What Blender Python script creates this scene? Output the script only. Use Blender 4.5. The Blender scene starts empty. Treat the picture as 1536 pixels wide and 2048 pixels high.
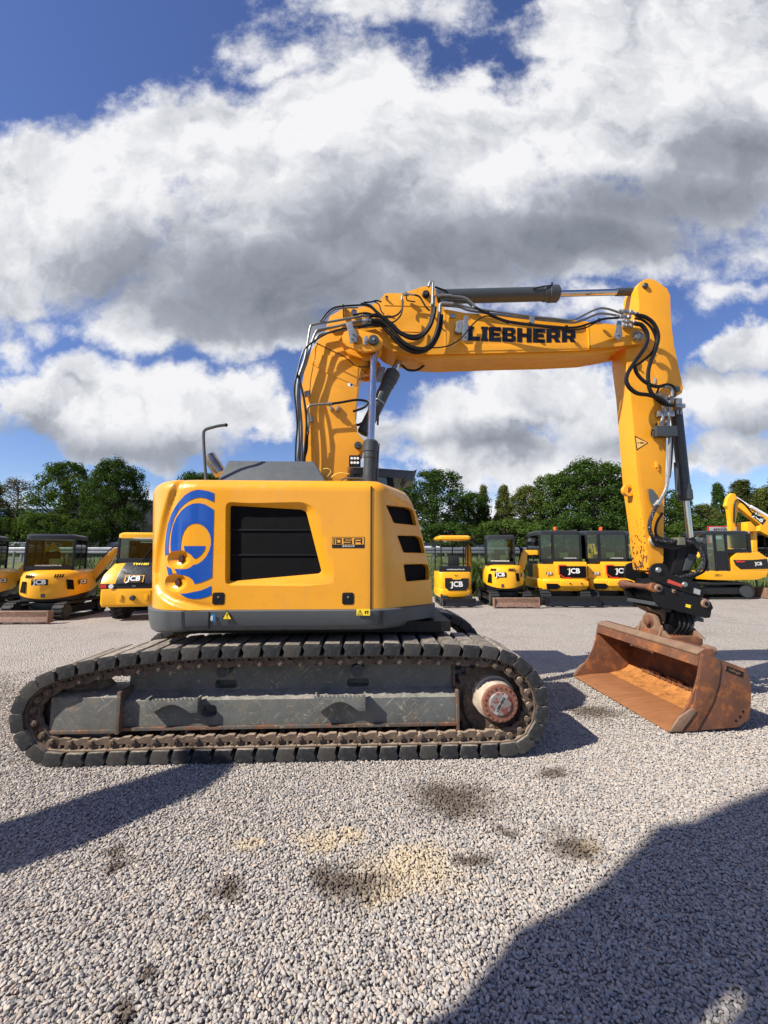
import bpy, bmesh, math, random
import numpy as np
from mathutils import Vector, Matrix, Euler
R = math.radians
random.seed(7)
sc = bpy.context.scene
COL = sc.collection
# ---------------------------------------------------------------- camera
F = 830.0; CXP = 768.0; CYP = 1024.0; PITCH = math.atan(86 / F)
cam_d = bpy.data.cameras.new('camera'); cam = bpy.data.objects.new('camera', cam_d); COL.objects.link(cam)
cam.location = (0, 0, 1.6); cam.rotation_euler = (R(90) + PITCH, 0, 0)
cam_d.sensor_fit = 'VERTICAL'; cam_d.sensor_height = 36; cam_d.lens = 36 * F / 2048
cam_d.clip_start = 0.05; cam_d.clip_end = 3000
sc.camera = cam
sc.view_settings.view_transform = 'Standard'; sc.view_settings.look = 'None'
sc.view_settings.gamma = 1; sc.view_settings.use_curve_mapping = False
sc.view_settings.exposure = 0.62
sc.cycles.max_bounces = 8; sc.cycles.transparent_max_bounces = 16
sc.cycles.use_denoising = True
CP, SP = math.cos(PITCH), math.sin(PITCH)
def ray(px, py):
    u = (px - CXP) / F; v = (CYP - py) / F
    return Vector((u, CP - v * SP, SP + v * CP))
def W(px, py, Y):
    d = ray(px, py); return Vector((0, 0, 1.6)) + d * (Y / d.y)
def G(px, py, z=0.0):
    d = ray(px, py); return Vector((0, 0, 1.6)) + d * ((z - 1.6) / d.z)
# the excavator's own frame: x forward, y to its left (away from the lens), z up
EC = Vector((-0.75, 4.64, 0)); YAW = R(2.3)
EM = Matrix.Translation(EC) @ Matrix.Rotation(YAW, 4, 'Z'); EI = EM.inverted()
def Lr(px, py):
    o = EI @ Vector((0, 0, 1.6)); d = (EI.to_3x3() @ ray(px, py)); return o, d
def L(px, py, y):
    o, d = Lr(px, py); return o + d * ((y - o.y) / d.y)
def LP(px, py, p, n):
    o, d = Lr(px, py); return o + d * ((Vector(p) - o).dot(n) / d.dot(n))
# ---------------------------------------------------------------- sun and sky
SUN_EL, SUN_AZ = R(42), R(28)          # azimuth of the direction the light travels, from +x
sd = Vector((math.cos(SUN_AZ) * math.cos(SUN_EL), math.sin(SUN_AZ) * math.cos(SUN_EL), -math.sin(SUN_EL)))
sl = bpy.data.lights.new('sun', 'SUN'); sl.energy = 5.0; sl.angle = R(0.5); sl.color = (1, 0.935, 0.83)
so = bpy.data.objects.new('sun', sl); COL.objects.link(so); so.rotation_euler = sd.to_track_quat('-Z', 'Y').to_euler()
so.location = (-20, -12, 25)

class NT:
    """small helper for building node trees"""
    def __init__(s, nt): s.nt = nt; s.N = nt.nodes; s.K = nt.links
    def node(s, t, **kw):
        n = s.N.new(t)
        for k, v in kw.items(): setattr(n, k, v)
        return n
    def put(s, sock, v):
        if v is None: return
        if isinstance(v, bpy.types.NodeSocket): s.K.new(v, sock)
        else:
            if sock.type == 'RGBA' and len(v) == 3: v = (*v, 1)
            sock.default_value = v
    def m(s, op, a, b=None, c=None, clamp=False):
        n = s.node('ShaderNodeMath', operation=op, use_clamp=clamp)
        s.put(n.inputs[0], a); s.put(n.inputs[1], b); s.put(n.inputs[2], c); return n.outputs[0]
    def v(s, op, a, b=None, c=None):
        n = s.node('ShaderNodeVectorMath', operation=op)
        s.put(n.inputs[0], a); s.put(n.inputs[1], b)
        if c is not None: s.put(n.inputs['Scale'] if op == 'SCALE' else n.inputs[2], c)
        return n.outputs['Value'] if op in ('LENGTH', 'DOT_PRODUCT', 'DISTANCE') else n.outputs['Vector']
    def noise(s, vec, scale, detail=4, rough=0.55, dist=0, col=False, lac=2.0):
        n = s.node('ShaderNodeTexNoise'); s.put(n.inputs['Vector'], vec)
        n.inputs['Scale'].default_value = scale; n.inputs['Detail'].default_value = detail
        n.inputs['Roughness'].default_value = rough; n.inputs['Distortion'].default_value = dist
        n.inputs['Lacunarity'].default_value = lac
        return n.outputs['Color' if col else 'Fac']
    def ramp(s, fac, stops, interp='LINEAR'):
        n = s.node('ShaderNodeValToRGB'); e = n.color_ramp.elements; n.color_ramp.interpolation = interp
        while len(e) < len(stops): e.new(0.5)
        for i, (p, c) in enumerate(stops):
            e[i].position = p; e[i].color = (*c, 1) if not isinstance(c, (int, float)) else (c, c, c, 1)
        s.put(n.inputs[0], fac); return n.outputs[0]
    def mix(s, fac, a, b, blend='MIX'):
        n = s.node('ShaderNodeMix', data_type='RGBA', blend_type=blend)
        s.put(n.inputs[0], fac); s.put(n.inputs[6], a); s.put(n.inputs[7], b); return n.outputs[2]
    def mr(s, val, a, b, c=0.0, d=1.0, smooth=False):
        n = s.node('ShaderNodeMapRange', clamp=True, interpolation_type='SMOOTHSTEP' if smooth else 'LINEAR')
        s.put(n.inputs[0], val); s.put(n.inputs[1], a); s.put(n.inputs[2], b); s.put(n.inputs[3], c); s.put(n.inputs[4], d)
        return n.outputs[0]

world = bpy.data.worlds.new('World'); sc.world = world; world.use_nodes = True
def build_world():
    t = NT(world.node_tree); t.N.clear()
    sky = t.node('ShaderNodeTexSky', sky_type='NISHITA', sun_disc=False)
    sky.sun_elevation = SUN_EL
    # sun_rotation 0 puts the sun on +Y, positive turns towards +X
    sx, sy = -sd.x, -sd.y
    sky.sun_rotation = math.atan2(sx, sy); sky.altitude = 0; sky.air_density = 1.0; sky.dust_density = 0.3; sky.ozone_density = 4.0
    bg1 = t.node('ShaderNodeBackground'); bg1.inputs[1].default_value = 0.10
    hsv = t.node('ShaderNodeHueSaturation'); hsv.inputs['Hue'].default_value = 0.516; hsv.inputs['Saturation'].default_value = 1.10; hsv.inputs['Value'].default_value = 0.95
    t.K.new(sky.outputs[0], hsv.inputs['Color']); t.K.new(hsv.outputs[0], bg1.inputs[0])
    tc = t.node('ShaderNodeTexCoord').outputs['Generated']
    sep = t.node('ShaderNodeSeparateXYZ'); t.K.new(tc, sep.inputs[0])
    ay = t.m('MAXIMUM', t.m('ABSOLUTE', sep.outputs[1]), 0.12)
    comb = t.node('ShaderNodeCombineXYZ')
    t.K.new(t.m('DIVIDE', sep.outputs[0], ay), comb.inputs[0]); t.K.new(t.m('DIVIDE', sep.outputs[2], ay), comb.inputs[1])
    t.K.new(t.m('SIGN', sep.outputs[1]), comb.inputs[2])
    p = comb.outputs[0]; v = t.m('DIVIDE', sep.outputs[2], ay)
    # billowing displacement of the cloud outlines, finer towards the horizon
    n1 = t.noise(p, 2.6, 3, 0.5, col=True); n2 = t.noise(p, 8.0, 8, 0.60, col=True)
    w1 = t.v('SCALE', t.v('SUBTRACT', n1, (0.5, 0.5, 0.5)), None, 0.30)
    w2 = t.v('SCALE', t.v('SUBTRACT', n2, (0.5, 0.5, 0.5)), None, 0.19)
    q = t.v('ADD', p, t.v('ADD', w1, w2))
    q2 = t.v('ADD', p, t.v('ADD', t.v('SCALE', w1, None, 0.5), t.v('SCALE', w2, None, 0.30)))
    def uv(px, py):
        d = ray(px, py); return d.x / d.y, d.z / d.y
    def field(blobs, vec, zf=1.0):
        acc = None
        for b in blobs:
            cx, cy, rx, ry = b[:4]; k = b[4] if len(b) > 4 else 1.0
            u0, v0 = uv(cx, cy); u1, _ = uv(cx + rx, cy); _, v1 = uv(cx, cy - ry)
            sx_, sy_ = 1 / abs(u1 - u0) / zf, 1 / abs(v1 - v0) / zf
            n = t.node('ShaderNodeVectorMath', operation='MULTIPLY_ADD')
            t.K.new(vec, n.inputs[0]); n.inputs[1].default_value = (sx_, sy_, 0); n.inputs[2].default_value = (-u0 * sx_, -v0 * sy_, 0)
            l = t.v('LENGTH', n.outputs[0])
            f = t.m('MULTIPLY_ADD', l, -k, k)
            acc = f if acc is None else t.m('SMOOTH_MAX', acc, f, 0.12)
        return acc
    white = [(640,420,260,170),(150,430,290,180),(40,420,230,180),(330,300,190,140),(470,310,270,180),(650,260,230,165),(740,190,135,125),
        (820,330,270,200),(560,520,400,170),(820,500,380,130),(960,310,220,170),(1130,450,380,120),(1200,220,260,190),
        (1420,150,320,230),(1440,330,280,160),(1200,70,190,110),(340,610,170,90),(500,650,220,75),(50,560,110,90),(110,640,80,50,.4),
        (480,80,80,60,.36),(620,75,110,60,.36),(730,0,200,60,.5),(890,30,100,60,.36),(935,150,60,60,.5),(560,120,90,50,.4),
        (160,790,140,100),(310,800,190,90),(460,800,120,85),(60,810,110,90),(240,870,280,60),(545,850,70,60),(30,700,80,50,.4),
        (900,850,180,100),(1070,805,250,85),(1000,910,300,60),(1220,840,170,100),(1480,690,90,55),(1470,790,150,80),
        (1490,900,130,80),(1250,940,320,50),(700,860,110,90),(1440,575,110,40,.36),(1330,515,150,55,.45),(1490,480,90,60,.40),
        (1190,610,170,50,.38),(-250,500,330,300),(1800,300,330,300),(1750,850,260,120),(-250,860,300,90),(600,-500,500,300),(1500,-600,400,300)]
    dark = [(560,570,330,105),(280,540,200,80,.55),(930,500,300,75,.95),(1330,400,260,62,.9),(1460,310,170,80,.6),(1180,470,240,55),(230,905,270,34,.55),
        (740,470,200,90,.6),(1000,890,240,22,.35),(1230,890,180,26,.35),(1480,850,120,26,.35),(60,890,120,34,.5),(1440,740,110,20,.35),(640,650,170,45,.9)]
    A = field(white, q)
    mpz = t.v('MULTIPLY', q2, (1.6, 7.0, 1.0)); streak = t.noise(mpz, 1.7, 9, 0.6)
    hz = t.m('ADD', t.mr(v, 0.42, 0.0, -0.42, 0.42), t.m('MULTIPLY_ADD', streak, 1.1, -0.55))                 # cloud deck closing up towards the horizon
    A = t.m('SMOOTH_MAX', A, hz, 0.1)
    fine = t.noise(p, 7.0, 12, 0.66)
    dens = t.m('ADD', A, t.m('MULTIPLY_ADD', fine, 1.15, -0.575))
    mask = t.m('MULTIPLY', t.mr(dens, -0.04, 0.42, smooth=True), t.mr(sep.outputs[1], -0.15, 0.10, 0.05, 1.0))
    D = field(dark, q2, 1.12)
    big = t.noise(p, 3.6, 7, 0.58)
    # relief: density towards the sun compared with density here
    off = t.v('ADD', q, (-0.045, 0.065, 0.0))
    r1 = t.noise(q, 4.0, 7, 0.52); r2 = t.noise(off, 4.0, 7, 0.52)
    rel = t.m('SUBTRACT', r1, r2)
    dk = t.mr(t.m('ADD', D, t.m('MULTIPLY_ADD', big, 0.30, -0.15)), -0.50, 0.75, smooth=True)
    thick = t.mr(dens, 0.1, 0.8)
    lum = t.m('ADD', t.m('SUBTRACT', 1.01, t.m('MULTIPLY', dk, 0.48)), t.m('MULTIPLY', rel, t.mr(dk, 0.1, 0.8, 1.15, 0.55)))
    lum = t.m('SUBTRACT', lum, t.m('MULTIPLY', thick, 0.08))
    colr = t.ramp(lum, [(0.0, (0.10, 0.113, 0.145)), (0.35, (0.185, 0.207, 0.255)), (0.62, (0.40, 0.43, 0.495)), (0.82, (0.72, 0.74, 0.79)), (1.0, (0.98, 0.98, 1.0))])
    bg2 = t.node('ShaderNodeBackground'); bg2.inputs[1].default_value = 0.61
    t.K.new(colr, bg2.inputs[0])
    mx = t.node('ShaderNodeMixShader'); out = t.node('ShaderNodeOutputWorld')
    t.K.new(mask, mx.inputs[0]); t.K.new(bg1.outputs[0], mx.inputs[1]); t.K.new(bg2.outputs[0], mx.inputs[2]); t.K.new(mx.outputs[0], out.inputs[0])
build_world()

# ---------------------------------------------------------------- materials
def mat(name, color, rough=0.5, metal=0.0, spec=0.5, coat=0.0, dirt=0.0, dirt_col=(0.20, 0.17, 0.13), nscale=6.0, bump=0.0, bscale=60.0,
        vary=0.12, trans=0.0, ior=1.45, emit=None, extra=None, dust=0.0, dust_col=(0.36, 0.31, 0.25)):
    m = bpy.data.materials.new(name); m.use_nodes = True; t = NT(m.node_tree); t.N.clear()
    b = t.node('ShaderNodeBsdfPrincipled'); o = t.node('ShaderNodeOutputMaterial'); t.K.new(b.outputs[0], o.inputs[0])
    tc = t.node('ShaderNodeTexCoord').outputs['Object']
    n = t.noise(tc, nscale, 6, 0.6)
    c = t.mix(t.mr(n, 0.3, 0.7), tuple(x * (1 - vary) for x in color), tuple(min(1, x * (1 + vary)) for x in color))
    rr = t.mr(t.noise(tc, nscale * 2.3, 4), 0.3, 0.7, max(0, rough - 0.08), min(1, rough + 0.1))
    if dirt > 0:
        dn = t.noise(tc, nscale * 1.7, 9, 0.68)
        f = t.mr(dn, 0.62 - dirt * 0.35, 0.78 - dirt * 0.2, 0, min(1, 0.35 + dirt))
        c = t.mix(f, c, dirt_col); rr = t.m('MAXIMUM', rr, t.m('MULTIPLY', f, 0.8))
    if dust > 0:                      # dust lies on faces that look up
        g = t.node('ShaderNodeNewGeometry'); sp = t.node('ShaderNodeSeparateXYZ'); t.K.new(g.outputs['Normal'], sp.inputs[0])
        up = t.mr(sp.outputs[2], 0.15, 0.8)
        f = t.m('MULTIPLY', t.m('MULTIPLY', up, t.mr(t.noise(tc, 14, 8, 0.7), 0.28, 0.6)), dust)
        c = t.mix(f, c, dust_col); rr = t.m('MAXIMUM', rr, t.m('MULTIPLY', f, 0.9))
    if extra: c, rr = extra(t, tc, c, rr)
    t.put(b.inputs['Base Color'], c); t.put(b.inputs['Roughness'], rr)
    b.inputs['Metallic'].default_value = metal; b.inputs['Specular IOR Level'].default_value = spec
    b.inputs['Coat Weight'].default_value = coat; b.inputs['Coat Roughness'].default_value = 0.06
    b.inputs['Transmission Weight'].default_value = trans; b.inputs['IOR'].default_value = ior
    if emit: t.put(b.inputs['Emission Color'], emit[0]); b.inputs['Emission Strength'].default_value = emit[1]
    if bump > 0:
        bn = t.node('ShaderNodeBump'); bn.inputs['Strength'].default_value = 1.0; bn.inputs['Distance'].default_value = bump
        t.K.new(t.noise(tc, bscale, 5, 0.6), bn.inputs['Height']); t.K.new(bn.outputs[0], b.inputs['Normal'])
    return m

def scratches(col, amount=0.5, sc_=(7, 7, 130)):
    def ex(t, tc, c, rr):
        area = t.mr(t.noise(tc, 2.6, 5, 0.6), 0.36, 0.60); fs = []
        for rot, k in ((0.10, 1.0), (-0.75, 0.8), (0.9, 0.9)):
            mp = t.node('ShaderNodeMapping'); t.K.new(tc, mp.inputs[0]); mp.inputs['Rotation'].default_value = (0, rot, 0); mp.inputs['Scale'].default_value = (sc_[0] * k, sc_[1] * k, sc_[2])
            mp.vector_type = 'TEXTURE'; mp.inputs['Scale'].default_value = (1 / (sc_[0] * k), 1 / (sc_[1] * k), 1 / sc_[2])
            fs.append(t.mr(t.noise(mp.outputs[0], 1.0, 2.5, 0.6), 0.66, 0.70))
        f = t.m('MULTIPLY', t.m('MULTIPLY', t.m('MAXIMUM', t.m('MAXIMUM', fs[0], fs[1]), fs[2]), area), amount)
        blotch = t.m('MULTIPLY', t.mr(t.noise(tc, 17, 9, 0.7), 0.60, 0.66), amount * .8)
        f = t.m('MAXIMUM', f, t.m('MULTIPLY', blotch, area))
        c = t.mix(f, c, col)
        return c, t.m('MAXIMUM', rr, t.m('MULTIPLY', f, 0.8))
    return ex
def chips(lo=0.60, hi=0.63, zlo=None, zhi=None, col=(0.05, 0.025, 0.015)):
    def ex(t, tc, c, rr):
        mp = t.node('ShaderNodeMapping'); t.K.new(tc, mp.inputs[0]); mp.inputs['Scale'].default_value = (1.6, 1.6, 1)
        n = t.noise(mp.outputs[0], 26, 6, 0.62)
        if zlo is not None:
            s = t.node('ShaderNodeSeparateXYZ'); t.K.new(tc, s.inputs[0])
            k = t.mr(s.outputs[2], zhi, zlo, -0.12, 0.085); n = t.m('ADD', n, k)
        f = t.mr(n, lo, hi)
        return t.mix(f, c, col), t.m('MAXIMUM', rr, t.m('MULTIPLY', f, 0.85))
    return ex
YEL = (0.80, 0.345, 0.013)
M = {}
def streaks(t, tc, c, rr):
    mp = t.node('ShaderNodeMapping'); t.K.new(tc, mp.inputs[0]); mp.inputs['Scale'].default_value = (9, 9, 1.1)
    f = t.mr(t.noise(mp.outputs[0], 2.0, 7, 0.65), 0.52, 0.80, 0, 0.30); sp_ = t.mr(t.noise(tc, 60, 3, .6), .70, .74, 0, .5)
    c = t.mix(f, c, (0.50, 0.30, 0.09)); c = t.mix(sp_, c, (0.28, 0.14, 0.03))
    return c, t.m('ADD', rr, t.m('MULTIPLY', f, 0.9))
M['yellow'] = mat('yellow_paint', YEL, 0.30, coat=0.5, extra=streaks, vary=0.04, dirt=0.10, dirt_col=(0.52, 0.25, 0.04), nscale=3)
M['boom_yellow'] = mat('boom_yellow_paint', (0.78, 0.33, 0.014), 0.42, coat=0.1, vary=0.05, dirt=0.14, dirt_col=(0.45, 0.22, 0.05), nscale=4, bump=0.0006, bscale=90)
M['stick_yellow'] = mat('worn_stick_paint', (0.78, 0.33, 0.014), 0.42, coat=0.1, vary=0.05, dirt=0.14, dirt_col=(0.45, 0.22, 0.05), nscale=4, bump=0.0006, bscale=90, extra=chips(0.64, 0.655))
def chipface(t, tc, c, rr):
    g = t.node('ShaderNodeNewGeometry'); s = t.node('ShaderNodeSeparateXYZ'); t.K.new(g.outputs['Normal'], s.inputs[0])
    p = t.node('ShaderNodeSeparateXYZ'); t.K.new(tc, p.inputs[0])
    front = t.mr(s.outputs[0], -0.5, -0.8)
    n = t.m('ADD', t.noise(tc, 24, 6, 0.65), t.mr(p.outputs[2], 2.6, 1.5, -0.13, 0.070))
    f = t.m('MULTIPLY', t.mr(n, 0.575, 0.60), front)
    sm = t.mr(t.noise(tc, 55, 4, 0.6), 0.715, 0.73)
    f = t.m('MAXIMUM', f, sm)
    return t.mix(f, c, (0.045, 0.02, 0.014)), t.m('MAXIMUM', rr, t.m('MULTIPLY', f, 0.85))
M['stick_yellow'] = mat('worn_stick_paint', (0.78, 0.33, 0.014), 0.42, coat=0.1, vary=0.05, dirt=0.14, dirt_col=(0.45, 0.22, 0.05), nscale=4, bump=0.0006, bscale=90, extra=chipface)
M['grey'] = mat('grey_paint', (0.085, 0.095, 0.10), 0.45, vary=0.06, dirt=0.08, dirt_col=(0.16, 0.15, 0.13))
M['darkgrey'] = mat('dark_grey_paint', (0.045, 0.052, 0.056), 0.42, vary=0.08, dirt=0.1, dirt_col=(0.10, 0.09, 0.08))
M['black'] = mat('black_steel', (0.008, 0.008, 0.009), 0.5, spec=0.3, dirt=0.12, dirt_col=(0.06, 0.045, 0.035))
M['glassblack'] = mat('dark_grille', (0.004, 0.004, 0.005), 0.7, spec=0.15, bump=0.002, bscale=220)
M['void'] = mat('unlit_interior', (0.004, 0.004, 0.005), 0.9)
M['chrome'] = mat('chrome_rod', (0.50, 0.50, 0.52), 0.12, metal=1, vary=0.04)
M['zinc'] = mat('zinc_fitting', (0.33, 0.33, 0.32), 0.4, metal=0.7, vary=0.15, nscale=20)
M['pipe'] = mat('grey_pipe', (0.17, 0.185, 0.19), 0.42, metal=0.35, vary=0.1)
M['hose'] = mat('black_hose', (0.006, 0.006, 0.007), 0.42, spec=0.35, vary=0.1, dirt=0.05, dirt_col=(0.05, 0.045, 0.04))
M['hose_worn'] = mat('wrapped_hose', (0.012, 0.012, 0.013), 0.45, extra=lambda t, tc, c, rr: (t.mix(t.mr(t.noise(tc, 70, 3), 0.60, 0.64), c, (0.30, 0.30, 0.30)), rr))
def padvar(t, c, rr):
    r = t.node('ShaderNodeObjectInfo').outputs['Random']
    return t.mix(t.mr(r, 0, 1, 0, .55), c, t.mix(t.mr(r, .6, .9), (0.012, 0.014, 0.018), (0.075, 0.068, 0.058))), rr
M['pad'] = mat('rubber_pad', (0.022, 0.023, 0.026), 0.62, vary=0.35, nscale=9, dirt=0.30, dirt_col=(0.11, 0.10, 0.085), dust=0.95, dust_col=(0.42, 0.36, 0.29), bump=0.004, bscale=40,
               extra=lambda t, tc, c, rr: padvar(t, *scratches((0.20, 0.19, 0.17), 0.5, (9, 9, 90))(t, tc, c, rr)))
M['link'] = mat('rusty_track_link', (0.105, 0.075, 0.055), 0.75, vary=0.3, nscale=12, dirt=0.35, dirt_col=(0.24, 0.16, 0.105), dust=0.8, dust_col=(0.38, 0.29, 0.21), bump=0.003, bscale=60)
M['frame'] = mat('weathered_frame_paint', (0.115, 0.124, 0.117), 0.55, vary=0.25, nscale=4, dirt=0.42, dirt_col=(0.19, 0.165, 0.13), dust=0.85, dust_col=(0.30, 0.28, 0.24), bump=0.0015,
                extra=scratches((0.55, 0.46, 0.33), 1.0))
def frame_edge(t, tc, c, rr):
    n = t.noise(tc, 22, 7, 0.7); f = t.mr(n, 0.5, 0.62)
    return t.mix(f, c, (0.21, 0.10, 0.055)), rr
M['frame_rust'] = mat('rusty_flange', (0.085, 0.08, 0.07), 0.7, vary=0.3, nscale=10, bump=0.002, extra=lambda t, tc, c, rr: (t.mix(t.mr(t.noise(tc, 30, 8, .7), .58, .66), t.mix(t.mr(t.noise(tc, 9, 7, .7), .45, .56), c, (0.17, 0.075, 0.04)), (0.34, 0.25, 0.17)), rr))
M['guard'] = mat('scraped_guard_paint', (0.14, 0.145, 0.135), 0.5, vary=0.2, nscale=5, dirt=0.3, dirt_col=(0.30, 0.22, 0.15), dust=0.4, bump=0.0015, extra=scratches((0.52, 0.42, 0.28), 1.0))
def rust_ex(t, tc, c, rr):
    n = t.noise(tc, 7, 9, 0.7); n2 = t.noise(tc, 3.1, 5, 0.6)
    c = t.mix(t.mr(n, 0.50, 0.64), c, (0.30, 0.105, 0.03)); c = t.mix(t.mr(n2, 0.52, 0.68, 0, .6), c, (0.11, 0.07, 0.05))
    return t.mix(t.mr(t.noise(tc, 24, 6, .7), 0.6, 0.72, 0, .7), c, (0.06, 0.03, 0.02)), rr
M['rust'] = mat('rusty_steel', (0.14, 0.056, 0.030), 0.68, vary=0.2, bump=0.0025, bscale=45, extra=rust_ex)
def rust_in(t, tc, c, rr):
    mp = t.node('ShaderNodeMapping'); t.K.new(tc, mp.inputs[0]); mp.inputs['Scale'].default_value = (0.8, 6, 1)
    c = t.mix(t.mr(t.noise(mp.outputs[0], 4, 6, 0.6), 0.4, 0.65), c, (0.24, 0.10, 0.042))
    return t.mix(t.mr(t.noise(tc, 20, 6, .7), 0.62, 0.74, 0, .6), c, (0.10, 0.04, 0.02)), rr
M['rust_bright'] = mat('bright_rust_blade', (0.30, 0.125, 0.048), 0.62, vary=0.12, bump=0.0012, extra=rust_in)
M['rust_orange'] = mat('orange_rust', (0.38, 0.155, 0.038), 0.75, vary=0.25, nscale=12, bump=0.003, extra=lambda t, tc, c, rr: (t.mix(t.mr(t.noise(tc, 11, 9, .72), 0.50, 0.66, 0, .9), c, (0.16, 0.06, 0.02)), rr))
M['rust_grey'] = mat('greyed_bracket_rust', (0.20, 0.13, 0.085), 0.62, vary=0.2, nscale=9, dirt=0.35, dirt_col=(0.22, 0.08, 0.04), bump=0.002)
M['hub_rust'] = mat('red_brown_hub_ring', (0.21, 0.085, 0.055), 0.6, vary=0.2, nscale=20, dirt=0.2, dirt_col=(0.3, 0.2, 0.14))
M['hub_drum'] = mat('dusty_drum', (0.46, 0.39, 0.31), 0.6, vary=0.2, dirt=0.3, dirt_col=(0.25, 0.17, 0.11), nscale=14)
M['hub_cap'] = mat('peeling_grey_cap', (0.21, 0.19, 0.18), 0.5, vary=0.1, nscale=10, extra=lambda t, tc, c, rr: (t.mix(t.mr(t.noise(tc, 22, 5, .6), 0.49, 0.53), c, (0.20, 0.055, 0.038)), rr))
M['blue'] = mat('blue_decal', (0.002, 0.075, 0.38), 0.22, coat=0.6, vary=0.04)
M['decal_black'] = mat('black_decal', (0.008, 0.008, 0.012), 0.35, vary=0.05)
M['decal_white'] = mat('white_decal', (0.78, 0.78, 0.76), 0.45, vary=0.03)
M['decal_yellow'] = mat('yellow_decal', (0.88, 0.62, 0.03), 0.4, vary=0.03)
M['decal_blue'] = mat('small_blue_decal', (0.02, 0.15, 0.35), 0.4, vary=0.03)
M['red'] = mat('red_paint', (0.55, 0.03, 0.02), 0.4, vary=0.1)
M['decal_red'] = mat('faded_red_label', (0.55, 0.07, 0.04), 0.45, vary=0.2, nscale=40)
M['silver_label'] = mat('pale_label', (0.35, 0.35, 0.34), 0.5)
M['mini_yellow'] = mat('mini_machine_yellow', (0.86, 0.40, 0.008), 0.35, coat=0.3, vary=0.05)
M['mini_black'] = mat('mini_machine_black', (0.010, 0.010, 0.012), 0.4, vary=0.1)
M['roof_black'] = mat('cab_roof_plastic', (0.022, 0.024, 0.028), 0.38, vary=0.08)
M['seat'] = mat('seat_fabric', (0.012, 0.012, 0.013), 0.8)
M['label_pale'] = mat('pale_yellow_label', (0.70, 0.62, 0.22), 0.5)
M['track_rubber'] = mat('rubber_track', (0.018, 0.018, 0.018), 0.75, vary=0.3, nscale=12, dirt=0.3, dirt_col=(0.07, 0.06, 0.05), bump=0.004)
M['blade_rust'] = mat('rusty_dozer_blade', (0.20, 0.115, 0.08), 0.65, vary=0.2, nscale=9, dirt=0.4, dirt_col=(0.33, 0.22, 0.15), bump=0.002)
M['glass_lamp'] = mat('lamp_glass', (0.75, 0.75, 0.72), 0.12, vary=0.1, nscale=60)
M['orange'] = mat('orange_beacon_plastic', (0.75, 0.10, 0.01), 0.25, vary=0.08)
M['steel'] = mat('galvanised_steel', (0.27, 0.28, 0.29), 0.45, metal=0.7, vary=0.15, nscale=3)
M['bark'] = mat('bark', (0.07, 0.05, 0.038), 0.9, vary=0.3, nscale=8, bump=0.02, bscale=20)
def glassmat():
    m = bpy.data.materials.new('cab_glass'); m.use_nodes = True; t = NT(m.node_tree); t.N.clear()
    tr = t.node('ShaderNodeBsdfTransparent'); tr.inputs[0].default_value = (0.72, 0.82, 0.78, 1)
    gl = t.node('ShaderNodeBsdfGlossy'); gl.inputs['Roughness'].default_value = 0.03
    fr = t.node('ShaderNodeFresnel'); fr.inputs[0].default_value = 1.5
    mx = t.node('ShaderNodeMixShader'); o = t.node('ShaderNodeOutputMaterial')
    t.K.new(t.m('MULTIPLY_ADD', fr.outputs[0], 1.0, 0.03, clamp=True), mx.inputs[0]); t.K.new(tr.outputs[0], mx.inputs[1]); t.K.new(gl.outputs[0], mx.inputs[2]); t.K.new(mx.outputs[0], o.inputs[0])
    return m
M['glass'] = glassmat()

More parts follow.
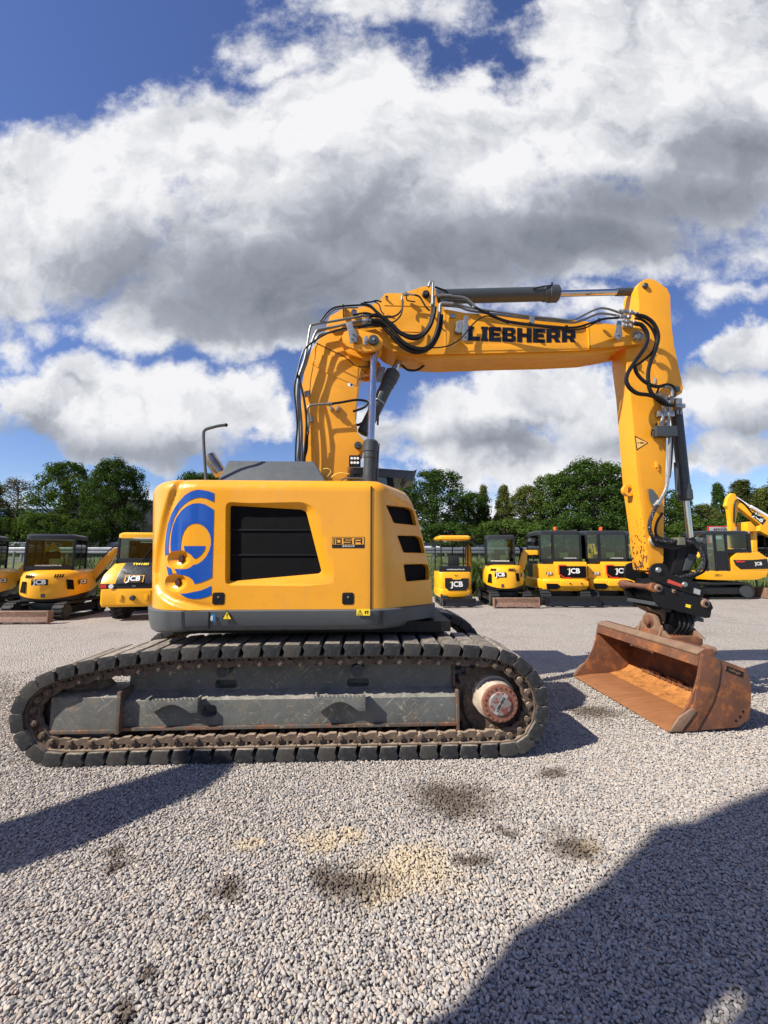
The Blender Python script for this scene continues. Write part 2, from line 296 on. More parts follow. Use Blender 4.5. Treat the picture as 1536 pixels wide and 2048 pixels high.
# ---------------------------------------------------------------- mesh helpers
class MB:
    def __init__(s): s.v = []; s.f = []
    def add(s, vs, fs):
        o = len(s.v); s.v += [tuple(x) for x in vs]; s.f += [tuple(i + o for i in f) for f in fs]; return s
    def box(s, c, d, rot=None):
        hx, hy, hz = d[0] / 2, d[1] / 2, d[2] / 2
        vs = [Vector((x, y, z)) for x in (-hx, hx) for y in (-hy, hy) for z in (-hz, hz)]
        if rot is not None: vs = [rot @ q for q in vs]
        vs = [q + Vector(c) for q in vs]
        return s.add(vs, [(0, 1, 3, 2), (4, 6, 7, 5), (0, 4, 5, 1), (2, 3, 7, 6), (0, 2, 6, 4), (1, 5, 7, 3)])
    def bx(s, x0, x1, y0, y1, z0, z1): return s.box(((x0 + x1) / 2, (y0 + y1) / 2, (z0 + z1) / 2), (abs(x1 - x0), abs(y1 - y0), abs(z1 - z0)))
    def prism(s, a, b):
        """closed solid between two matching outlines (lists of 3D points)"""
        n = len(a); vs = list(a) + list(b)
        nrm = Vector((0, 0, 0))
        for i in range(n): nrm += Vector(a[i]).cross(Vector(a[(i + 1) % n]))
        d = sum((Vector(b[i]) - Vector(a[i]) for i in range(n)), Vector())
        fs = [tuple(range(n)), tuple(range(2 * n - 1, n - 1, -1))] + [(i, i + n, (i + 1) % n + n, (i + 1) % n) for i in range(n)]
        if nrm.dot(d) > 0: fs = [tuple(reversed(f)) for f in fs]
        return s.add(vs, fs)
    def plate(s, pts2, y0, y1):
        """side outline (x,z) pushed from y0 to y1"""
        return s.prism([(p[0], y0, p[1]) for p in pts2], [(p[0], y1, p[1]) for p in pts2])
    def loft(s, rings, cap=True, closed=True):
        n = len(rings[0]); o = len(s.v)
        for r in rings: s.v += [tuple(q) for q in r]
        for k in range(len(rings) - 1):
            for i in range(n if closed else n - 1):
                j = (i + 1) % n
                s.f.append((o + k * n + i, o + k * n + j, o + (k + 1) * n + j, o + (k + 1) * n + i))
        if cap:
            s.f.append(tuple(o + i for i in reversed(range(n)))); s.f.append(tuple(o + (len(rings) - 1) * n + i for i in range(n)))
        return s
    def tube(s, pts, r, n=8, smooth=True, sub=6):
        pts = [Vector(p) for p in pts]
        if smooth and len(pts) > 2: pts = crom(pts, sub)
        rings = []; T = (pts[1] - pts[0]).normalized(); up = Vector((0, 0, 1)) if abs(T.z) < 0.9 else Vector((1, 0, 0))
        N = (up - T * up.dot(T)).normalized()
        for i, p in enumerate(pts):
            a = pts[max(0, i - 1)]; b = pts[min(len(pts) - 1, i + 1)]
            t = (b - a)
            if t.length < 1e-9: t = T
            t = t.normalized(); N = (N - t * N.dot(t)); N = N.normalized() if N.length > 1e-6 else up; B = t.cross(N); T = t
            rr = r[i] if isinstance(r, (list, tuple)) else r
            rings.append([p + N * math.cos(2 * math.pi * k / n) * rr + B * math.sin(2 * math.pi * k / n) * rr for k in range(n)])
        return s.loft(rings)
    def cyl(s, a, b, r0, r1=None, n=20): return s.lathe(a, b, [(0, r0), (1, r0 if r1 is None else r1)], n)
    def lathe(s, a, b, prof, n=24):
        a = Vector(a); b = Vector(b); t = (b - a).normalized(); up = Vector((0, 0, 1)) if abs(t.z) < 0.9 else Vector((1, 0, 0))
        N = (up - t * up.dot(t)).normalized(); B = t.cross(N)
        rings = [[a.lerp(b, q) + N * math.cos(2 * math.pi * k / n) * r + B * math.sin(2 * math.pi * k / n) * r for k in range(n)] for q, r in prof]
        return s.loft(rings)
    def ball(s, c, rx, ry=None, rz=None, n=12):
        ry = ry or rx; rz = rz or rx; c = Vector(c); rings = []
        for i in range(n + 1):
            th = math.pi * min(max(i / n, 0.02), 0.98)
            rings.append([c + Vector((rx * math.sin(th) * math.cos(2 * math.pi * k / (2 * n)), ry * math.sin(th) * math.sin(2 * math.pi * k / (2 * n)), -rz * math.cos(th))) for k in range(2 * n)])
        return s.loft(rings)
    def poly(s, pts): return s.add(pts, [tuple(range(len(pts)))])
    def build(s, name, m=None, parent=None, bevel=0.0, seg=2, ang=35, smooth=True, label=None, loc=None, kind=None, ba=30):
        me = bpy.data.meshes.new(name); me.from_pydata(s.v, [], s.f); me.update()
        bm = bmesh.new(); bm.from_mesh(me)
        if bevel > 0:
            ed = [e for e in bm.edges if len(e.link_faces) == 2 and e.calc_face_angle(0) > R(ba)]
            bmesh.ops.bevel(bm, geom=ed, offset=bevel, segments=seg, affect='EDGES', clamp_overlap=True, profile=0.7)
        bmesh.ops.recalc_face_normals(bm, faces=bm.faces)
        bm.to_mesh(me); bm.free()
        if smooth:
            me.shade_smooth(); me.set_sharp_from_angle(angle=R(ang))
        o = bpy.data.objects.new(name, me); COL.objects.link(o)
        if m: me.materials.append(M[m] if isinstance(m, str) else m)
        if parent: o.parent = parent
        if loc: o.location = loc
        if label: o['label'] = label
        if kind: o['kind'] = kind
        return o
def crom(pts, sub=6):
    out = []
    P = [pts[0] * 2 - pts[1]] + pts + [pts[-1] * 2 - pts[-2]]
    for i in range(1, len(P) - 2):
        a, b, c, d = P[i - 1], P[i], P[i + 1], P[i + 2]
        for k in range(sub):
            t = k / sub
            out.append(0.5 * ((2 * b) + (c - a) * t + (2 * a - 5 * b + 4 * c - d) * t * t + (3 * b - a - 3 * c + d) * t ** 3))
    out.append(pts[-1]); return out
def empty(name, loc=(0, 0, 0), rz=0, label=None, cat=None, group=None, kind=None):
    o = bpy.data.objects.new(name, None); COL.objects.link(o); o.location = loc; o.rotation_euler = (0, 0, rz); o.empty_display_size = 0.3
    return tag(o, label, cat, group, kind)
def tag(o, label=None, cat=None, group=None, kind=None):
    if label: o['label'] = label
    if cat: o['category'] = cat
    if group: o['group'] = group
    if kind: o['kind'] = kind
    return o
CH = {}
def kids(o): return [c for c in COL.objects if c.parent is o]
def copy_tree(o, parent=None):
    c = o.copy(); COL.objects.link(c); c.parent = parent
    for ch in kids(o): copy_tree(ch, c)
    return c
def boolean(o, mb):
    cut = mb.build('cutter_tmp', None, None, smooth=False)
    cut.parent = o.parent
    md = o.modifiers.new('b', 'BOOLEAN'); md.operation = 'DIFFERENCE'; md.object = cut; md.solver = 'EXACT'
    bpy.context.view_layer.update()
    dg = bpy.context.evaluated_depsgraph_get(); me = bpy.data.meshes.new_from_object(o.evaluated_get(dg))
    o.modifiers.clear(); old = o.data; o.data = me; bpy.data.meshes.remove(old); me.name = o.name
    bpy.data.objects.remove(cut)
def text_mb(txt, size, origin, ux, uy, depth=0.002, bold=0.0, sx=1.0, center=True, tracking=1.0):
    """lettering as a thin mesh: ux = reading direction, uy = up direction"""
    cu = bpy.data.curves.new('lettering', 'FONT'); cu.body = txt; cu.size = 1.0; cu.offset = bold; cu.resolution_u = 3; cu.space_character = tracking
    if center: cu.align_x = 'CENTER'; cu.align_y = 'CENTER'
    ob = bpy.data.objects.new('lettering', cu); COL.objects.link(ob); bpy.context.view_layer.update()
    dg = bpy.context.evaluated_depsgraph_get(); me = bpy.data.meshes.new_from_object(ob.evaluated_get(dg))
    ux = Vector(ux).normalized(); uy = Vector(uy).normalized(); nz = ux.cross(uy); mb = MB()
    org = Vector(origin)
    mb.add([org + ux * (q.co.x * size * sx) + uy * (q.co.y * size) + nz * depth for q in me.vertices], [tuple(p.vertices) for p in me.polygons])
    bpy.data.objects.remove(ob); bpy.data.curves.remove(cu); bpy.data.meshes.remove(me)
    return mb
# ================================================================ the big excavator
EX = empty('crawler_excavator', EC, YAW, 'large yellow crawler excavator with grey skirt, two-piece boom and rusty ditch bucket, in the foreground', 'excavator')
bpy.context.view_layer.update()
# ---------------------------------------------------------------- crawler tracks
loop_px = [(100,1533),(300,1537),(500,1532),(700,1527),(900,1521),(1010,1516),(1050,1506),(1078,1482),(1094,1448),(1098,1408),(1088,1366),(1064,1332),(1028,1306),(980,1292),
           (900,1288),(780,1286),(650,1287),(520,1290),(450,1291),(380,1294),(300,1301),(220,1311),(150,1325),(95,1343),(52,1368),(27,1400),(17,1437),(24,1474),(48,1508)]
YN = -1.25
lp = [L(px, py, YN) for px, py in loop_px]
lp = [Vector((p.x, 0, p.z)) for p in lp]
for i in range(0, 6): lp[i].z = 0.006 if i < 5 else 0.012
def closed_spline(P, sub=12):
    n = len(P); out = []
    for i in range(n):
        a, b, c, d = P[(i - 1) % n], P[i], P[(i + 1) % n], P[(i + 2) % n]
        for k in range(sub):
            t = k / sub
            out.append(0.5 * ((2 * b) + (c - a) * t + (2 * a - 5 * b + 4 * c - d) * t * t + (3 * b - a - 3 * c + d) * t ** 3))
    return out
sp = closed_spline(lp); sp.append(sp[0]); cum = [0]
for a, b in zip(sp, sp[1:]): cum.append(cum[-1] + (b - a).length)
PER = cum[-1]; NS = round(PER / 0.160)
def at_s(s):
    s %= PER; i = max(0, min(len(cum) - 2, int(np.searchsorted(cum, s)) - 1)); f = (s - cum[i]) / max(1e-9, cum[i + 1] - cum[i])
    return sp[i].lerp(sp[i + 1], f)
pitch = PER / NS
def shoe_mb():
    mb = MB(); h = pitch / 2 - 0.004
    # rubber pad: outer face at z 0, inner at -0.085, profile runs along local x
    prof = [(-h + .012, 0), (h - .022, 0), (h - .002, -.022), (h - .010, -.055), (h - .022, -.098), (-h + .004, -.098), (-h + .014, -.055), (-h, -.030)]
    mb.prism([(x, -1.25, z) for x, z in prof], [(x, -.70, z) for x, z in prof])
    return mb
def holes_mb():
    mb = MB()
    for y in (-1.13, -1.07, -.88, -.82):
        for x in (-.03, .03): mb.box((x, y, .001), (.034, .026, .003))
    return mb
rnd = random.Random(3)
base_shoe = shoe_mb().build('track_shoe', 'pad', None, bevel=.007, seg=2)
def shoe_frame(s, jitter=0):
    p = at_s(s); a = at_s(s - pitch * .45); b = at_s(s + pitch * .45); t = (b - a).normalized()   # outline runs +x along the bottom
    # outward normal (away from the track's inside): for the bottom run t=+x the outside is -z
    nrm = Vector((t.z, 0, -t.x)); ang = math.atan2(-nrm.x, nrm.z)
    return (a + b) / 2 * .5 + p * .5, t, nrm
def shoe_matrix(s, jit=True):
    p, t, nrm = shoe_frame(s)
    m = Matrix(((-t.x, 0, nrm.x, p.x), (0, 1, 0, 0), (-t.z, 0, nrm.z, p.z), (0, 0, 0, 1)))
    if jit: m = m @ Matrix.Rotation(rnd.uniform(-.025, .025), 4, 'Y') @ Matrix.Translation((rnd.uniform(-.002, .002), rnd.uniform(-.004, .004), rnd.uniform(-.003, .002)))
    return m
def link_mb(yc):
    mb = MB()
    for k in range(NS):
        m = shoe_matrix(k * pitch, False)
        pl = MB()
        pl.box((0, yc, -.103), (pitch - .006, .50, .010))            # steel shoe plate under the pad
        for y in ((-.20, .09) if yc < 0 else (-.09, .09)):
            s = 1
            pts = [(-.085, -.104), (-.045, -.104), (-.04, -.135), (.01, -.135), (.015, -.104), (.055, -.104), (.085, -.130), (.088, -.165), (.06, -.178), (.02, -.170), (-.02, -.185), (-.07, -.185), (-.088, -.160)]
            pl.plate(pts, yc + y - .02, yc + y + .02)
            pl.cyl((.062, yc + y - .045, -.15), (.062, yc + y + .032, -.15), .024, n=10); pl.cyl((.062, yc + y - .05, -.15), (.062, yc + y - .04, -.15), .012, n=6)
            for bx_ in (-.055, -.005): pl.cyl((bx_, yc + y - .026, -.118), (bx_, yc + y + .026, -.118), .011, n=8)
        pl.cyl((.062, yc - .09, -.15), (.062, yc + .09, -.15), .022, n=10)
        mb.add([m @ Vector(q) for q in pl.v], pl.f)
    return mb
near_chain = link_mb(-.975).build('crawler_chain', 'link', EX, smooth=True)
for k in range(NS):
    o = base_shoe if k == 0 else base_shoe.copy()
    if k: COL.objects.link(o)
    o.parent = near_chain; o.matrix_local = shoe_matrix(k * pitch)
far_chain = link_mb(.975).build('crawler_chain', 'link', EX, smooth=True)
nfar = 0; rest = MB()
for k in range(NS):
    m = shoe_matrix(k * pitch); m = m @ Matrix.Translation((0, 1.95, 0))
    p = m.translation
    if p.z > .45 and nfar < 100 - NS:
        o = base_shoe.copy(); COL.objects.link(o); o.parent = far_chain; o.matrix_local = m; nfar += 1
    else: rest.add([m @ q.co for q in base_shoe.data.vertices], [tuple(f.vertices) for f in base_shoe.data.polygons])
rest.build('track_shoe_run', 'pad', far_chain, kind='stuff')
# ---------------------------------------------------------------- undercarriage frame, near side
YF = -1.13
def X_(px, py, y): return L(px, py, y).x
def Z_(px, py, y): return L(px, py, y).z
UC = empty('undercarriage'); UC.parent = EX
def side_frame(sgn):
    yf = YF
    z0 = Z_(560, 1452, yf); z1 = Z_(560, 1398, yf); z2 = Z_(560, 1376, yf + .13); z3 = Z_(560, 1330, yf + .13)
    x0 = X_(238, 1420, yf); x1 = X_(912, 1420, yf)
    sec = [(yf, z0 + .012), (yf, z1), (yf + .13, z2), (yf + .13, z3), (yf + .42, z3), (yf + .42, z0 + .012)]
    mb = MB(); mb.prism([(x0, y, z) for y, z in sec], [(x1, y, z) for y, z in sec])
    o = mb.build('side_frame', 'frame', EX, bevel=.008)
    cut = MB()
    for (px, py, w, h, yy) in ((452,1368,44,18,yf+.13), (716,1365,44,18,yf+.13), (417,1422,34,24,yf)):
        a = L(px - w / 2, py + h / 2, yy); b = L(px + w / 2, py - h / 2, yy); r = (b.z - a.z) * .35
        pts = []
        for cx, cz, a0 in ((b.x - r, b.z - r, 0), (a.x + r, b.z - r, 90), (a.x + r, a.z + r, 180), (b.x - r, a.z + r, 270)):
            for q in range(0, 91, 30): pts.append((cx + r * math.cos(R(a0 + q)), cz + r * math.sin(R(a0 + q))))
        cut.plate(pts, yy - .1, yy + .10)
    boolean(o, cut)
    fl = MB(); fl.bx(x0 - .01, x1 + .012, yf - .022, yf + .40, z0 - .012, z0 + .012)
    fl.bx(x1, x1 + .022, yf - .03, yf + .35, z0 - .05, z2 + .005); fl.bx(x1 + .0, x1 + .02, yf + .11, yf + .40, z2, z3 + .015)
    fl.build('frame_flange', 'frame_rust', o, bevel=.004)
    return o, (x0, x1, z0, z1, z2, z3)
sf, FR = side_frame(-1)
# far frame: same section mirrored
c = sf.copy(); COL.objects.link(c); c.parent = EX; c.matrix_local = Matrix.Scale(-1, 4, (0, 1, 0))
for ch in kids(sf):
    if ch.name.startswith('frame_flange'): c2 = ch.copy(); COL.objects.link(c2); c2.parent = c
# idler guard (front block at the left end)
yg = -1.17
gx0 = X_(100, 1430, yg); gx1 = X_(234, 1430, yg); gzb = Z_(165, 1463, yg); gzt = Z_(165, 1396, yg); gzt2 = Z_(165, 1380, yg + .08)
mb = MB(); sec = [(yg, gzb + .01), (yg, gzt), (yg + .03, gzt + .02), (yg + .10, gzt2), (yg + .30, gzt2), (yg + .30, gzb + .01)]
mb.prism([(gx0, y, z) for y, z in sec], [(gx1, y, z) for y, z in sec])
gd = mb.build('idler_guard', 'guard', EX, bevel=.010)
mb = MB(); mb.bx(gx0 - .01, gx1 + .015, yg - .018, yg + .3, gzb - .012, gzb + .012); mb.bx(gx1, gx1 + .03, yg - .02, yg + .30, gzb - .02, gzt2 + .01)
zz = Z_(165, 1492, yg); mb.bx(gx0 + .05, gx0 + .075, yg, yg + .28, zz, gzb - .01); mb.bx(gx1 - .07, gx1 - .045, yg, yg + .28, zz, gzb - .01); mb.bx(gx0 + .05, gx1 - .045, yg + .0, yg + .28, zz, zz + .015)
mb.build('guard_flange', 'frame_rust', gd, bevel=.004)
mb = MB(); mb.bx(gx0 + .08, gx1 - .075, yg + .05, yg + .28, zz + .02, gzb - .012); mb.build('guard_web', 'frame', gd)
# connecting wedge between guard and beam
mb = MB(); xw = X_(262, 1350, YF + .13)
mb.plate([(gx1 + .02, gzb), (gx1 + .02, FR[4] - .02), (xw, FR[5]), (xw, gzb)], YF + .14, YF + .40); mb.build('frame_neck', 'frame', EX, bevel=.01)
# steps
for (xa, xb, yt, yb) in ((289, 396, 1394, 1428), (628, 731, 1387, 1424)):
    ys = YF - .085; a = L(xa, yb, ys); b = L(xb, yt, ys)
    w = b.x - a.x; h = b.z - a.z; mb = MB()
    top = []
    nt = 11
    for i in range(nt + 1):
        x = a.x + w * .06 + w * .88 * i / nt; top.append((x, b.z - .008)); 
        if i < nt: top.append((x + w * .88 / nt / 2, b.z - .030))
    out = [(a.x, a.z + h * .02), (a.x, b.z - .01)] + top + [(b.x, b.z - .01), (b.x, a.z + h * .02), (b.x - w * .13, a.z)]
    for i in range(0, 9):
        f = i / 8; out.append((b.x - w * .2 - w * .60 * f, a.z + h * (.08 + .46 * math.sin(math.pi * (0.05 + .9 * f)))))
    out.append((a.x + w * .13, a.z))
    mb.plate(out, ys, ys + .012)
    mb.plate([(p[0], p[1]) for p in [(a.x + .01, b.z - .035), (b.x - .01, b.z - .035), (b.x - .01, b.z - .047), (a.x + .01, b.z - .047)]], ys + .012, YF)
    mb.bx(a.x, a.x + .014, ys + .01, YF, a.z + .01, b.z - .012); mb.bx(b.x - .014, b.x, ys + .01, YF, a.z + .01, b.z - .012)
    mb.build('step_bracket', 'frame', EX, bevel=.002)
# rollers
rx = [275, 345, 425, 505, 582, 660, 731, 805, 880]
proto = None
for px in rx:
    p = L(px, 1470, YF + .13)
    if proto is None:
        mb = MB(); mb.lathe((0, -.05, 0), (0, .26, 0), [(0, .05), (.05, .055), (.08, .085), (.2, .092), (.22, .078), (.78, .078), (.8, .092), (1, .092)], 22)
        proto = mb.build('track_roller', 'link', EX, bevel=.003); proto.location = (p.x, YF + .13, .225)
        mb = MB(); mb.box((0, -.06, .01), (.10, .03, .03)); mb.cyl((0, -.075, -.005), (0, -.04, -.005), .030, n=14)
        for s_ in (-.038, .038): mb.cyl((s_, -.085, .012), (s_, -.06, .012), .010, n=6)
        cp_ = mb.build('roller_cap', 'link', proto, bevel=.002)
    else:
        o = proto.copy(); COL.objects.link(o); o.location = (p.x, YF + .13, .225)
        q = cp_.copy(); COL.objects.link(q); q.parent = o
for px in (452, 716):
    mb = MB(); p = L(px, 1337, YF + .06); mb.cyl((p.x, YF - .02, p.z), (p.x, YF + .3, p.z), .052, n=20); mb.cyl((p.x, YF - .03, p.z), (p.x, YF - .02, p.z), .026, n=12)
    mb.build('carrier_roller', 'darkgrey', EX, bevel=.004)
# centre guard plate
p = L(350, 1478, -1.10)
mb = MB(); mb.plate([(p.x - .10, p.z - .06), (p.x - .10, p.z + .07), (p.x - .085, p.z + .07), (p.x - .075, p.z - .02), (p.x + .08, p.z - .02), (p.x + .09, p.z + .07), (p.x + .10, p.z + .07), (p.x + .10, p.z - .06)], -1.12, -1.0)
mb.build('chain_guide', 'frame', EX, bevel=.004)
# idler wheel
p = L(160, 1428, -1.0)
mb = MB(); mb.lathe((p.x, -1.10, p.z), (p.x, -.84, p.z), [(0, .12), (.05, .22), (.12, .23), (.14, .29), (.3, .30), (.35, .33), (.65, .33), (.7, .30), (.86, .29), (1, .12)], 40)
mb.build('idler_wheel', 'link', EX, bevel=.003)
# sprocket and final drive
p = L(984, 1404, -1.02); SX, SZ = p.x, p.z
mb = MB(); ring = []; nt = 23
for i in range(nt * 4):
    a = 2 * math.pi * i / (nt * 4); r = .345 if i % 4 in (0, 1) else .305
    ring.append((SX + r * math.cos(a), SZ + r * math.sin(a)))
mb.plate(ring, -1.0, -.95); mb.lathe((SX, -1.04, SZ), (SX, -.96, SZ), [(0, .25), (.4, .265), (1, .30)], 40)
sprk = mb.build('sprocket', 'link', EX, bevel=.004)
for i in range(22):
    mb = MB(); a = 2 * math.pi * (i + .5) / 22; mb.cyl((SX + .222 * math.cos(a), -1.062, SZ + .222 * math.sin(a)), (SX + .222 * math.cos(a), -1.03, SZ + .222 * math.sin(a)), .012, n=6)
    mb.build('sprocket_bolt', 'link', sprk)
hx, hz = L(1000, 1407, -1.235).x, L(1000, 1407, -1.235).z
mb = MB(); mb.lathe((hx, -1.235, hz), (hx, -.95, hz), [(0, .130), (.02, .148), (.5, .155), (.52, .175), (.8, .185), (1, .20)], 48)
drum = mb.build('final_drive_drum', 'hub_drum', EX, bevel=.003)
mb = MB(); mb.lathe((hx, -1.245, hz), (hx, -1.225, hz), [(0, .142), (1, .150)], 48)
for i in range(20):
    a = 2 * math.pi * i / 20; mb.cyl((hx + .128 * math.cos(a), -1.253, hz + .128 * math.sin(a)), (hx + .128 * math.cos(a), -1.24, hz + .128 * math.sin(a)), .006 if i % 3 else .009, n=6)
mb.build('hub_ring', 'hub_rust', drum, bevel=.002)
mb = MB(); mb.lathe((hx, -1.256, hz), (hx, -1.24, hz), [(0, .085), (.5, .093), (1, .096)], 40)
hc = mb.build('hub_cap', 'hub_cap', drum, bevel=.002)
a_ = R(58); u_ = Vector((math.cos(a_), 0, math.sin(a_))); w_ = Vector((-math.sin(a_), 0, math.cos(a_)))
mb = MB(); pts = [Vector((hx, -1.2575, hz)) + u_ * sx_ * .088 + w_ * sy_ * .019 for sx_, sy_ in ((-1, -1), (1, -1), (1, 1), (-1, 1))]; mb.poly(pts); mb.build('name_band', mat('hub_band', (0.33, 0.31, 0.29), .5), hc)
text_mb('LIEBHERR', .030, (hx, -1.2575, hz), u_, w_, bold=.03).build('hub_lettering', 'decal_black', hc)
# links wrapping the sprocket, car body between the tracks
mb = MB(); mb.bx(-.95, .95, -.80, .80, .46, .70); mb.plate([(-1.3, .5), (1.3, .5), (.9, .74), (-.9, .74)], -.62, .62)
for sx_ in (-1, 1):
    for sy_ in (-1, 1):
        mb.prism([(sx_ * .5, sy_ * .3, .45), (sx_ * .95, sy_ * .8, .42), (sx_ * 1.25, sy_ * .8, .42), (sx_ * .9, sy_ * .3, .45)], [(sx_ * .5, sy_ * .3, .74), (sx_ * .95, sy_ * .8, .66), (sx_ * 1.25, sy_ * .8, .66), (sx_ * .9, sy_ * .3, .74)])
mb.build('car_body', 'darkgrey', EX, bevel=.02)
mb = MB(); mb.cyl((0, 0, .74), (0, 0, .97), .56, n=48); mb.cyl((0, 0, .80), (0, 0, .86), .62, n=48); mb.build('slewing_ring', 'black', EX, bevel=.005)
mb = MB(); mb.bx(-1.1, 1.3, -.95, .95, .93, 1.02); mb.build('platform_belly', 'black', EX)
mb = MB(); q = L(790, 1268, -.6); mb.bx(q.x - .45, q.x + .45, -.75, -.25, .84, .99); mb.bx(q.x - .1, q.x + .42, -.72, -.70, .80, .97); mb.build('hose_tray', 'black', EX, bevel=.01)
bpy.data.objects.remove(UC)

# ---------------------------------------------------------------- uppercarriage body
ZS0 = Z_(600, 1257, -1.24); ZS1 = Z_(600, 1219, -1.24); ZT = Z_(600, 961, -1.14)
YB = -1.23
XA = X_(764, 1100, YB)
Bb = L(872, 1206, YB + .38); Bt = L(838, 1030, YB + .42)
_sil = [L(px, py, YB + .38) for px, py in [(872,1212),(871,1190),(866,1150),(859,1112),(850,1072),(840,1035),(828,1005),(815,985),(800,973),(790,966)]]
BXZ = [p.z for p in _sil]; BXX = [p.x - .012 for p in _sil]
def plan(z, n_tail=150):
    """outline of the body at height z, starting at the front right corner going round the tail"""
    P = []
    f = (z - ZS1) / (ZT - ZS1)
    bx_ = float(np.interp(z, BXZ, BXX)); by_ = YB + .38
    # chamfer corner (rounded) A -> B
    A = Vector((XA, YB)); B = Vector((max(bx_, XA + .10), by_)); S = Vector((XA - .16, YB))
    for k in range(9):
        t = k / 8; p0 = A.lerp(B, .22); p = (1 - t) ** 2 * p0 + 2 * t * (1 - t) * A + t * t * Vector((XA - .14, YB)); P.append((p.x, p.y))
    x = XA - .18
    for k in range(24): P.append((x + (-.75 - x) * (k + 1) / 24, YB))
    a, b, n = 1.385 + .06 * max(0, f), 1.23, 3.6
    x0 = -.75; t0 = 0.0
    for k in range(1, n_tail):
        # tail: superellipse blended in x from -0.75 back
        ph = -math.pi / 2 - math.pi * k / n_tail
        cx = math.copysign(abs(math.cos(ph)) ** (2 / 2.9), math.cos(ph)); sy = math.copysign(abs(math.sin(ph)) ** (2 / 2.9), math.sin(ph))
        P.append((-.75 + cx * (a - .75), b * sy))
    P += [(-.75, 1.23), (.10, 1.23), (.10, .34), (-.42, .34), (-.42, -.36), (.55, -.36)]
    P += [(B.x, -.36), (B.x, B.y + .12)]
    for k in range(1, 5):
        t = k / 5; P.append((B.x - (.02 * t), B.y + .12 * (1 - t)) if k < 4 else (B.lerp(A, .04).x, B.lerp(A, .04).y))
    for k in range(1, 8): q = B.lerp(A, .04 + .74 * k / 8); P.append((q.x, q.y))
    return [Vector(p) for p in P]
def inset(P, e):
    n = len(P); out = []
    for i in range(n):
        a = P[(i - 1) % n]; b = P[i]; c = P[(i + 1) % n]
        t = (c - a); t = t.normalized() if t.length > 1e-6 else Vector((1, 0)); nn = Vector((-t.y, t.x))
        out.append(b - nn * e * -1)
    return out
# orientation: outline runs A(front) -> tail (-x) on the near side, so the inside is on the right-hand side of travel
def inner(P, e):
    n = len(P); out = []
    for i in range(n):
        a = P[(i - 2) % n]; c = P[(i + 2) % n]; t = c - a; t = t.normalized() if t.length > 1e-6 else Vector((1, 0))
        out.append(P[i] + Vector((t.y, -t.x)) * e)
    return out
# counterweight edge: curve in the (px,py) picture turned into (x,z) on the side
def tail_r(z): return 1.385 + .06 * max(0, (z - ZS1) / (ZT - ZS1)) - .75
cw_px = [(358,962),(349,985),(341,1010),(333,1040),(326,1075),(320,1110),(316,1145),(317,1168),(324,1185),(345,1200),(375,1209),(405,1216),(420,1219)]
cw = []
for px, py in cw_px:
    y = -1.1
    for _ in range(12):
        q = L(px, py, y)
        r = abs((q.x + .75) / tail_r(q.z))
        y = -1.23 * max(0.02, (1 - min(.999, r) ** 2.9)) ** (1 / 2.9) if q.x < -.75 else YB
    cw.append((q.z, q.x))
cw.sort()
def cwx(z):
    zs = [c[0] for c in cw]; xs = [c[1] for c in cw]; return float(np.interp(z, zs, xs))
def side_y(x, z=1.6):
    if x >= -.75: return YB
    r = min(.9999, abs((x + .75) / tail_r(z))); return -1.23 * (1 - r ** 2.9) ** (1 / 2.9)
_cw = np.array([(c[1], c[0]) for c in cw])
def cwdist(x, z):
    a = _cw[:-1]; d = _cw[1:] - a; p = np.array((x, z)) - a; t_ = np.clip((p * d).sum(1) / (d * d).sum(1), 0, 1)
    m_ = np.sqrt(((p - d * t_[:, None]) ** 2).sum(1)).min(); return float(m_) * (1 if x < cwx(z) else -1)
zl = list(np.linspace(ZS1, ZT - .105, 84)); RR = .105
levels = [(z, 0) for z in zl] + [(ZT - RR + RR * math.sin(a), RR - RR * math.cos(a)) for a in np.linspace(.15, math.pi / 2, 9)]
rings = []
for z, e in levels:
    P = plan(z); Pi = inner(P, e) if e > 0 else P
    if e > 0:      # keep the slot walls upright
        for i in range(len(P)):
            if P[i].x > -.45 and P[i].y > -.40: Pi[i] = P[i]
    ring = []
    for i, p in enumerate(Pi):
        d = 0.0
        if p.y < 0.2 and p.x < -.3:
            dd = cwdist(p.x, z)
            s = min(1, max(0, dd / .034)); d = .026 * (s * s * (3 - 2 * s))
            g = max(0, 1 - abs(dd + .016) / .03); d -= .012 * g
        elif p.x < -.3 and p.y >= .2: d = .026
        q = inner([Pi[(i + k) % len(Pi)] for k in (-2, -1, 0, 1, 2)], -d)[2] if d else p
        ring.append((q.x, q.y, z))
    rings.append(ring)
hood = MB().loft(rings).build('engine_housing', 'yellow', EX, ang=40)
def poly2(pts, y): return [L(px, py, y) for px, py in pts]
def rounded(pts, r, n=4):
    pts = [Vector(p) for p in pts]; out = []
    for i in range(len(pts)):
        a, b, c = pts[i - 1], pts[i], pts[(i + 1) % len(pts)]
        d1 = (a - b); d2 = (c - b); k = min(r, d1.length * .45, d2.length * .45); p0 = b + d1.normalized() * k; p1 = b + d2.normalized() * k
        for j in range(n + 1):
            t = j / n; out.append((1 - t) ** 2 * p0 + 2 * t * (1 - t) * b + t * t * p1)
    return out
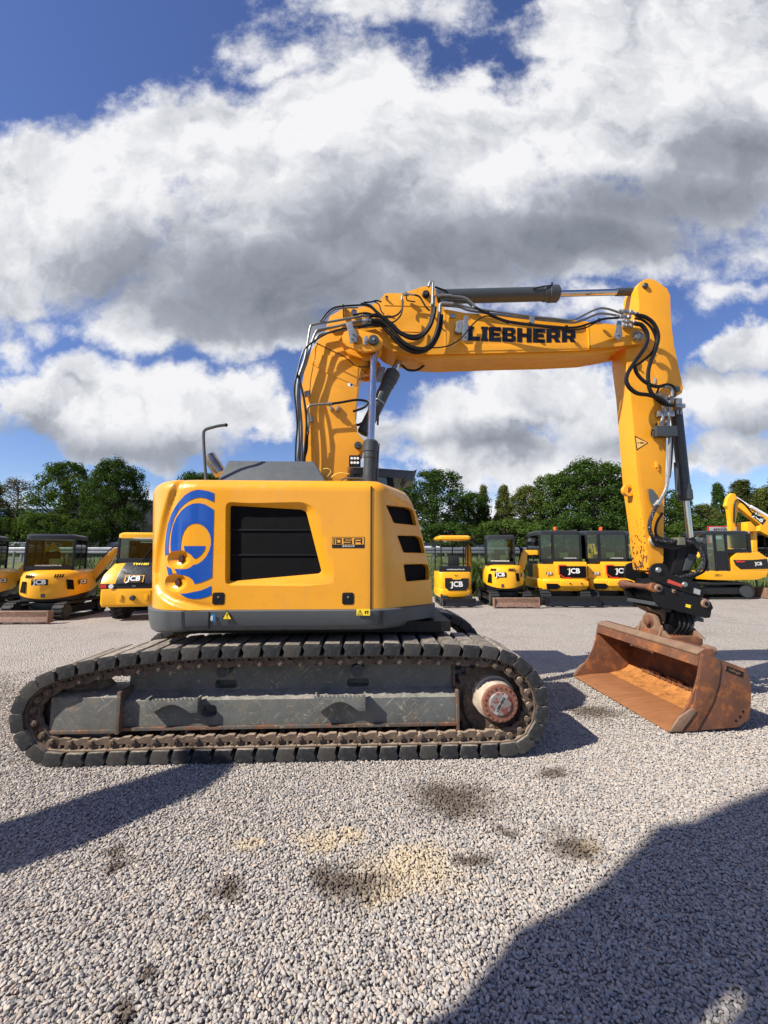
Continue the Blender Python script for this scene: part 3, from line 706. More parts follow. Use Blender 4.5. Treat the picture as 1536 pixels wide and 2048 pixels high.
# recessed intake window in the side door
DP = .042
outer = rounded([Vector((p.x, YB, p.z)) for p in poly2([(451,1004),(607,1004),(628,1014),(667,1150),(662,1168),(450,1171)], YB)], .05, 4)
innr = rounded([Vector((p.x, YB + DP, p.z)) for p in poly2([(460,1011),(604,1019),(613,1025),(643,1142),(638,1147),(459,1163)], YB + DP)], .022, 4)
ext = [o + (o - i) * .35 for o, i in zip(outer, innr)]
mb = MB(); mb.loft([ext, innr])
mb2 = MB(); mb2.prism([Vector((p.x, YB + DP - .01, p.z)) for p in innr], [Vector((p.x, YB + DP + .10, p.z)) for p in innr])
boolean(hood, mb); boolean(hood, mb2)
grille = MB().prism([Vector((p.x, YB + DP + .014, p.z)) for p in innr], [Vector((p.x, YB + DP + .09, p.z)) for p in innr]).build('intake_grille', 'glassblack', hood)
mb = MB()
for yl_, yr_, xr in ((1060, 1060, 625), (1110, 1110, 636)):
    a = L(460, yl_, YB + DP + .02); b = L(xr, yr_, YB + DP + .02); mb.box(((a.x + b.x) / 2, YB + DP + .010, a.z), (b.x - a.x, .012, .012))
mb.build('grille_bar', 'black', grille, bevel=.002)
# vents on the chamfered corner
n3 = Vector((.38, -(XA - (Bb.x - .2)) * -1, 0))
def cham_plane():
    A0 = Vector((XA, YB, ZS1)); P0 = plan(ZS1)[-2]; P1 = plan(ZT - .3)[-2]
    a = Vector((P0.x, P0.y, ZS1)); b = Vector((P1.x, P1.y, ZT - .3)); A1 = Vector((XA, YB, ZT))
    c_ = plan(ZS1 + .5)[-5]; Pm = Vector((c_.x, c_.y, ZS1 + .5))
    n = (a - A0).cross(b - A0)
    return n
def cham_pt(px, py):
    """ray against the lofted chamfer"""
    o, d = Lr(px, py); y = YB + .15
    for _ in range(25):
        q = o + d * ((y - o.y) / d.y)
        Pz = plan(min(max(q.z, ZS1), ZT)); seg = Pz[-9:] + Pz[:3]; best = None
        xs = [s.x for s in seg]; ys = [s.y for s in seg]
        idx = np.argsort(xs); yn = float(np.interp(q.x, np.array(xs)[idx], np.array(ys)[idx])); y = .5 * y + .5 * yn
    return q
vents = [[(770,1009),(815,1014),(826,1020),(834,1052),(787,1047)], [(793,1070),(835,1071),(843,1077),(850,1107),(806,1106)], [(806,1128),(850,1127),(857,1134),(858,1160),(811,1164)]]
hn = Vector((.55, -.83, .12)).normalized()
for vp in vents:
    pts = rounded([cham_pt(*q) for q in vp], .022, 3)
    boolean(hood, MB().prism([p + hn * .05 for p in pts], [p - hn * .12 for p in pts]))
    cen = sum(pts, Vector()) / len(pts)
    MB().prism([p - hn * .045 for p in pts], [p - hn * .11 for p in pts]).build('vent_mesh', 'glassblack', hood)
    mb = MB()
    for i in range(len(pts)): mb.tube([pts[i], pts[(i + 1) % len(pts)]], .0045, n=6, smooth=False)
    mb.build('vent_rim', 'yellow', hood)
# scooped tie-down pockets
for px, py in ((356,1118),(349,1165)):
    y = -1.1
    for _ in range(10): q = L(px, py, y); y = side_y(q.x, q.z)
    c0 = Vector((q.x - .0, y - .062, q.z)); tl = Matrix.Rotation(-.55, 3, 'Z'); 
    mb = MB(); mb.ball((0, 0, 0), .150, .105, .088, n=14); mb.v = [tuple(tl @ Vector(w) + c0) for w in mb.v]; boolean(hood, mb)
    hp = c0 + Vector((.012, .096, .0)); hm = MB(); hm.lathe(hp + Vector((0, -.012, 0)), hp + Vector((0.02, .05, 0)), [(0, .024), (1, .024)], 20)
    hm.v = [(v_[0], v_[1], hp.z + (v_[2] - hp.z) * 1.25) for v_ in hm.v]
    hm.build('tie_down_hole', mat('dark_red_hole', (.05, .006, .004), .6), hood)
hood.data.shade_smooth(); hood.data.set_sharp_from_angle(angle=R(32))
# door seams
mb = MB(); xs = X_(742, 1100, YB); mb.bx(xs - .005, xs + .005, YB - .0025, YB + .02, ZS1, ZT - .06); mb.build('door_seam', 'void', hood)
# latches
for px in (437, 696):
    a = L(px, 1197, YB); mb = MB()
    mb.prism(rounded([Vector((a.x + dx, YB - .004, a.z + dz)) for dx, dz in ((-.048, -.048), (.048, -.048), (.048, .048), (-.048, .048))], .02), rounded([Vector((a.x + dx, YB + .01, a.z + dz)) for dx, dz in ((-.048, -.048), (.048, -.048), (.048, .048), (-.048, .048))], .02))
    lt = mb.build('door_latch', 'black', hood, bevel=.002); mb = MB(); mb.cyl((a.x, YB - .009, a.z + .012), (a.x, YB - .003, a.z + .012), .008, n=12); mb.build('lock_barrel', 'zinc', lt)
# decals laid on the side: outline in (px,py), tessellated and wrapped on the side surface
def wrap(pts_px, name, m_, off=.003, parent=None, cell=.03, holes=None):
    P = []
    for px, py in pts_px:
        y = -1.2
        for _ in range(12): q = L(px, py, y); y = side_y(q.x, q.z) if q.x < -.75 else YB
        P.append((q.x, q.z))
    return P
def wrap_build(P, name, m_, off=.003, parent=None):
    bm = bmesh.new(); vs = [bm.verts.new((x, 0, z)) for x, z in P]; f = bm.faces.new(vs)
    xs = [p[0] for p in P]; k = min(xs) + .015
    while k < max(xs):
        bmesh.ops.bisect_plane(bm, geom=bm.verts[:] + bm.edges[:] + bm.faces[:], plane_co=(k, 0, 0), plane_no=(1, 0, 0)); k += .02
    for v in bm.verts:
        x = v.co.x; s = (side_y(x - .005, v.co.z) - side_y(x + .005, v.co.z)) / .01; nn = Vector((-s, -1, 0)).normalized()
        d = .026 * min(1, max(0, cwdist(x, v.co.z) / .034))
        v.co = Vector((x, side_y(x, v.co.z), v.co.z)) + nn * (off + d)
    me = bpy.data.meshes.new(name); bm.to_mesh(me); bm.free(); o = bpy.data.objects.new(name, me); COL.objects.link(o); me.materials.append(M[m_]); me.shade_smooth(); o.parent = parent
    return o
def Z2(pts): return [(300 + x / 7.875, 960 + y / 7.877) for x, y in pts]
def ptx(pts):  return wrap(crom2(Z2(pts)), '', '')
def crom2(pts): return pts
lg = Z2([(1015,210),(1010,350),(950,322),(880,290),(800,275),(715,285),(620,325),(530,390),(450,480),(390,590),(345,720),(315,850),(300,980),(292,1100),(300,1165),(270,1180),(240,1190),(236,1080),(245,950),(262,820),(290,680),(335,545),(390,440),(460,340),(550,240),(650,180),(745,152),(840,160),(930,180)])
wrap_build(wrap(lg, 'ring', 'blue'), 'blue_ring_decal', 'blue', parent=hood)
lg = Z2([(262,1355),(330,1390),(345,1430),(360,1490),(290,1495)]); wrap_build(wrap(lg, '', ''), 'blue_ring_decal', 'blue', parent=hood)
lg = Z2([(475,1790),(580,1785),(700,1760),(800,1740),(890,1705),(968,1665),(965,1810),(880,1845),(790,1870),(690,1875),(600,1860),(530,1830)]); wrap_build(wrap(lg, '', ''), 'blue_ring_decal', 'blue', parent=hood)
# inner disc with the yellow drop shape left open: two pieces (left/top and right/bottom)
lg = Z2([(1008,470),(1000,800),(990,1100),(978,1535),(900,1575),(800,1615),(700,1638),(690,1600),(660,1560),(600,1520),(520,1495),(432,1490),(415,1450),(385,1400),(520,1405),(600,1395),(660,1362),(680,1338),(750,1325),(830,1270),(890,1200),(940,1100),(962,1010),(960,930),(940,850),(900,780),(850,730),(780,690),(715,684),(650,695),(590,735),(540,800),(505,890),(488,1000),(485,1115),(430,1112),(330,1130),(326,1000),(338,850),(365,720),(420,590),(490,490),(580,415),(680,372),(770,365),(860,382),(940,425)])
wrap_build(wrap(lg, '', ''), 'blue_disc_decal', 'blue', parent=hood)
lg = Z2([(535,1040),(875,1040),(860,1100),(820,1160),(770,1210),(710,1242),(685,1225),(650,1180),(600,1145),(550,1120)]); wrap_build(wrap(lg, '', ''), 'blue_drop_decal', 'blue', parent=hood)
# group badge
def quadpx(pts, name, m_, off, y=YB, parent=None):
    return MB().poly([Vector((p.x, y - off, p.z)) for p in poly2(pts, y)]).build(name, m_, parent or hood, smooth=False)
badge = quadpx([(664,1074),(729,1074),(729,1096),(664,1096)], 'maker_badge', 'decal_black', .0025)
quadpx([(665.2,1075.2),(727.8,1075.2),(727.8,1089),(665.2,1089)], 'badge_field', 'decal_yellow' if False else 'yellow', .0035, parent=badge)
mb = MB()
def strokes(lst, y=YB, off=.0045, mbx=mb):
    for (xa, ya, xb, yb) in lst:
        a = L(xa, yb, y); b = L(xb, ya, y); mbx.poly([(a.x, y - off, a.z), (b.x, y - off, a.z), (b.x, y - off, b.z), (a.x, y - off, b.z)])
# P-like, S, A in blocky strokes
strokes([(667,1076.5,669.6,1088),(671,1076.5,683.5,1079.2),(681,1076.5,683.5,1088),(672,1080.5,674.4,1088),(674.4,1085.5,683,1088),
         (687,1076.5,704,1079),(687,1076.5,689.6,1083),(687,1081,704,1083.4),(701.4,1081,704,1088),(687,1085.6,704,1088),
         (708,1079,710.6,1088),(709,1076.5,724,1079),(721.6,1076.5,724.4,1088),(711.5,1082,722,1084.3)])
mb.build('badge_lettering', 'decal_black', badge, smooth=False)
c0 = L(697, 1092.4, YB); text_mb('GROUP', .020, (c0.x, YB - .0035, c0.z), (1, 0, 0), (0, 0, 1), bold=.02, sx=1.2, tracking=1.4).build('badge_lettering', 'decal_white', badge)

# ---------------------------------------------------------------- grey skirt
rings = []
for z, e in ((ZS0 - .03, .10), (ZS0 - .018, .045), (ZS0, .018), (ZS0 + .03, .0), (ZS1 - .01, -.012), (ZS1 - .004, -.004), (ZS1 + .0, .02)):
    P = plan(ZS1); Pi = inner(P, e - .012); rr_ = []
    for p in Pi:
        dz = -.03 * min(1, max(0, (-.85 - p.x) / .3)) if z < ZS0 + .02 else 0
        if z < ZS0 + .02 and p.x > .9: dz += .03
        if p.x < -.3:
            pass
        rr_.append((p.x - (.028 if p.x < -1.0 else 0), p.y - (.012 if (p.y < 0 and p.x < -.9) else 0), z + dz))
    rings.append(rr_)
skirt = MB().loft(rings).build('skirt_panel', 'grey', EX, ang=30)
mb = MB(); 
for px in (420, 765): x = X_(px, 1235, YB); mb.bx(x - .004, x + .004, YB - .026, YB, ZS0 + .005, ZS1 - .012)
mb.build('skirt_seam', 'void', skirt)
def tri(pts, m_, off, nm='warning_triangle', y=YB - .030, parent=skirt): return MB().poly([Vector((p.x, y - off, p.z)) for p in poly2(pts, y)]).build(nm, m_, parent, smooth=False)
tri([(444,1239.5),(454,1220),(465,1239.5)], 'decal_black', .002); tri([(446.5,1238),(454,1223.2),(462.6,1238)], 'decal_yellow', .003)
tri([(453,1227),(455.6,1227),(454.9,1233.5),(453.7,1233.5)], 'decal_black', .004); tri([(453.3,1234.5),(455.3,1234.5),(455.3,1236.5),(453.3,1236.5)], 'decal_black', .004)
tri([(423,1228),(430.5,1228),(430.5,1243),(423,1243)], 'decal_blue', .002, 'hook_label')
c0 = L(426.7, 1235.5, YB); text_mb('8', .055, (c0.x, YB - .034, c0.z), (1, 0, 0), (0, 0, 1), sx=.75).build('hook_mark', 'decal_white', skirt)
tri([(713,1217.5),(740,1217.5),(740,1231),(713,1231)], 'decal_yellow', .002, 'hazard_label')
tri([(714.5,1230),(720,1219),(725.5,1230)], 'decal_black', .003); tri([(716.3,1229),(720,1221.3),(723.7,1229)], 'decal_yellow', .004)
tri([(719.5,1223),(720.6,1223),(720.4,1228),(719.7,1228)], 'decal_black', .005)
tri([(729,1222.5),(733,1221),(732,1227),(730.5,1229)], 'decal_black', .003); tri([(733.5,1221.5),(737,1221),(736.4,1228),(734.6,1228)], 'decal_black', .003)

# ---------------------------------------------------------------- things on top of the housing
ya = -.98
cpx = [(431,961),(455,921),(629,919),(657,963)]
low = [L(*q, ya) for q in (cpx[0], cpx[3])]; up = [L(*q, ya + .20) for q in (cpx[1], cpx[2])]
xl, xr = low[0].x, low[1].x; zt2 = up[0].z
mb = MB(); r0 = [(xl, ya, ZT - .01), (xr, ya, ZT - .01), (xr - .05, .55, ZT - .01), (xl, .55, ZT - .01)]
r1 = [(up[0].x, ya + .20, zt2), (up[1].x, ya + .20, zt2), (up[1].x - .04, .40, zt2), (up[0].x, .40, zt2)]
mb.loft([r0, r1]); mb.build('engine_cover', 'grey', EX, bevel=.022, seg=3)
tp = [L(412, 960, -1.0), L(409, 915, -1.0), L(407, 872, -1.0), L(409, 861, -1.0), L(417, 857, -.99), L(436, 852, -.97), L(452, 850, -.94)]
hr = MB().tube(tp, .0135, n=10, sub=4).build('handrail', 'grey', EX); MB().ball(tp[-1], .017, n=6).build('rail_cap', 'black', hr)
mb = MB(); mb.tube([L(441, 948, -.6), L(418, 912, -.6)], .062, n=24, smooth=False); ex_ = mb.build('exhaust_stack', mat('blued_exhaust_steel', (.36, .33, .28), .22, metal=.95, vary=.3, nscale=9), EX, bevel=.004)
p0 = L(418, 912, -.6); d_ = (L(418, 912, -.6) - L(441, 948, -.6)).normalized(); MB().cyl(p0 + d_ * -.01, p0 + d_ * .002, .054, n=24).build('exhaust_mouth', 'void', ex_)
# cab far side (its roof and dark frame show over the corner)
cb0 = L(757, 932, .35); cb1 = L(834, 941, .35); xa_ = .25; xb_ = cb1.x
mb = MB(); mb.bx(xa_, xb_ - .18, .34, 1.2, 1.1, 1.6); zr = cb0.z
cab = mb.build('operator_cab', 'darkgrey', EX, bevel=.03)
mb = MB()
for (x, y) in ((xa_ + .04, .38), (xa_ + .04, 1.16), (xb_ - .22, .38), (xb_ - .22, 1.16)):
    top = (x - (.12 if x > .8 else 0), y); mb.prism([(x - .04, y - .03, 1.55), (x + .04, y - .03, 1.55), (x + .04, y + .03, 1.55), (x - .04, y + .03, 1.55)], [(top[0] - .04, y - .03, zr - .1), (top[0] + .04, y - .03, zr - .1), (top[0] + .04, y + .03, zr - .1), (top[0] - .04, y + .03, zr - .1)])
mb.build('cab_pillar', 'black', cab, bevel=.008)
mb = MB(); mb.prism([(xa_ - .03, .33, zr - .10), (xb_ - .18, .33, zr - .16), (xb_ - .18, 1.21, zr - .16), (xa_ - .03, 1.21, zr - .10)], [(xa_ - .03, .36, zr + .01), (xb_ - .02, .36, cb1.z - .0), (xb_ - .02, 1.18, cb1.z), (xa_ - .03, 1.18, zr + .01)])
mb.build('cab_roof', 'grey', cab, bevel=.02)
mb = MB(); mb.bx(xa_ + .08, xb_ - .3, .36, .365, 1.6, zr - .1); mb.bx(xa_ + .08, xb_ - .3, 1.175, 1.18, 1.6, zr - .1); mb.build('cab_glass', 'glass', cab)
pv = L(822, 955, .33); mb = MB(); mb.prism([L(806,958,.34), L(822,944,.34), L(834,938,.34), L(828,960,.34), L(812,964,.34)], [L(806,958,.34)+Vector((0,.5,0)), L(822,944,.34)+Vector((0,.5,0)), L(834,938,.34)+Vector((0,.5,0)), L(828,960,.34)+Vector((0,.5,0)), L(812,964,.34)+Vector((0,.5,0))]); mb.build('sun_visor', 'grey', cab, bevel=.006)
# work light on its bracket
yw = -.80
a = L(698, 910, yw); b = L(721, 932, yw); mb = MB(); mb.bx(a.x, b.x, yw, yw + .07, b.z, a.z); wl = mb.build('work_light', 'black', EX, bevel=.008)
mb = MB()
for i in range(3):
    for j in range(2): mb.cyl((a.x + (b.x - a.x) * (.24 + .26 * i), yw - .003, b.z + (a.z - b.z) * (.3 + .4 * j)), (a.x + (b.x - a.x) * (.24 + .26 * i), yw + .004, b.z + (a.z - b.z) * (.3 + .4 * j)), .0125, n=14)
mb.build('lamp_lens', 'glass_lamp', wl)
a = L(701, 937, yw); b = L(722, 957, yw); mb = MB(); mb.bx(a.x, b.x, yw + .01, yw + .09, b.z, a.z); mb.build('junction_box', 'black', EX, bevel=.006)
mb = MB(); mb.tube([L(695,958,yw - .02), L(696,938,yw - .02), L(698,935,yw - .02), L(724,935,yw - .02), L(727,938,yw - .02), L(727,958,yw - .02)], .005, n=6, sub=2)
mb.tube([L(682,964,yw - .03), L(690,957,yw - .03), L(728,957,yw - .03), L(735,964,yw - .03)], .007, n=6, sub=2); mb.build('lamp_bracket', 'grey', EX)
mb = MB(); mb.tube([L(698,948,yw - .02), L(680,946,yw - .04), L(667,951,yw - .05), L(664,956,yw - .04), L(676,959,yw - .03), L(686,958,yw - .02), L(696,950,yw - .01)], .006, n=8)
mb.tube([L(646,938,-.7), L(655,937,-.72), L(662,943,-.72), L(655,955,-.74), L(664,964,-.76)], .004, n=6); mb.build('lamp_cable', mat('yellow_cable', (.8, .55, .12), .5), EX)

# ---------------------------------------------------------------- boom
YBm = -.17; YBf = .17
def px2(pts, y): return [(q.x, q.z) for q in (L(a, b, y) for a, b in pts)]
lower_px = [(640,1010),(612,958),(606,880),(603,815),(604,770),(611,730),(624,700),(642,672),(662,650),(690,644),(716,650),(733,672),(738,700),(730,716),(723,733),(717,760),(713,800),(710,835),(716,866),(727,880),(724,902),(712,915),(700,930),(692,968),(690,1010)]
lb = MB().plate(px2(lower_px, YBm), YBm, YBf).build('lower_boom', 'boom_yellow', EX, bevel=.006)
# weld seams and side plate doubling on the lower boom
mb = MB(); mb.plate(px2([(634,708),(700,717),(718,726),(713,772),(690,762),(650,745),(622,727)], YBm), YBm - .006, YBm); mb.build('doubler_plate', 'boom_yellow', lb, bevel=.003)
# pin lugs of the lift cylinders
lug_px = [(684,676),(688,666),(697,662),(716,661),(741,667),(756,671),(765,681),(765,691),(759,699),(747,703),(727,705),(710,700),(694,694),(686,686)]
for y0, y1 in ((-.40, -.36), (-.24, -.175), (.175, .24), (.36, .40)): MB().plate(px2(lug_px, -.38), y0, y1).build('cylinder_lug', 'boom_yellow', lb, bevel=.006)
q = L(716, 682, -.38); MB().cyl((q.x, -.40, q.z), (q.x, .40, q.z), .052, n=24).build('cross_tube', 'boom_yellow', lb)
pin = L(747, 682, -.40); PNX, PNZ = pin.x, pin.z
mb = MB(); mb.lathe((PNX, -.44, PNZ), (PNX, .44, PNZ), [(0, .048), (.012, .056), (.05, .056), (.052, .035), (.95, .035), (1, .05)], 28); pn = mb.build('joint_pin', 'darkgrey', EX, bevel=.003)
mb = MB(); mb.cyl((PNX, -.447, PNZ), (PNX, -.44, PNZ), .018, n=6); mb.build('grease_nipple', 'zinc', pn)
# main boom
YM0, YM1 = -.19, .19
upper_px = [(652,652),(660,632),(684,618),(742,611),(758,602),(769,588),(776,586),(807,586),(822,581),(845,573),(858,571),(868,576),(873,588),(875,604),(890,618),(932,626),(1060,632),(1166,642),(1240,650),(1240,694),(1176,700),(1100,703),(1000,706),(860,709),(822,708),(790,704),(770,694),(750,676),(720,664),(690,660),(664,664)]
ub = MB().plate(px2(upper_px, YM0), YM0, YM1).build('main_boom', 'boom_yellow', EX, bevel=.007)
# belly of the main boom: lower skin a little deeper than the side plates, boxed nose forking round the stick
belly_px = [(772,696),(822,709),(860,711),(1000,708),(1176,702),(1236,697),(1236,702),(1180,712),(1100,716),(1000,718),(880,722),(840,720),(800,712)]
MB().plate(px2(belly_px, YM0 + .05), YM0 + .03, YM1 - .03).build('boom_belly', 'boom_yellow', ub, bevel=.004)
nose_px = [(1170,650),(1240,653),(1262,656),(1282,660),(1290,668),(1290,680),(1281,688),(1262,691),(1230,695),(1180,698)]
for y0, y1 in ((YM0 - .025, YM0 + .03), (YM1 - .03, YM1 + .025)): MB().plate(px2(nose_px, YM0), y0, y1).build('boom_nose', 'boom_yellow', ub, bevel=.005)
mb = MB(); mb.plate(px2([(888,622),(890,706),(893,706),(891,622)], YM0), YM0 - .004, YM0 + .002); mb.plate(px2([(1173,650),(1176,699),(1178,699),(1175,650)], YM0), YM0 - .028, YM0)
mb.plate(px2([(768,609),(872,612),(872,614),(768,611)], YM0), YM0 - .005, YM0 + .002)
mb.plate(px2([(765,660),(848,663),(848,665),(765,662)], YM0), YM0 - .005, YM0 + .002); mb.build('weld_bead', 'boom_yellow', ub, bevel=.001)
# reinforcement stripe plate along the lower edge
MB().plate(px2([(895,690),(1176,685),(1176,697),(895,703)], YM0), YM0 - .006, YM0 + .001).build('edge_strip', 'boom_yellow', ub, bevel=.002)
for (px, py, r, m_) in ((852,587,.042,'black'),(1275,673,.058,'zinc'),(773,595,.012,'zinc')):
    q = L(px, py, YM0 - .03); mb = MB(); mb.lathe((q.x, YM0 - .035 - (.02 if px > 1200 else 0), q.z), (q.x, YM0 + .05, q.z), [(0, r * .8), (.06, r), (1, r)], 24); o = mb.build('boom_pin', m_, ub, bevel=.003)
    if px < 900: MB().cyl((q.x, YM0 - .042, q.z), (q.x, YM0 - .034, q.z), r * .45, n=16).build('pin_bolt', 'darkgrey', o)
q = L(1275, 673, YM0 - .06)
mb = MB(); mb.cyl((q.x, YM0 - .075, q.z), (q.x, YM0 - .05, q.z), .036, n=6)
for k in range(6):
    a_ = k * math.pi / 3 + .4; mb.cyl((q.x + .047 * math.cos(a_), YM0 - .062, q.z + .047 * math.sin(a_)), (q.x + .047 * math.cos(a_), YM0 - .05, q.z + .047 * math.sin(a_)), .008, n=6)
mb.build('pin_bolt', 'zinc', ub, bevel=.002)
q = L(773, 594, YM0); MB().cyl((q.x, YM0 - .003, q.z), (q.x, YM0 + .002, q.z), .017, n=16).build('lifting_eye', 'void', ub)
# LIEBHERR lettering, built from block strokes
GLY = {'L': (1.0, [(0, 0, .40, 1), (.40, 0, .98, .30), (-.05, .80, .50, 1)]), 'I': (.52, [(.06, 0, .46, 1), (-.02, 0, .54, .2), (-.02, .8, .54, 1)]),
       'E': (.98, [(0, 0, .40, 1), (.40, 0, .95, .27), (.40, .385, .86, .615), (.40, .73, .95, 1)]),
       'B': (1.08, [(0, 0, .40, 1), (.40, 0, .88, .24), (.40, .40, .90, .62), (.40, .78, .86, 1), (.70, .05, 1.04, .44), (.68, .58, 1.0, .95)]),
       'H': (1.16, [(0, 0, .40, 1), (.40, .37, .74, .63), (.74, 0, 1.14, 1)]),
       'R': (1.14, [(0, 0, .40, 1), (.40, .36, .80, .60), (.40, .77, .88, 1), (.68, .42, 1.05, .94), ('p', [(.52, .42), (.88, .42), (1.18, 0), (.74, 0)])])}
def block_text(word, quad, y, gap=.07):
    tot = sum(GLY[c_][0] for c_ in word) + gap * (len(word) - 1); x = 0; mb = MB()
    (x0, y0), (x1, y1), (x2, y2), (x3, y3) = quad     # bottom left, bottom right, top right, top left (pixels)
    def P(u, v):
        u /= tot; bx_ = x0 + (x1 - x0) * u; by_ = y0 + (y1 - y0) * u; tx = x3 + (x2 - x3) * u; ty = y3 + (y2 - y3) * u
        q_ = L(bx_ + (tx - bx_) * v, by_ + (ty - by_) * v, y); return (q_.x, y - k_ * .0004, q_.z)
    for c_ in word:
        for k_, s_ in enumerate(GLY[c_][1]):
            pts = s_[1] if s_[0] == 'p' else [(s_[0], s_[1]), (s_[2], s_[1]), (s_[2], s_[3]), (s_[0], s_[3])]
            mb.poly([P(x + a_, b_) for a_, b_ in pts])
        x += GLY[c_][0] + gap
    return mb
block_text('LIEBHERR', ((935,681),(1153,688),(1153,660),(935,652)), YM0 - .004).build('boom_lettering', 'decal_black', ub, smooth=False)
# brackets on the boom
def bracket(pts, y, m_='zinc', t=.012, par=None): return MB().plate(px2(pts, y), y, y + t).build('hose_bracket', m_, par or ub, bevel=.002)
bracket([(928,631),(937,631),(936,680),(927,682),(924,678)], YM0 - .09); bracket([(1235,641),(1243,641),(1245,670),(1242,678),(1234,678),(1228,672),(1233,655)], YM0 - .10)
bracket([(691,645),(704,643),(707,655),(715,672),(713,684),(700,686),(697,665)], YM0 - .24); bracket([(728,674),(735,671),(735,688),(727,690)], -.42)
bracket([(1059,631),(1069,631),(1069,646),(1059,646)], YM0 - .06); bracket([(608,783),(619,780),(622,790),(610,795)], YBm - .03); 
for (px, py, y) in ((916,652,-.24),(1238,668,-.31),(704,676,-.45),(732,682,-.44),(707,667,-.45),(931,672,-.30)):
    q = L(px, py, y); MB().cyl((q.x, y - .012, q.z), (q.x, y + .02, q.z), .011, n=6).build('bracket_bolt', 'zinc', ub)
# ---------------------------------------------------------------- cylinders
def cylinder(name, a, b, split, rb, rr, collar=1.2, dark='darkgrey', parent=EX, eye=None):
    a = Vector(a); b = Vector(b); s = a.lerp(b, split)
    k = .10 / max(.1, (s - a).length)
    o = MB().lathe(a, s, [(0, rb * .85), (.02, rb), (1 - 2 * k, rb), (1 - 2 * k + .01, rb * 1.1), (1 - k * 1.3, rb * 1.1), (1 - k * 1.25, rb * collar), (1 - k * .2, rb * collar), (1 - k * .12, rb * 1.08), (1, rb * .95)], 32).build(name, dark, parent, bevel=.0)
    o.data.set_sharp_from_angle(angle=R(20))
    MB().cyl(s, b, rr, n=28).build('piston_rod', 'chrome', o)
    return o
for yc in (-.30, .30):
    a = L(738, 985, yc); s = L(739, 881, yc); b = L(748, 700, yc); f = (s - a).length / ((s - a).length + (b - s).length)
    lc = cylinder('lift_cylinder', a, b, f, .068, .040); lc.data  # eye at the pin
    MB().cyl((PNX, yc - .045, PNZ), (PNX, yc + .045, PNZ), .062, n=24).build('rod_eye', 'darkgrey', lc, bevel=.004)
    if yc < 0:
        t1 = [L(749,975,yc - .03), L(750,940,yc - .03), L(756,895,yc - .03), L(757,885,yc - .03)]; MB().tube([L(755,975,yc), L(755,930,yc), L(757,893,yc)], .012, n=8).build('cylinder_line', 'grey', lc)
        qq = L(757, 890, yc); MB().ball(qq, .017, n=6).build('line_fitting', 'zinc', lc)
        MB().tube([L(743,958,yc - .02), L(745,935,yc - .05), L(748,915,yc - .05), L(752,905,yc - .03)], .006, n=6).build('cylinder_line', 'hose', lc)
a = L(726, 868, 0); s = L(787, 742, 0); b = L(803, 712, 0); f = (s - a).length / (b - a).length
ac = cylinder('adjusting_cylinder', a, b, f, .075, .042, 1.18, 'darkgrey')
mid = a.lerp(s, .5); dr = (s - a).normalized(); MB().lathe(mid - dr * .01, mid + dr * .01, [(0, .077), (.2, .082), (.8, .082), (1, .077)], 28).build('clamp_band', 'zinc', ac)
q = L(716, 890, YBm - .03); mb = MB(); mb.lathe((q.x, YBm - .04, q.z), (q.x, YBm + .3, q.z), [(0, .035), (.05, .042), (1, .042)], 24); mb.cyl((q.x, YBm - .046, q.z), (q.x, YBm - .04, q.z), .008, n=8); mb.build('boom_pin', 'darkgrey', lb)
a = L(866, 594, 0); s = L(1117, 588, 0); b = L(1281, 583, 0); f = (s - a).length / (b - a).length
stc = cylinder('stick_cylinder', a, b, f, .082, .038, 1.22)
r_ = L(1232, 584, 0); MB().cyl(r_, L(1280, 583, 0), .047, n=20).build('rod_head', 'darkgrey', stc, bevel=.004)
mb = MB(); 
for py in (574,):
    mb.tube([L(1066,578,-.09), L(1085,573,-.10), L(1104,571,-.09)], .008, n=8); mb.tube([L(1104,566,-.05), L(1104,572,-.06)], .012, n=8)
mb.build('cylinder_line', 'black', stc)
# ---------------------------------------------------------------- stick
YS0, YS1 = -.14, .14
st_px = [(1275,576),(1279,565),(1288,559),(1299,557),(1312,561),(1334,577),(1340,590),(1341,640),(1347,690),(1356,738),(1366,778),(1364,786),(1357,790),(1351,789),(1346,820),(1337,860),(1333,878),(1331,956),(1328,1019),(1327,1121),(1322,1140),(1310,1146),(1298,1141),(1287,1045),(1276,968),(1268,867),(1261,783),(1252,715),(1252,692),(1262,668),(1276,640),(1278,606)]
stick = MB().plate(px2(st_px, YS0), YS0, YS1).build('stick', 'stick_yellow', EX, bevel=.007)
MB().plate(px2([(1276,578),(1280,566),(1299,558),(1333,577),(1340,592),(1341,640),(1347,690),(1366,778),(1358,788),(1340,786),(1320,775),(1308,740),(1296,700),(1280,640)], YS0), YS0 - .006, YS0).build('ear_plate', 'boom_yellow', stick, bevel=.003)
for (px, py, r) in ((1291,571,.034),(1354,778,.036),(1309,1083,.058)):
    q = L(px, py, YS0 - .02); mb = MB(); mb.lathe((q.x, YS0 - .035, q.z), (q.x, YS1 + .03, q.z), [(0, r * .75), (.03, r), (1, r)], 24); o = mb.build('stick_pin', 'darkgrey' if py < 1000 else 'zinc', stick, bevel=.003)
q = L(1309, 1083, YS0); MB().lathe((q.x, YS0 - .012, q.z), (q.x, YS0 + .01, q.z), [(0, .072), (1, .08)], 30).build('pin_boss', 'boom_yellow', stick, bevel=.002)
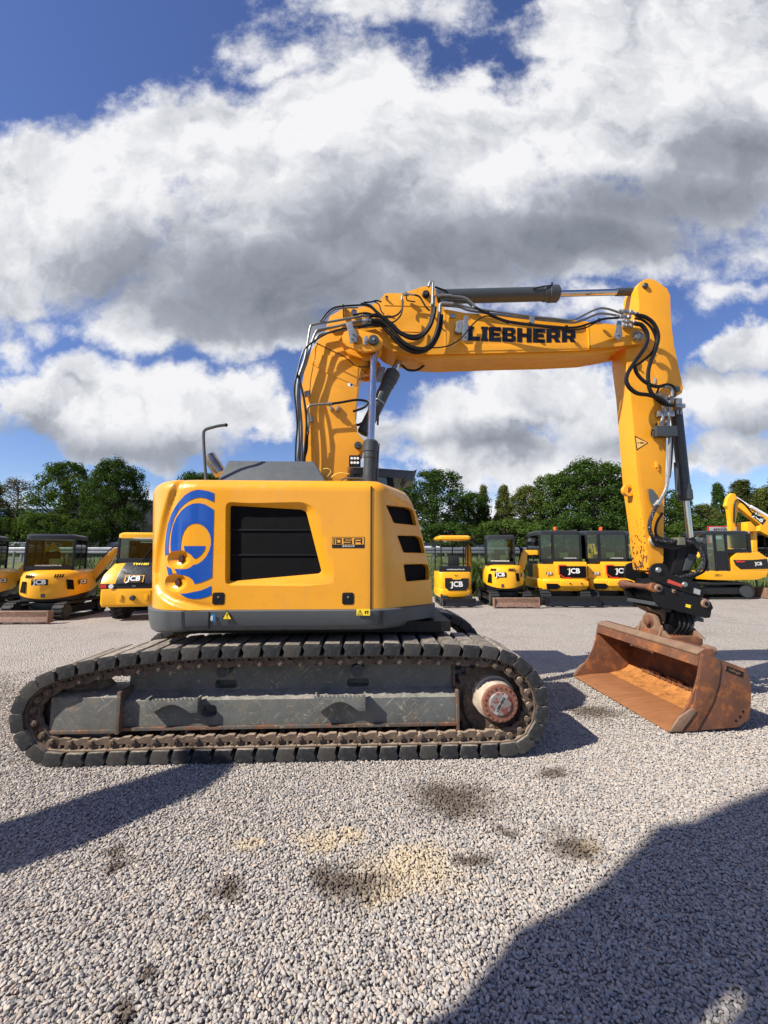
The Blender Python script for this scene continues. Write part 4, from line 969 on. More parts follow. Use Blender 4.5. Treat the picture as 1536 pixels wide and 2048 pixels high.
# lifting eye on the inner edge
q0 = L(1254, 978, .1); mb = MB(); ring = []
def ringplate(mb, cx, cz, ro, ri, y0, y1, n=24):
    o_ = [[(cx + r * math.cos(2 * math.pi * k / n), y, cz + r * math.sin(2 * math.pi * k / n)) for k in range(n)] for r, y in ((ro, y0), (ro, y1), (ri, y1), (ri, y0), (ro, y0))]
    for a_, b_ in zip(o_, o_[1:]): mb.loft([a_, b_], cap=False)
q0 = L(1256, 981, 0); ringplate(mb, q0.x, q0.z, .068, .034, -.03, .03); mb.plate([(q0.x + .04, q0.z - .075), (q0.x + .12, q0.z - .16), (q0.x + .12, q0.z + .15), (q0.x + .03, q0.z + .06)], -.03, .03); mb.build('lifting_eye', 'stick_yellow', stick, bevel=.003)
# warning triangle, lying on its side, and small marks
def sdec(pts, m_, off): return MB().poly([Vector((p.x, YS0 - off, p.z)) for p in poly2(pts, YS0)]).build('warning_triangle', m_, stick, smooth=False)
sdec([(1269,871),(1296.5,885.5),(1273,901)], 'decal_black', .002); sdec([(1271,874.5),(1293.5,885.6),(1274.5,898)], mat('faded_orange_decal', (.83, .48, .12), .5), .003)
sdec([(1279,884.5),(1287,885),(1287,887.6),(1279,887)], 'decal_black', .004); sdec([(1274.8,884.6),(1277,884.6),(1277,887.2),(1274.8,887.2)], 'decal_black', .004)
q = L(1312, 930, YS0); mb = MB(); mb.box((q.x, YS0 - .012, q.z), (.03, .025, .07)); mb.box((q.x + .01, YS0 - .012, q.z - .05), (.012, .02, .03)); mb.build('weld_block', 'stick_yellow', stick, bevel=.008)
bracket([(1297,980),(1299,977),(1306,979),(1316,992),(1321,1005),(1320,1014),(1306,1014),(1300,1000)], YS0 - .03, 'grey', par=stick)
bracket([(1308,755),(1313,755),(1312,767),(1308,767)], YS0 - .008, 'silver_label', .004, par=stick)
# valve block and pipes on the stick
a = L(1308, 853, -.20); b = L(1351, 874, -.20); mb = MB(); mb.bx(a.x, b.x, -.24, -.15, b.z, a.z); vb = mb.build('valve_block', 'darkgrey', stick, bevel=.006)
mb = MB(); mb.tube([L(1313,852,-.2), L(1313,847,-.2)], .012, n=8); mb.tube([L(1308,860,-.21), L(1303,862,-.21), L(1303,872,-.21)], .008, n=6); mb.build('valve_fitting', 'black', vb)
a = L(1314, 823, -.17); b = L(1346, 834, -.17); mb = MB(); mb.bx(a.x, b.x, -.2, -.14, b.z, a.z); mb.build('pipe_clamp', 'zinc', stick, bevel=.005)
a = L(1351, 796, -.14); b = L(1365, 808, -.14); mb = MB(); mb.bx(a.x, b.x, -.14, .06, b.z, a.z); a = L(1350, 808, -.16); b = L(1369, 816, -.16); mb.bx(a.x, b.x, -.18, -.02, b.z, a.z)
for xx in (1355, 1362): q = L(xx, 820, -.16); mb.cyl((q.x, -.16, q.z), (q.x, -.16, q.z - .05) , .012, n=8)
mb.build('pipe_manifold', 'zinc', stick, bevel=.004)
def tube(pts, r, name='hydraulic_hose', m_='hose', parent=EX, n=8, y=None, sub=5):
    P = [L(p[0], p[1], p[2] if len(p) > 2 else y) for p in pts]
    return MB().tube(P, r, n=n, sub=sub).build(name, m_, parent)
for dx in (0, 11):
    tube([(1322 + dx, 853), (1326 + dx, 830), (1327 + dx, 812), (1330 + dx * .9, 798), (1331 + dx * .9, 792)], .017, 'hydraulic_pipe', 'zinc', stick, y=-.19)
    q0 = L(1329 + dx * 1.1, 800, -.19); MB().cyl((q0.x, -.19, q0.z - .03), (q0.x, -.19, q0.z + .03), .026, n=10).build('pipe_union', 'zinc', stick, bevel=.003)
    q0 = L(1323 + dx * 1.1, 848, -.19); MB().cyl((q0.x, -.19, q0.z - .03), (q0.x, -.19, q0.z + .03), .024, n=6).build('pipe_union', 'zinc', stick, bevel=.003)
tube([(1340,874),(1339,900),(1338,930),(1336,955),(1332,978),(1322,998),(1314,1010)], .018, 'hydraulic_pipe', 'zinc', stick, y=-.19)
tube([(1346,872),(1344,900),(1342,930),(1339,955)], .012, 'hydraulic_hose', 'hose_worn', stick, y=-.15)
tube([(1319,1003),(1310,1014)], .030, 'pipe_union', 'zinc', stick, y=-.19, n=6)
tube([(1314,1010),(1304,1030),(1299,1050),(1302,1068),(1314,1080),(1335,1084),(1358,1082),(1385,1086),(1400,1100),(1407,1120),(1402,1135),(1388,1147),(1362,1154),(1340,1158)], .021, 'hydraulic_hose', 'hose_worn', stick, y=-.21)
tube([(1325,1026),(1315,1042),(1311,1058),(1313,1070),(1325,1078),(1350,1080),(1372,1078),(1395,1088),(1410,1108),(1414,1128),(1408,1142),(1390,1152),(1375,1158)], .014, 'hydraulic_hose', 'hose', stick, y=-.17)
a = L(1352, 1075, -.21); b = L(1366, 1090, -.21); MB().bx(a.x, b.x, -.25, -.13, b.z, a.z).build('hose_clamp', mat('olive_clamp', (.13, .13, .09), .6), stick, bevel=.004)
# bucket cylinder behind the stick
a = L(1350, 800, 0.0); s = L(1367, 1002, 0.0); b = L(1380, 1080, 0.0); f = (s - a).length / (b - a).length
bc = cylinder('bucket_cylinder', a, b, f, .062, .036, 1.22, 'darkgrey')
mb = MB(); mb.tube([L(1352,925,-.05), L(1356,990,-.06)], .024, n=8, smooth=False); mb.build('cylinder_guard', 'darkgrey', bc)
# ---------------------------------------------------------------- hoses and pipes along the boom
def C1(p): return [(560 + x / 3.84, 540 + y / 3.84, *r) for x, y, *r in p]
def C2(p): return [(860 + x / 2.844, 540 + y / 2.844, *r) for x, y, *r in p]
def C4(p): return [(1220 + x / 6.98, 1060 + y / 6.98, *r) for x, y, *r in p]
hs = lambda pts, r=.02, m_='hose', y=-.27, name='hydraulic_hose', par=None: tube(pts, r, name, m_, par or EX, y=y - .04)
# steel lines up the back of the lower boom
hs(C1([(128,1600),(132,1460),(145,1300),(136,1100),(130,950),(145,820),(188,690),(213,560),(232,445),(262,418),(400,395),(540,370),(650,350)]), .0135, 'pipe', -.22, 'hydraulic_pipe')
hs(C1([(163,1600),(166,1460),(166,1200),(150,1000),(150,860),(200,720),(240,570),(275,480),(310,455),(450,430),(560,400),(700,370)]), .0135, 'pipe', -.24, 'hydraulic_pipe')
hs(C1([(150,1600),(152,1460),(145,1150),(140,900),(175,760),(225,620),(262,510),(300,470),(480,425),(600,400),(690,392)]), .0115, 'pipe', -.20, 'hydraulic_pipe')
hs(C1([(262,560),(290,510),(330,490),(480,462),(640,435),(700,402)]), .0125, 'pipe', -.26, 'hydraulic_pipe')
hs(C1([(118,1600),(120,1450),(122,1330),(132,1200),(122,1050),(110,900),(140,760),(182,620),(262,545),(380,480),(520,445),(640,430)]), .010, 'hose', -.27)
hs(C1([(180,1600),(182,1450),(196,1300),(202,1150),(182,980),(150,850),(128,790)]), .012, 'hose', -.26)
hs(C1([(205,1600),(188,1460),(205,1380),(210,1280)]), .012, 'hose', -.24)
# top run and the big bends
hs(C1([(310,395),(360,330),(410,292),(480,278),(560,272),(640,268)]), .010, 'black', -.24, 'hydraulic_pipe')
hs(C1([(330,395),(380,335),(420,305),(500,292),(600,290)]), .008, 'pipe', -.22, 'hydraulic_pipe')
hs(C1([(620,262),(690,275),(740,320),(800,370),(860,420),(930,480),(1000,505),(1070,500),(1120,460),(1155,390),(1168,320),(1170,262)]), .016)
hs(C1([(690,352),(760,350),(830,395),(900,465),(980,515),(1050,525),(1110,490),(1155,425),(1180,350),(1190,285)]), .0215, 'hose', -.30)
hs(C1([(700,385),(790,400),(870,470),(940,550),(1040,605),(1120,598),(1180,530),(1212,440),(1225,340)]), .0215, 'hose', -.32)
hs(C1([(700,408),(780,425),(860,510),(950,595),(1050,632),(1150,600),(1205,520),(1235,430),(1240,345)]), .0215, 'hose', -.29)
hs(C1([(640,268),(700,290),(760,350),(810,385),(870,400),(930,340),(945,240)]), .009, 'hose', -.30)
hs(C1([(560,345),(660,330),(740,350),(850,360),(905,340),(936,295),(940,225)]), .010, 'hose', -.27)
hs(C1([(600,440),(690,420),(760,430)]), .016, 'hose', -.30)
hs(C1([(936,235),(938,200),(970,186),(1040,192)]), .010, 'zinc', -.24, 'hydraulic_pipe')
hs(C1([(1030,190),(1070,205),(1100,250),(1125,290),(1150,312)]), .010, 'hose', -.24)
hs(C1([(970,185),(975,230),(1010,240),(1040,245)]), .007, 'hose', -.22)
hs(C1([(720,240),(760,265),(775,310),(800,345)]), .007, 'hose', -.24)
hs(C1([(640,250),(700,245),(740,235),(780,245)]), .009, 'hose', -.22)
hs(C1([(1172,270),(1172,190),(1173,110),(1168,92),(1155,92),(1146,110),(1142,128)]), .0165, 'zinc', -.27, 'hydraulic_pipe')
hs(C1([(1182,262),(1184,215),(1200,198),(1260,192),(1320,195)]), .012, 'zinc', -.25, 'hydraulic_pipe')
hs(C1([(1225,350),(1225,300),(1232,262),(1260,255),(1330,258)]), .017, 'zinc', -.26, 'hydraulic_pipe')
hs(C1([(1190,130),(1230,145),(1270,160),(1290,175)]), .012, 'black', -.16)
# return line and loop at mid height
hs(C1([(215,1240),(224,1150),(213,1070),(236,1040),(330,1030),(400,1027)]), .012, 'pipe', -.25, 'hydraulic_pipe')
hs(C1([(395,1027),(480,1015),(580,998),(650,1004),(672,1020),(650,1052),(600,1074),(560,1086)]), .014, 'hose', -.24)
hs(C1([(220,1235),(210,1290),(200,1360),(190,1450)]), .009, 'hose', -.24)
hs(C1([(282,562),(380,612),(500,670),(572,730),(635,745),(690,740)]), .006, 'hose', -.25)
hs(C1([(268,690),(275,600),(290,570)]), .004, 'hose', -.22); hs(C1([(230,960),(235,850),(262,700)]), .004, 'hose', -.21)
hs(C1([(625,760),(660,790),(640,830),(600,840)]), .004, 'hose', -.22)
hs(C1([(245,1255),(240,1340),(262,1420),(270,1500)]), .006, 'boom_yellow', -.20)
hs(C1([(935,730,0),(985,768,0),(1060,765,0),(1130,712,0)]), .014, 'hose')
hs(C1([(728,1050,-.12),(752,1100,-.14),(750,1190,-.14)]), .012, 'hose')
hs(C1([(565,1180,.05),(600,1190,.05),(640,1170,.05)]), .016, 'hose')
# along the main boom
hs(C2([(60,188),(160,196),(230,215),(400,240),(560,262),(700,276),(800,285),(850,268),(970,217),(1080,243),(1100,250)]), .0125, 'pipe', -.20, 'hydraulic_pipe')
hs(C2([(60,202),(160,210),(230,232),(400,256),(560,276),(700,290),(810,299),(870,285),(970,248),(1080,262),(1110,262)]), .0125, 'pipe', -.18, 'hydraulic_pipe')
hs(C2([(40,146),(120,150),(195,158),(235,185),(262,212),(300,232)]), .014, 'pipe', -.22, 'hydraulic_pipe')
hs(C2([(60,170),(130,172),(200,178),(240,205)]), .013, 'darkgrey', -.16, 'hydraulic_pipe')
hs(C2([(255,214),(330,248),(430,288),(560,310),(700,324),(790,328),(850,322),(920,300),(990,278),(1072,272)]), .013, 'hose', -.27)
hs(C2([(300,240),(380,268),(460,300),(600,318),(720,334),(800,340),(880,330),(960,290)]), .009, 'hose', -.28)
hs(C2([(-105,432),(-60,440),(0,442),(60,440),(120,425),(180,385),(235,318),(285,275),(330,262),(400,285),(450,305)]), .0075, 'hose', -.31)
for (x, y) in ((567,308),(775,325),(330,243),(962,286)):
    q = L(860 + x / 2.844, 540 + y / 2.844, -.275); MB().cyl((q.x - .012, -.275, q.z), (q.x + .012, -.275, q.z), .021, n=10).build('hose_tie', 'black', EX)
for pts in ([(1075,232),(1150,240)],[(1060,262),(1140,270)],[(1095,290),(1170,300)],[(1120,240),(1180,250)],[(1100,315),(1150,322)]):
    P_ = C2(pts); a = L(*P_[0], -.28); b = L(*P_[1], -.28); o = MB().lathe(a, b, [(0, .018), (.2, .018), (.22, .026), (.5, .026), (.52, .019), (.75, .019), (.77, .025), (1, .025)], 6).build('pipe_union', 'zinc', EX, bevel=.002)
hs(C2([(1170,255),(1225,268),(1275,310),(1298,380),(1280,460),(1252,530),(1240,600),(1250,680),(1290,735),(1340,765),(1385,770)]), .021, 'hose', -.27)
hs(C2([(1165,275),(1210,285),(1260,330),(1285,400),(1262,470),(1200,525),(1160,550)]), .014, 'hose', -.25)
hs(C2([(1160,305),(1205,315),(1236,370),(1222,440),(1160,530),(1120,600),(1125,655),(1175,700),(1250,712),(1310,735),(1345,760)]), .0225, 'hose', -.30)
hs(C2([(1160,530),(1175,585),(1220,635),(1280,662),(1330,658)]), .019, 'hose', -.27)
hs(C2([(1290,700),(1310,660),(1360,650),(1395,675),(1392,720)]), .011, 'hose', -.25)
hs(C2([(1320,665),(1355,662),(1375,680),(1378,720)]), .018, 'zinc', -.22, 'hydraulic_pipe')
hs(C2([(1270,710),(1310,708),(1335,725),(1338,760)]), .016, 'zinc', -.2, 'hydraulic_pipe')
# fittings on the bends
def union(C, x0, y0, x1, y1, y, r=.022):
    (ax, ay), (bx_, by_) = C([(x0, y0), (x1, y1)]); a = L(ax, ay, y); b = L(bx_, by_, y)
    MB().lathe(a, b, [(0, r * .8), (.2, r * .8), (.22, r * 1.15), (.6, r * 1.15), (.62, r * .85), (1, r * .85)], 6).build('pipe_union', 'zinc', EX, bevel=.002)
for u_ in ((620,345,700,352,-.28),(630,388,712,388,-.30),(630,410,712,402,-.28),(640,437,700,425,-.29),(1170,250,1174,300,-.28),(1224,335,1232,290,-.29),(1200,195,1250,188,-.26),(1240,245,1300,262,-.25),(360,1030,410,1026,-.25),(940,180,990,190,-.25)): union(C1, *u_[:4], u_[4])
# small valve and plates behind the joint
MB().plate(px2(C1([(545,330),(560,308),(590,318),(592,345),(560,355)]), -.22), -.25, -.18).build('hose_valve', 'zinc', EX, bevel=.006)
MB().plate(px2(C1([(478,265),(492,265),(496,360),(484,362)]), -.22), -.23, -.20).build('hose_bracket', 'darkgrey', EX, bevel=.002)
q = L(568, 0, 0)
MB().plate(px2(C1([(742,745),(790,742),(812,750),(800,800),(778,862),(745,855)]), .05), .05, .07).build('sensor_plate', 'zinc', EX, bevel=.003)
for pts in ([(380,1045),(405,1048),(402,1080),(384,1078)],[(440,1040),(460,1042),(455,1085),(432,1086)],[(230,1120),(250,1118),(252,1165),(232,1168)],[(1300,340),(1345,338),(1348,366),(1302,368)]):
    MB().plate(px2(C1(pts), -.2), -.21, -.17).build('hose_bracket', 'zinc', EX, bevel=.003)
MB().plate(px2(C1([(1360,390),(1405,385),(1410,480),(1370,485),(1345,470),(1350,440)]), -.24), -.25, -.18).build('hose_valve', 'zinc', EX, bevel=.008)
P_ = C1([(520,868),(562,876),(560,900),(520,890)]); MB().poly([Vector((p.x, YBm - .002, p.z)) for p in poly2([(a_, b_) for a_, b_ in P_], YBm)]).build('boom_label', 'decal_white', lb, smooth=False)
P_ = C1([(540,874),(558,879),(556,895),(540,890)]); MB().poly([Vector((p.x, YBm - .003, p.z)) for p in poly2([(a_, b_) for a_, b_ in P_], YBm)]).build('boom_label', 'decal_black', lb, smooth=False)
# ---------------------------------------------------------------- tipping link and quick coupler
for y0, y1 in ((-.15, -.11), (.11, .15)):
    MB().plate(px2(C4([(930,240),(1040,200),(1180,215),(1215,290),(1170,430),(1090,600),(1000,650),(850,600),(900,420)]), -.13), y0, y1).build('tipping_link', 'black', EX, bevel=.008)
    MB().plate(px2([(1300,1076),(1312,1072),(1352,1086),(1384,1074),(1390,1084),(1380,1092),(1345,1100),(1310,1094)], -.17), y0 * 1.35, y0 * 1.35 + .03).build('rocker_arm', 'black', EX, bevel=.006)
MB().plate(px2(C4([(1080,330),(1200,345),(1100,560),(1010,565)]), -.15), -.165, -.15).build('link_cover', 'darkgrey', EX, bevel=.003)
q = L(1381, 1083, 0); MB().lathe((q.x, -.20, q.z), (q.x, .20, q.z), [(0, .03), (.02, .034), (.1, .034), (.11, .045), (.3, .045), (.31, .045), (.69, .045), (.7, .045), (.9, .045), (.91, .034), (1, .03)], 24).build('link_pin', 'darkgrey', EX, bevel=.002)
yq = -.24
head_px = C4([(565,660),(572,540),(605,490),(660,465),(740,462),(790,500),(820,560),(880,620),(960,652),(1100,680),(1200,740),(1280,800),(1312,900),(1300,948),(1100,890),(900,820),(760,760),(640,720),(590,700)])
cp0 = MB().plate(px2(head_px, yq), yq, yq + .035); cp0.plate(px2(head_px, yq), .205, .24)
coup = MB().plate(px2(head_px, yq), yq, yq + .035).build('quick_coupler', 'black', EX, bevel=.006)
MB().plate(px2(head_px, yq), .205, .24).build('coupler_plate', 'black', coup, bevel=.006)
low_px = C4([(600,800),(615,765),(650,740),(720,752),(850,820),(1100,900),(1300,958),(1370,972),(1410,1010),(1445,1092),(1422,1112),(1400,1225),(1340,1232),(1100,1172),(880,1112),(740,1092),(660,1020),(622,900)])
MB().plate(px2(low_px, yq - .03), yq - .03, yq + .02).build('coupler_plate', 'black', coup, bevel=.006)
MB().plate(px2(low_px, yq - .03), .24, .28).build('coupler_plate', 'black', coup, bevel=.006)
mb = MB(); a = L(*C4([(740,800)])[0][:2], yq); b = L(*C4([(1330,1150)])[0][:2], yq)
mb.plate(px2(C4([(740,700),(900,700),(1250,850),(1290,1100),(1100,1130),(760,1050),(700,950)]), yq), yq + .05, .23); mb.plate(px2(C4([(870,1085),(850,1155),(740,1135),(745,1080)]), yq - .02), yq - .02, .24)
mb.build('coupler_body', 'black', coup, bevel=.01)
mb = MB(); mb.plate(px2(C4([(650,1010),(760,1040),(755,1090),(640,1060)]), yq - .02), yq, .24); mb.build('coupler_bar', 'darkgrey', coup, bevel=.006)
for (x, y, r, m_) in ((715,560,.036,'zinc'),(685,815,.052,'rust_grey'),(1085,765,.034,'zinc'),(910,860,.026,'rust_grey'),(1345,1030,.056,'rust_grey')):
    (px, py), = C4([(x, y)]); q = L(px, py, yq - .05); yy = yq - .05 if r > .03 else yq - .045
    if x in (715, 1085): yy = yq - .02
    o = MB().lathe((q.x, yy, q.z), (q.x, yq + .03, q.z), [(0, r * .7), (.15, r * .85), (.4, r * .85), (.42, r), (1, r)], 24).build('coupler_pin', m_, coup, bevel=.002)
    MB().cyl((q.x, yy - .008, q.z), (q.x, yy, q.z), r * .4, n=6).build('pin_bolt', 'zinc' if m_ == 'zinc' else 'black', o)
(px, py), = C4([(610,800)]); q = L(px, py, yq)
MB().lathe((q.x - .01, yq - .035, q.z), (q.x - .01, .30, q.z), [(0, .05), (.1, .05), (.11, .036), (.2, .036), (.22, .028), (.72, .028), (.74, .038), (.86, .038), (.87, .052), (1, .052)], 18).build('lock_bar', 'rust', coup, bevel=.003)
q2_ = L(px, py, yq); mb = MB(); mb.plate([(q2_.x - .06, q2_.z - .02), (q2_.x - .03, q2_.z - .055), (q2_.x + .03, q2_.z - .05), (q2_.x + .05, q2_.z + .02), (q2_.x, q2_.z + .055), (q2_.x - .05, q2_.z + .04)], .28, .30); mb.build('red_catch', 'red', coup, bevel=.004)
def cdec(pts, m_, y, nm): return MB().poly([Vector((p.x, y, p.z)) for p in poly2(C4(pts), y)]).build(nm, m_, coup, smooth=False)
cdec([(812,685),(1012,760),(1003,802),(795,733)], 'decal_red', yq - .003, 'red_label'); cdec([(1172,808),(1266,840),(1256,908),(1165,880)], 'silver_label', yq - .003, 'type_plate')
cdec([(1060,1030),(1132,1050),(1122,1092),(1050,1072)], 'decal_yellow', yq - .033, 'yellow_label')
(px, py), = C4([(1015,895)]); q = L(px, py, yq - .03); MB().cyl((q.x, yq - .032, q.z), (q.x, yq - .025, q.z), .022, n=18).build('plate_hole', 'void', coup)
# tilt unit under the coupler
mb = MB(); t0 = L(*C4([(760,1140)])[0][:2], -.05); t1 = L(*C4([(1140,1190)])[0][:2], -.05); b0 = L(*C4([(720,1400)])[0][:2], -.05); b1 = L(*C4([(1020,1460)])[0][:2], -.05)
mb.prism([(t0.x, -.15, t0.z), (t1.x, -.15, t0.z), (b1.x, -.12, b1.z), (b0.x, -.12, b1.z)], [(t0.x, .20, t0.z), (t1.x, .20, t0.z), (b1.x, .18, b1.z), (b0.x, .18, b1.z)]); mb.build('tilt_unit', 'black', coup, bevel=.02)
for i in range(4):
    MB().tube([(t0.x + .06 + .05 * i, -.16, t0.z - .01), (t0.x + .05 + .05 * i, -.20, (t0.z + b1.z) / 2), (b0.x + .05 + .04 * i, -.16, b1.z + .02)], .012, n=7).build('tilt_hose', 'hose', coup)
MB().plate(px2(C4([(1020,1190),(1150,1180),(1240,1225),(1240,1275),(1150,1260),(1030,1310)]), -.05), -.12, .12).build('tilt_bracket', 'darkgrey', coup, bevel=.006)
MB().plate(px2(C4([(440,1060),(700,1110),(760,1180),(680,1290),(640,1180),(500,1110)]), .0), -.08, .12).build('tilt_bracket', 'rust_grey', coup, bevel=.006)
# ---------------------------------------------------------------- ditch bucket
def CB(p): return [(1120 + x / 3.692, 1160 + y / 3.692, *r) for x, y, *r in p]
n0 = EI @ G(*CB([(815, 1133)])[0][:2]); n1 = EI @ G(*CB([(95, 718)])[0][:2])
yb0, yb1 = n0.y, n1.y
off_x = (n1.x - n0.x)
def bp(pts): return px2(CB(pts), yb0)
sidep = bp([(800,1122),(840,1136),(1000,1114),(1180,1100),(1310,1088),(1352,1060),(1400,1030),(1412,900),(1412,790),(1400,720),(1370,658),(1270,618),(1170,582),(1060,548),(1046,556),(1032,640),(1020,720),(995,810),(960,890),(930,950),(880,1010)])
BK = MB().plate(sidep, yb0, yb0 + .022).build('bucket', 'rust', EX, bevel=.005)
MB().plate(sidep, yb1 - .022, yb1).build('bucket_side', 'rust', BK, bevel=.005)
shell = bp([(1060,548),(1170,582),(1270,618),(1370,658),(1400,720),(1412,790),(1412,900),(1400,1010),(1360,1060),(1310,1088),(1180,1100),(1000,1114)])
shi = bp([(1064,566),(1165,598),(1262,634),(1352,674),(1382,728),(1394,790),(1394,900),(1382,1000),(1346,1044),(1304,1072),(1180,1084),(1000,1098)])
mb = MB(); n = len(shell)
for i in range(n - 1):
    a0, a1, c0_, c1_ = shell[i], shell[i + 1], shi[i], shi[i + 1]
out_r = shell + shi[::-1]
mb.plate(out_r, yb0 + .022, yb1 - .022); MBo = mb.build('bucket_shell', 'rust', BK, ang=50)
fl = bp([(800,1122),(840,1136),(1000,1116),(1175,1102),(1175,1078),(1000,1090),(930,1098),(850,1112)])
MB().plate(fl, yb0 + .02, yb1 - .02).build('cutting_edge', 'rust_bright', BK, bevel=.003)
fli = bp([(1175,1080),(1300,1071),(1365,1040),(1390,985),(1384,975),(1345,1018),(1280,1050),(1175,1074)])
MB().plate(fli, yb0 + .024, yb1 - .024).build('inner_floor', 'rust_orange', BK)
xw0, xw1 = bp([(840,1125)])[0][0], bp([(1000,1100)])[0][0]
mb = MB(); xx = bp([(1376,985)])[0]; 
ny = 13; mb2_ = MB()
for i in range(ny):
    y0 = yb0 + .3 + (yb1 - yb0 - .6) * i / ny; mb2_.bx(xx[0] - .03, xx[0] + .005, y0, y0 + (yb1 - yb0 - .6) / ny * (.82), xx[1] - .0, xx[1] + (.06 if i % 4 else .03))
mb2_.build('wear_strip', 'rust', BK, bevel=.004)
# torque tube along the top lip
tp_ = bp([(1046,553),(1030,640),(1036,645),(1120,660),(1165,600),(1150,570),(1100,545)])
tt = MB().plate([(tp_[0][0] - .01, tp_[0][1]), (tp_[1][0] - .008, tp_[1][1]), (tp_[1][0] + .14, tp_[1][1]), (tp_[1][0] + .18, tp_[0][1] + .01), (tp_[0][0] + .13, tp_[0][1] + .045), (tp_[0][0] + .05, tp_[0][1] + .045)], yb0 + .02, yb1 - .02).build('torque_tube', 'rust', BK, bevel=.008)
zt_, xt_ = tp_[0][1], tp_[0][0]
mb = MB(); mb.plate([(xt_ - .022, zt_ - .004), (xt_ - .022, zt_ + .012), (xt_ + .05, zt_ + .052), (xt_ + .05, zt_ + .04)], yb0 + .02, yb1 - .02); mb.build('tube_flange', 'rust_grey', tt, bevel=.003)
# side cutters
for yy, s_ in ((yb0, -1), (yb1, 1)):
    st = px2(CB([(1060,548),(1175,585),(1182,640),(1165,760),(1130,880),(1080,980),(1005,1112),(880,1116),(930,990),(990,900),(1000,810),(1024,720),(1036,640),(1048,556)]), yb0)
    MB().plate(st, min(yy, yy + s_ * .012), max(yy, yy + s_ * .012)).build('side_cutter', 'rust', BK, bevel=.003)
    ct = px2(CB([(800,1112),(868,1010),(970,940),(990,958),(985,975),(882,1112)]), yb0)
    MB().plate(ct, min(yy, yy + s_ * .025), max(yy, yy + s_ * .025)).build('corner_cutter', 'rust_grey', BK, bevel=.004)
for x, y in ((1300,1040),(1330,1010),(1352,972)):
    (px, py), = CB([(x, y)]); q = L(px, py, yb0); MB().cyl((q.x, yb0 - .002, q.z), (q.x, yb0 + .01, q.z), .013, n=16).build('bolt_hole', 'void', BK)
lbp = poly2(CB([(1228,632),(1352,680),(1342,714),(1216,668)]), yb0)
lp_ = MB().prism([Vector((p.x, yb0 - .006, p.z)) for p in lbp], [Vector((p.x, yb0, p.z)) for p in lbp]).build('maker_plate', 'rust', BK, bevel=.002)
cc = sum(lbp, Vector()) / 4; e_ = (lbp[1] - lbp[0]).normalized(); nn_ = Vector((-e_.z, 0, e_.x))
MB().prism([cc + e_ * a_ * .083 + nn_ * b_ * .024 + Vector((0, -.0065 - (cc.y - yb0), 0)) for a_, b_ in ((-1, -1), (1, -1), (1, 1), (-1, 1))], [cc + e_ * a_ * .083 + nn_ * b_ * .024 + Vector((0, -.004 - (cc.y - yb0), 0)) for a_, b_ in ((-1, -1), (1, -1), (1, 1), (-1, 1))]).build('plate_field', 'black', lp_)
text_mb('rädlinger', .034, (cc.x, yb0 - .0075, cc.z), e_, nn_, bold=.015).build('plate_lettering', 'rust_grey', lp_)
# rear wear lip
MB().plate(bp([(1340,1075),(1405,1000),(1436,1022),(1420,1040),(1350,1092)]), yb0 + .05, yb1 - .05).build('rear_lip', 'rust', BK, bevel=.003)
# tilt brackets on the tube
ymid = (yb0 + yb1) / 2 - .03
for xb, hgt in ((xt_ + .10, .24), (xt_ + .46, .22)):
    zb = zt_ + .03
    mb = MB(); out = [(ymid - .30, zb), (ymid - .13, zb + hgt * .45), (ymid - .09, zb + hgt * .85), (ymid - .03, zb + hgt), (ymid + .05, zb + hgt), (ymid + .11, zb + hgt * .8), (ymid + .15, zb + hgt * .45), (ymid + .32, zb)]
    mb.prism([(xb, y, z) for y, z in out], [(xb + .04, y, z) for y, z in out]); tb = mb.build('tilt_ear', 'rust_grey', BK, bevel=.005)
    MB().lathe((xb - .05, ymid, zb + hgt * .62), (xb + .08, ymid, zb + hgt * .62), [(0, .035), (.05, .048), (.3, .050), (.32, .066), (.5, .07), (1, .07)], 26).build('tilt_pin', 'rust', tb, bevel=.002)
for yy in (ymid - .18, ymid + .17):
    mb = MB(); mb.prism([(xt_ - .025, yy - .012, zt_ - .13), (xt_ + .11, yy - .012, zt_ + .16), (xt_ + .13, yy - .012, zt_ + .03), (xt_ + .03, yy - .012, zt_ - .13)], [(xt_ - .025, yy + .012, zt_ - .13), (xt_ + .11, yy + .012, zt_ + .16), (xt_ + .13, yy + .012, zt_ + .03), (xt_ + .03, yy + .012, zt_ - .13)])
    mb.build('tube_gusset', 'rust_grey', tt, bevel=.003)
mb = MB(); mb.prism([(xt_ - .028, ymid - .19, zt_ - .12), (xt_ - .028, ymid + .19, zt_ - .12), (xt_ + .10, ymid + .13, zt_ + .10), (xt_ + .10, ymid - .13, zt_ + .10)], [(xt_ - .0, ymid - .19, zt_ - .13), (xt_ - .0, ymid + .19, zt_ - .13), (xt_ + .12, ymid + .13, zt_ + .09), (xt_ + .12, ymid - .13, zt_ + .09)]); mb.build('saddle_plate', 'rust', tt, bevel=.004)
MB().bx(xt_ + .08, xt_ + .5, ymid - .25, ymid + .28, zt_ - .05, zt_ + .045).build('saddle_box', 'rust', tt, bevel=.01)
q = CB([(1085, 505)])[0]; q = L(q[0], q[1], yb0 + .12); MB().lathe((q.x - .03, yb0 + .12, q.z - .01), (q.x + .07, yb0 + .12, q.z - .02), [(0, .045), (.4, .05), (.42, .038), (1, .038)], 20).build('stop_roller', 'rust_grey', BK, bevel=.003)
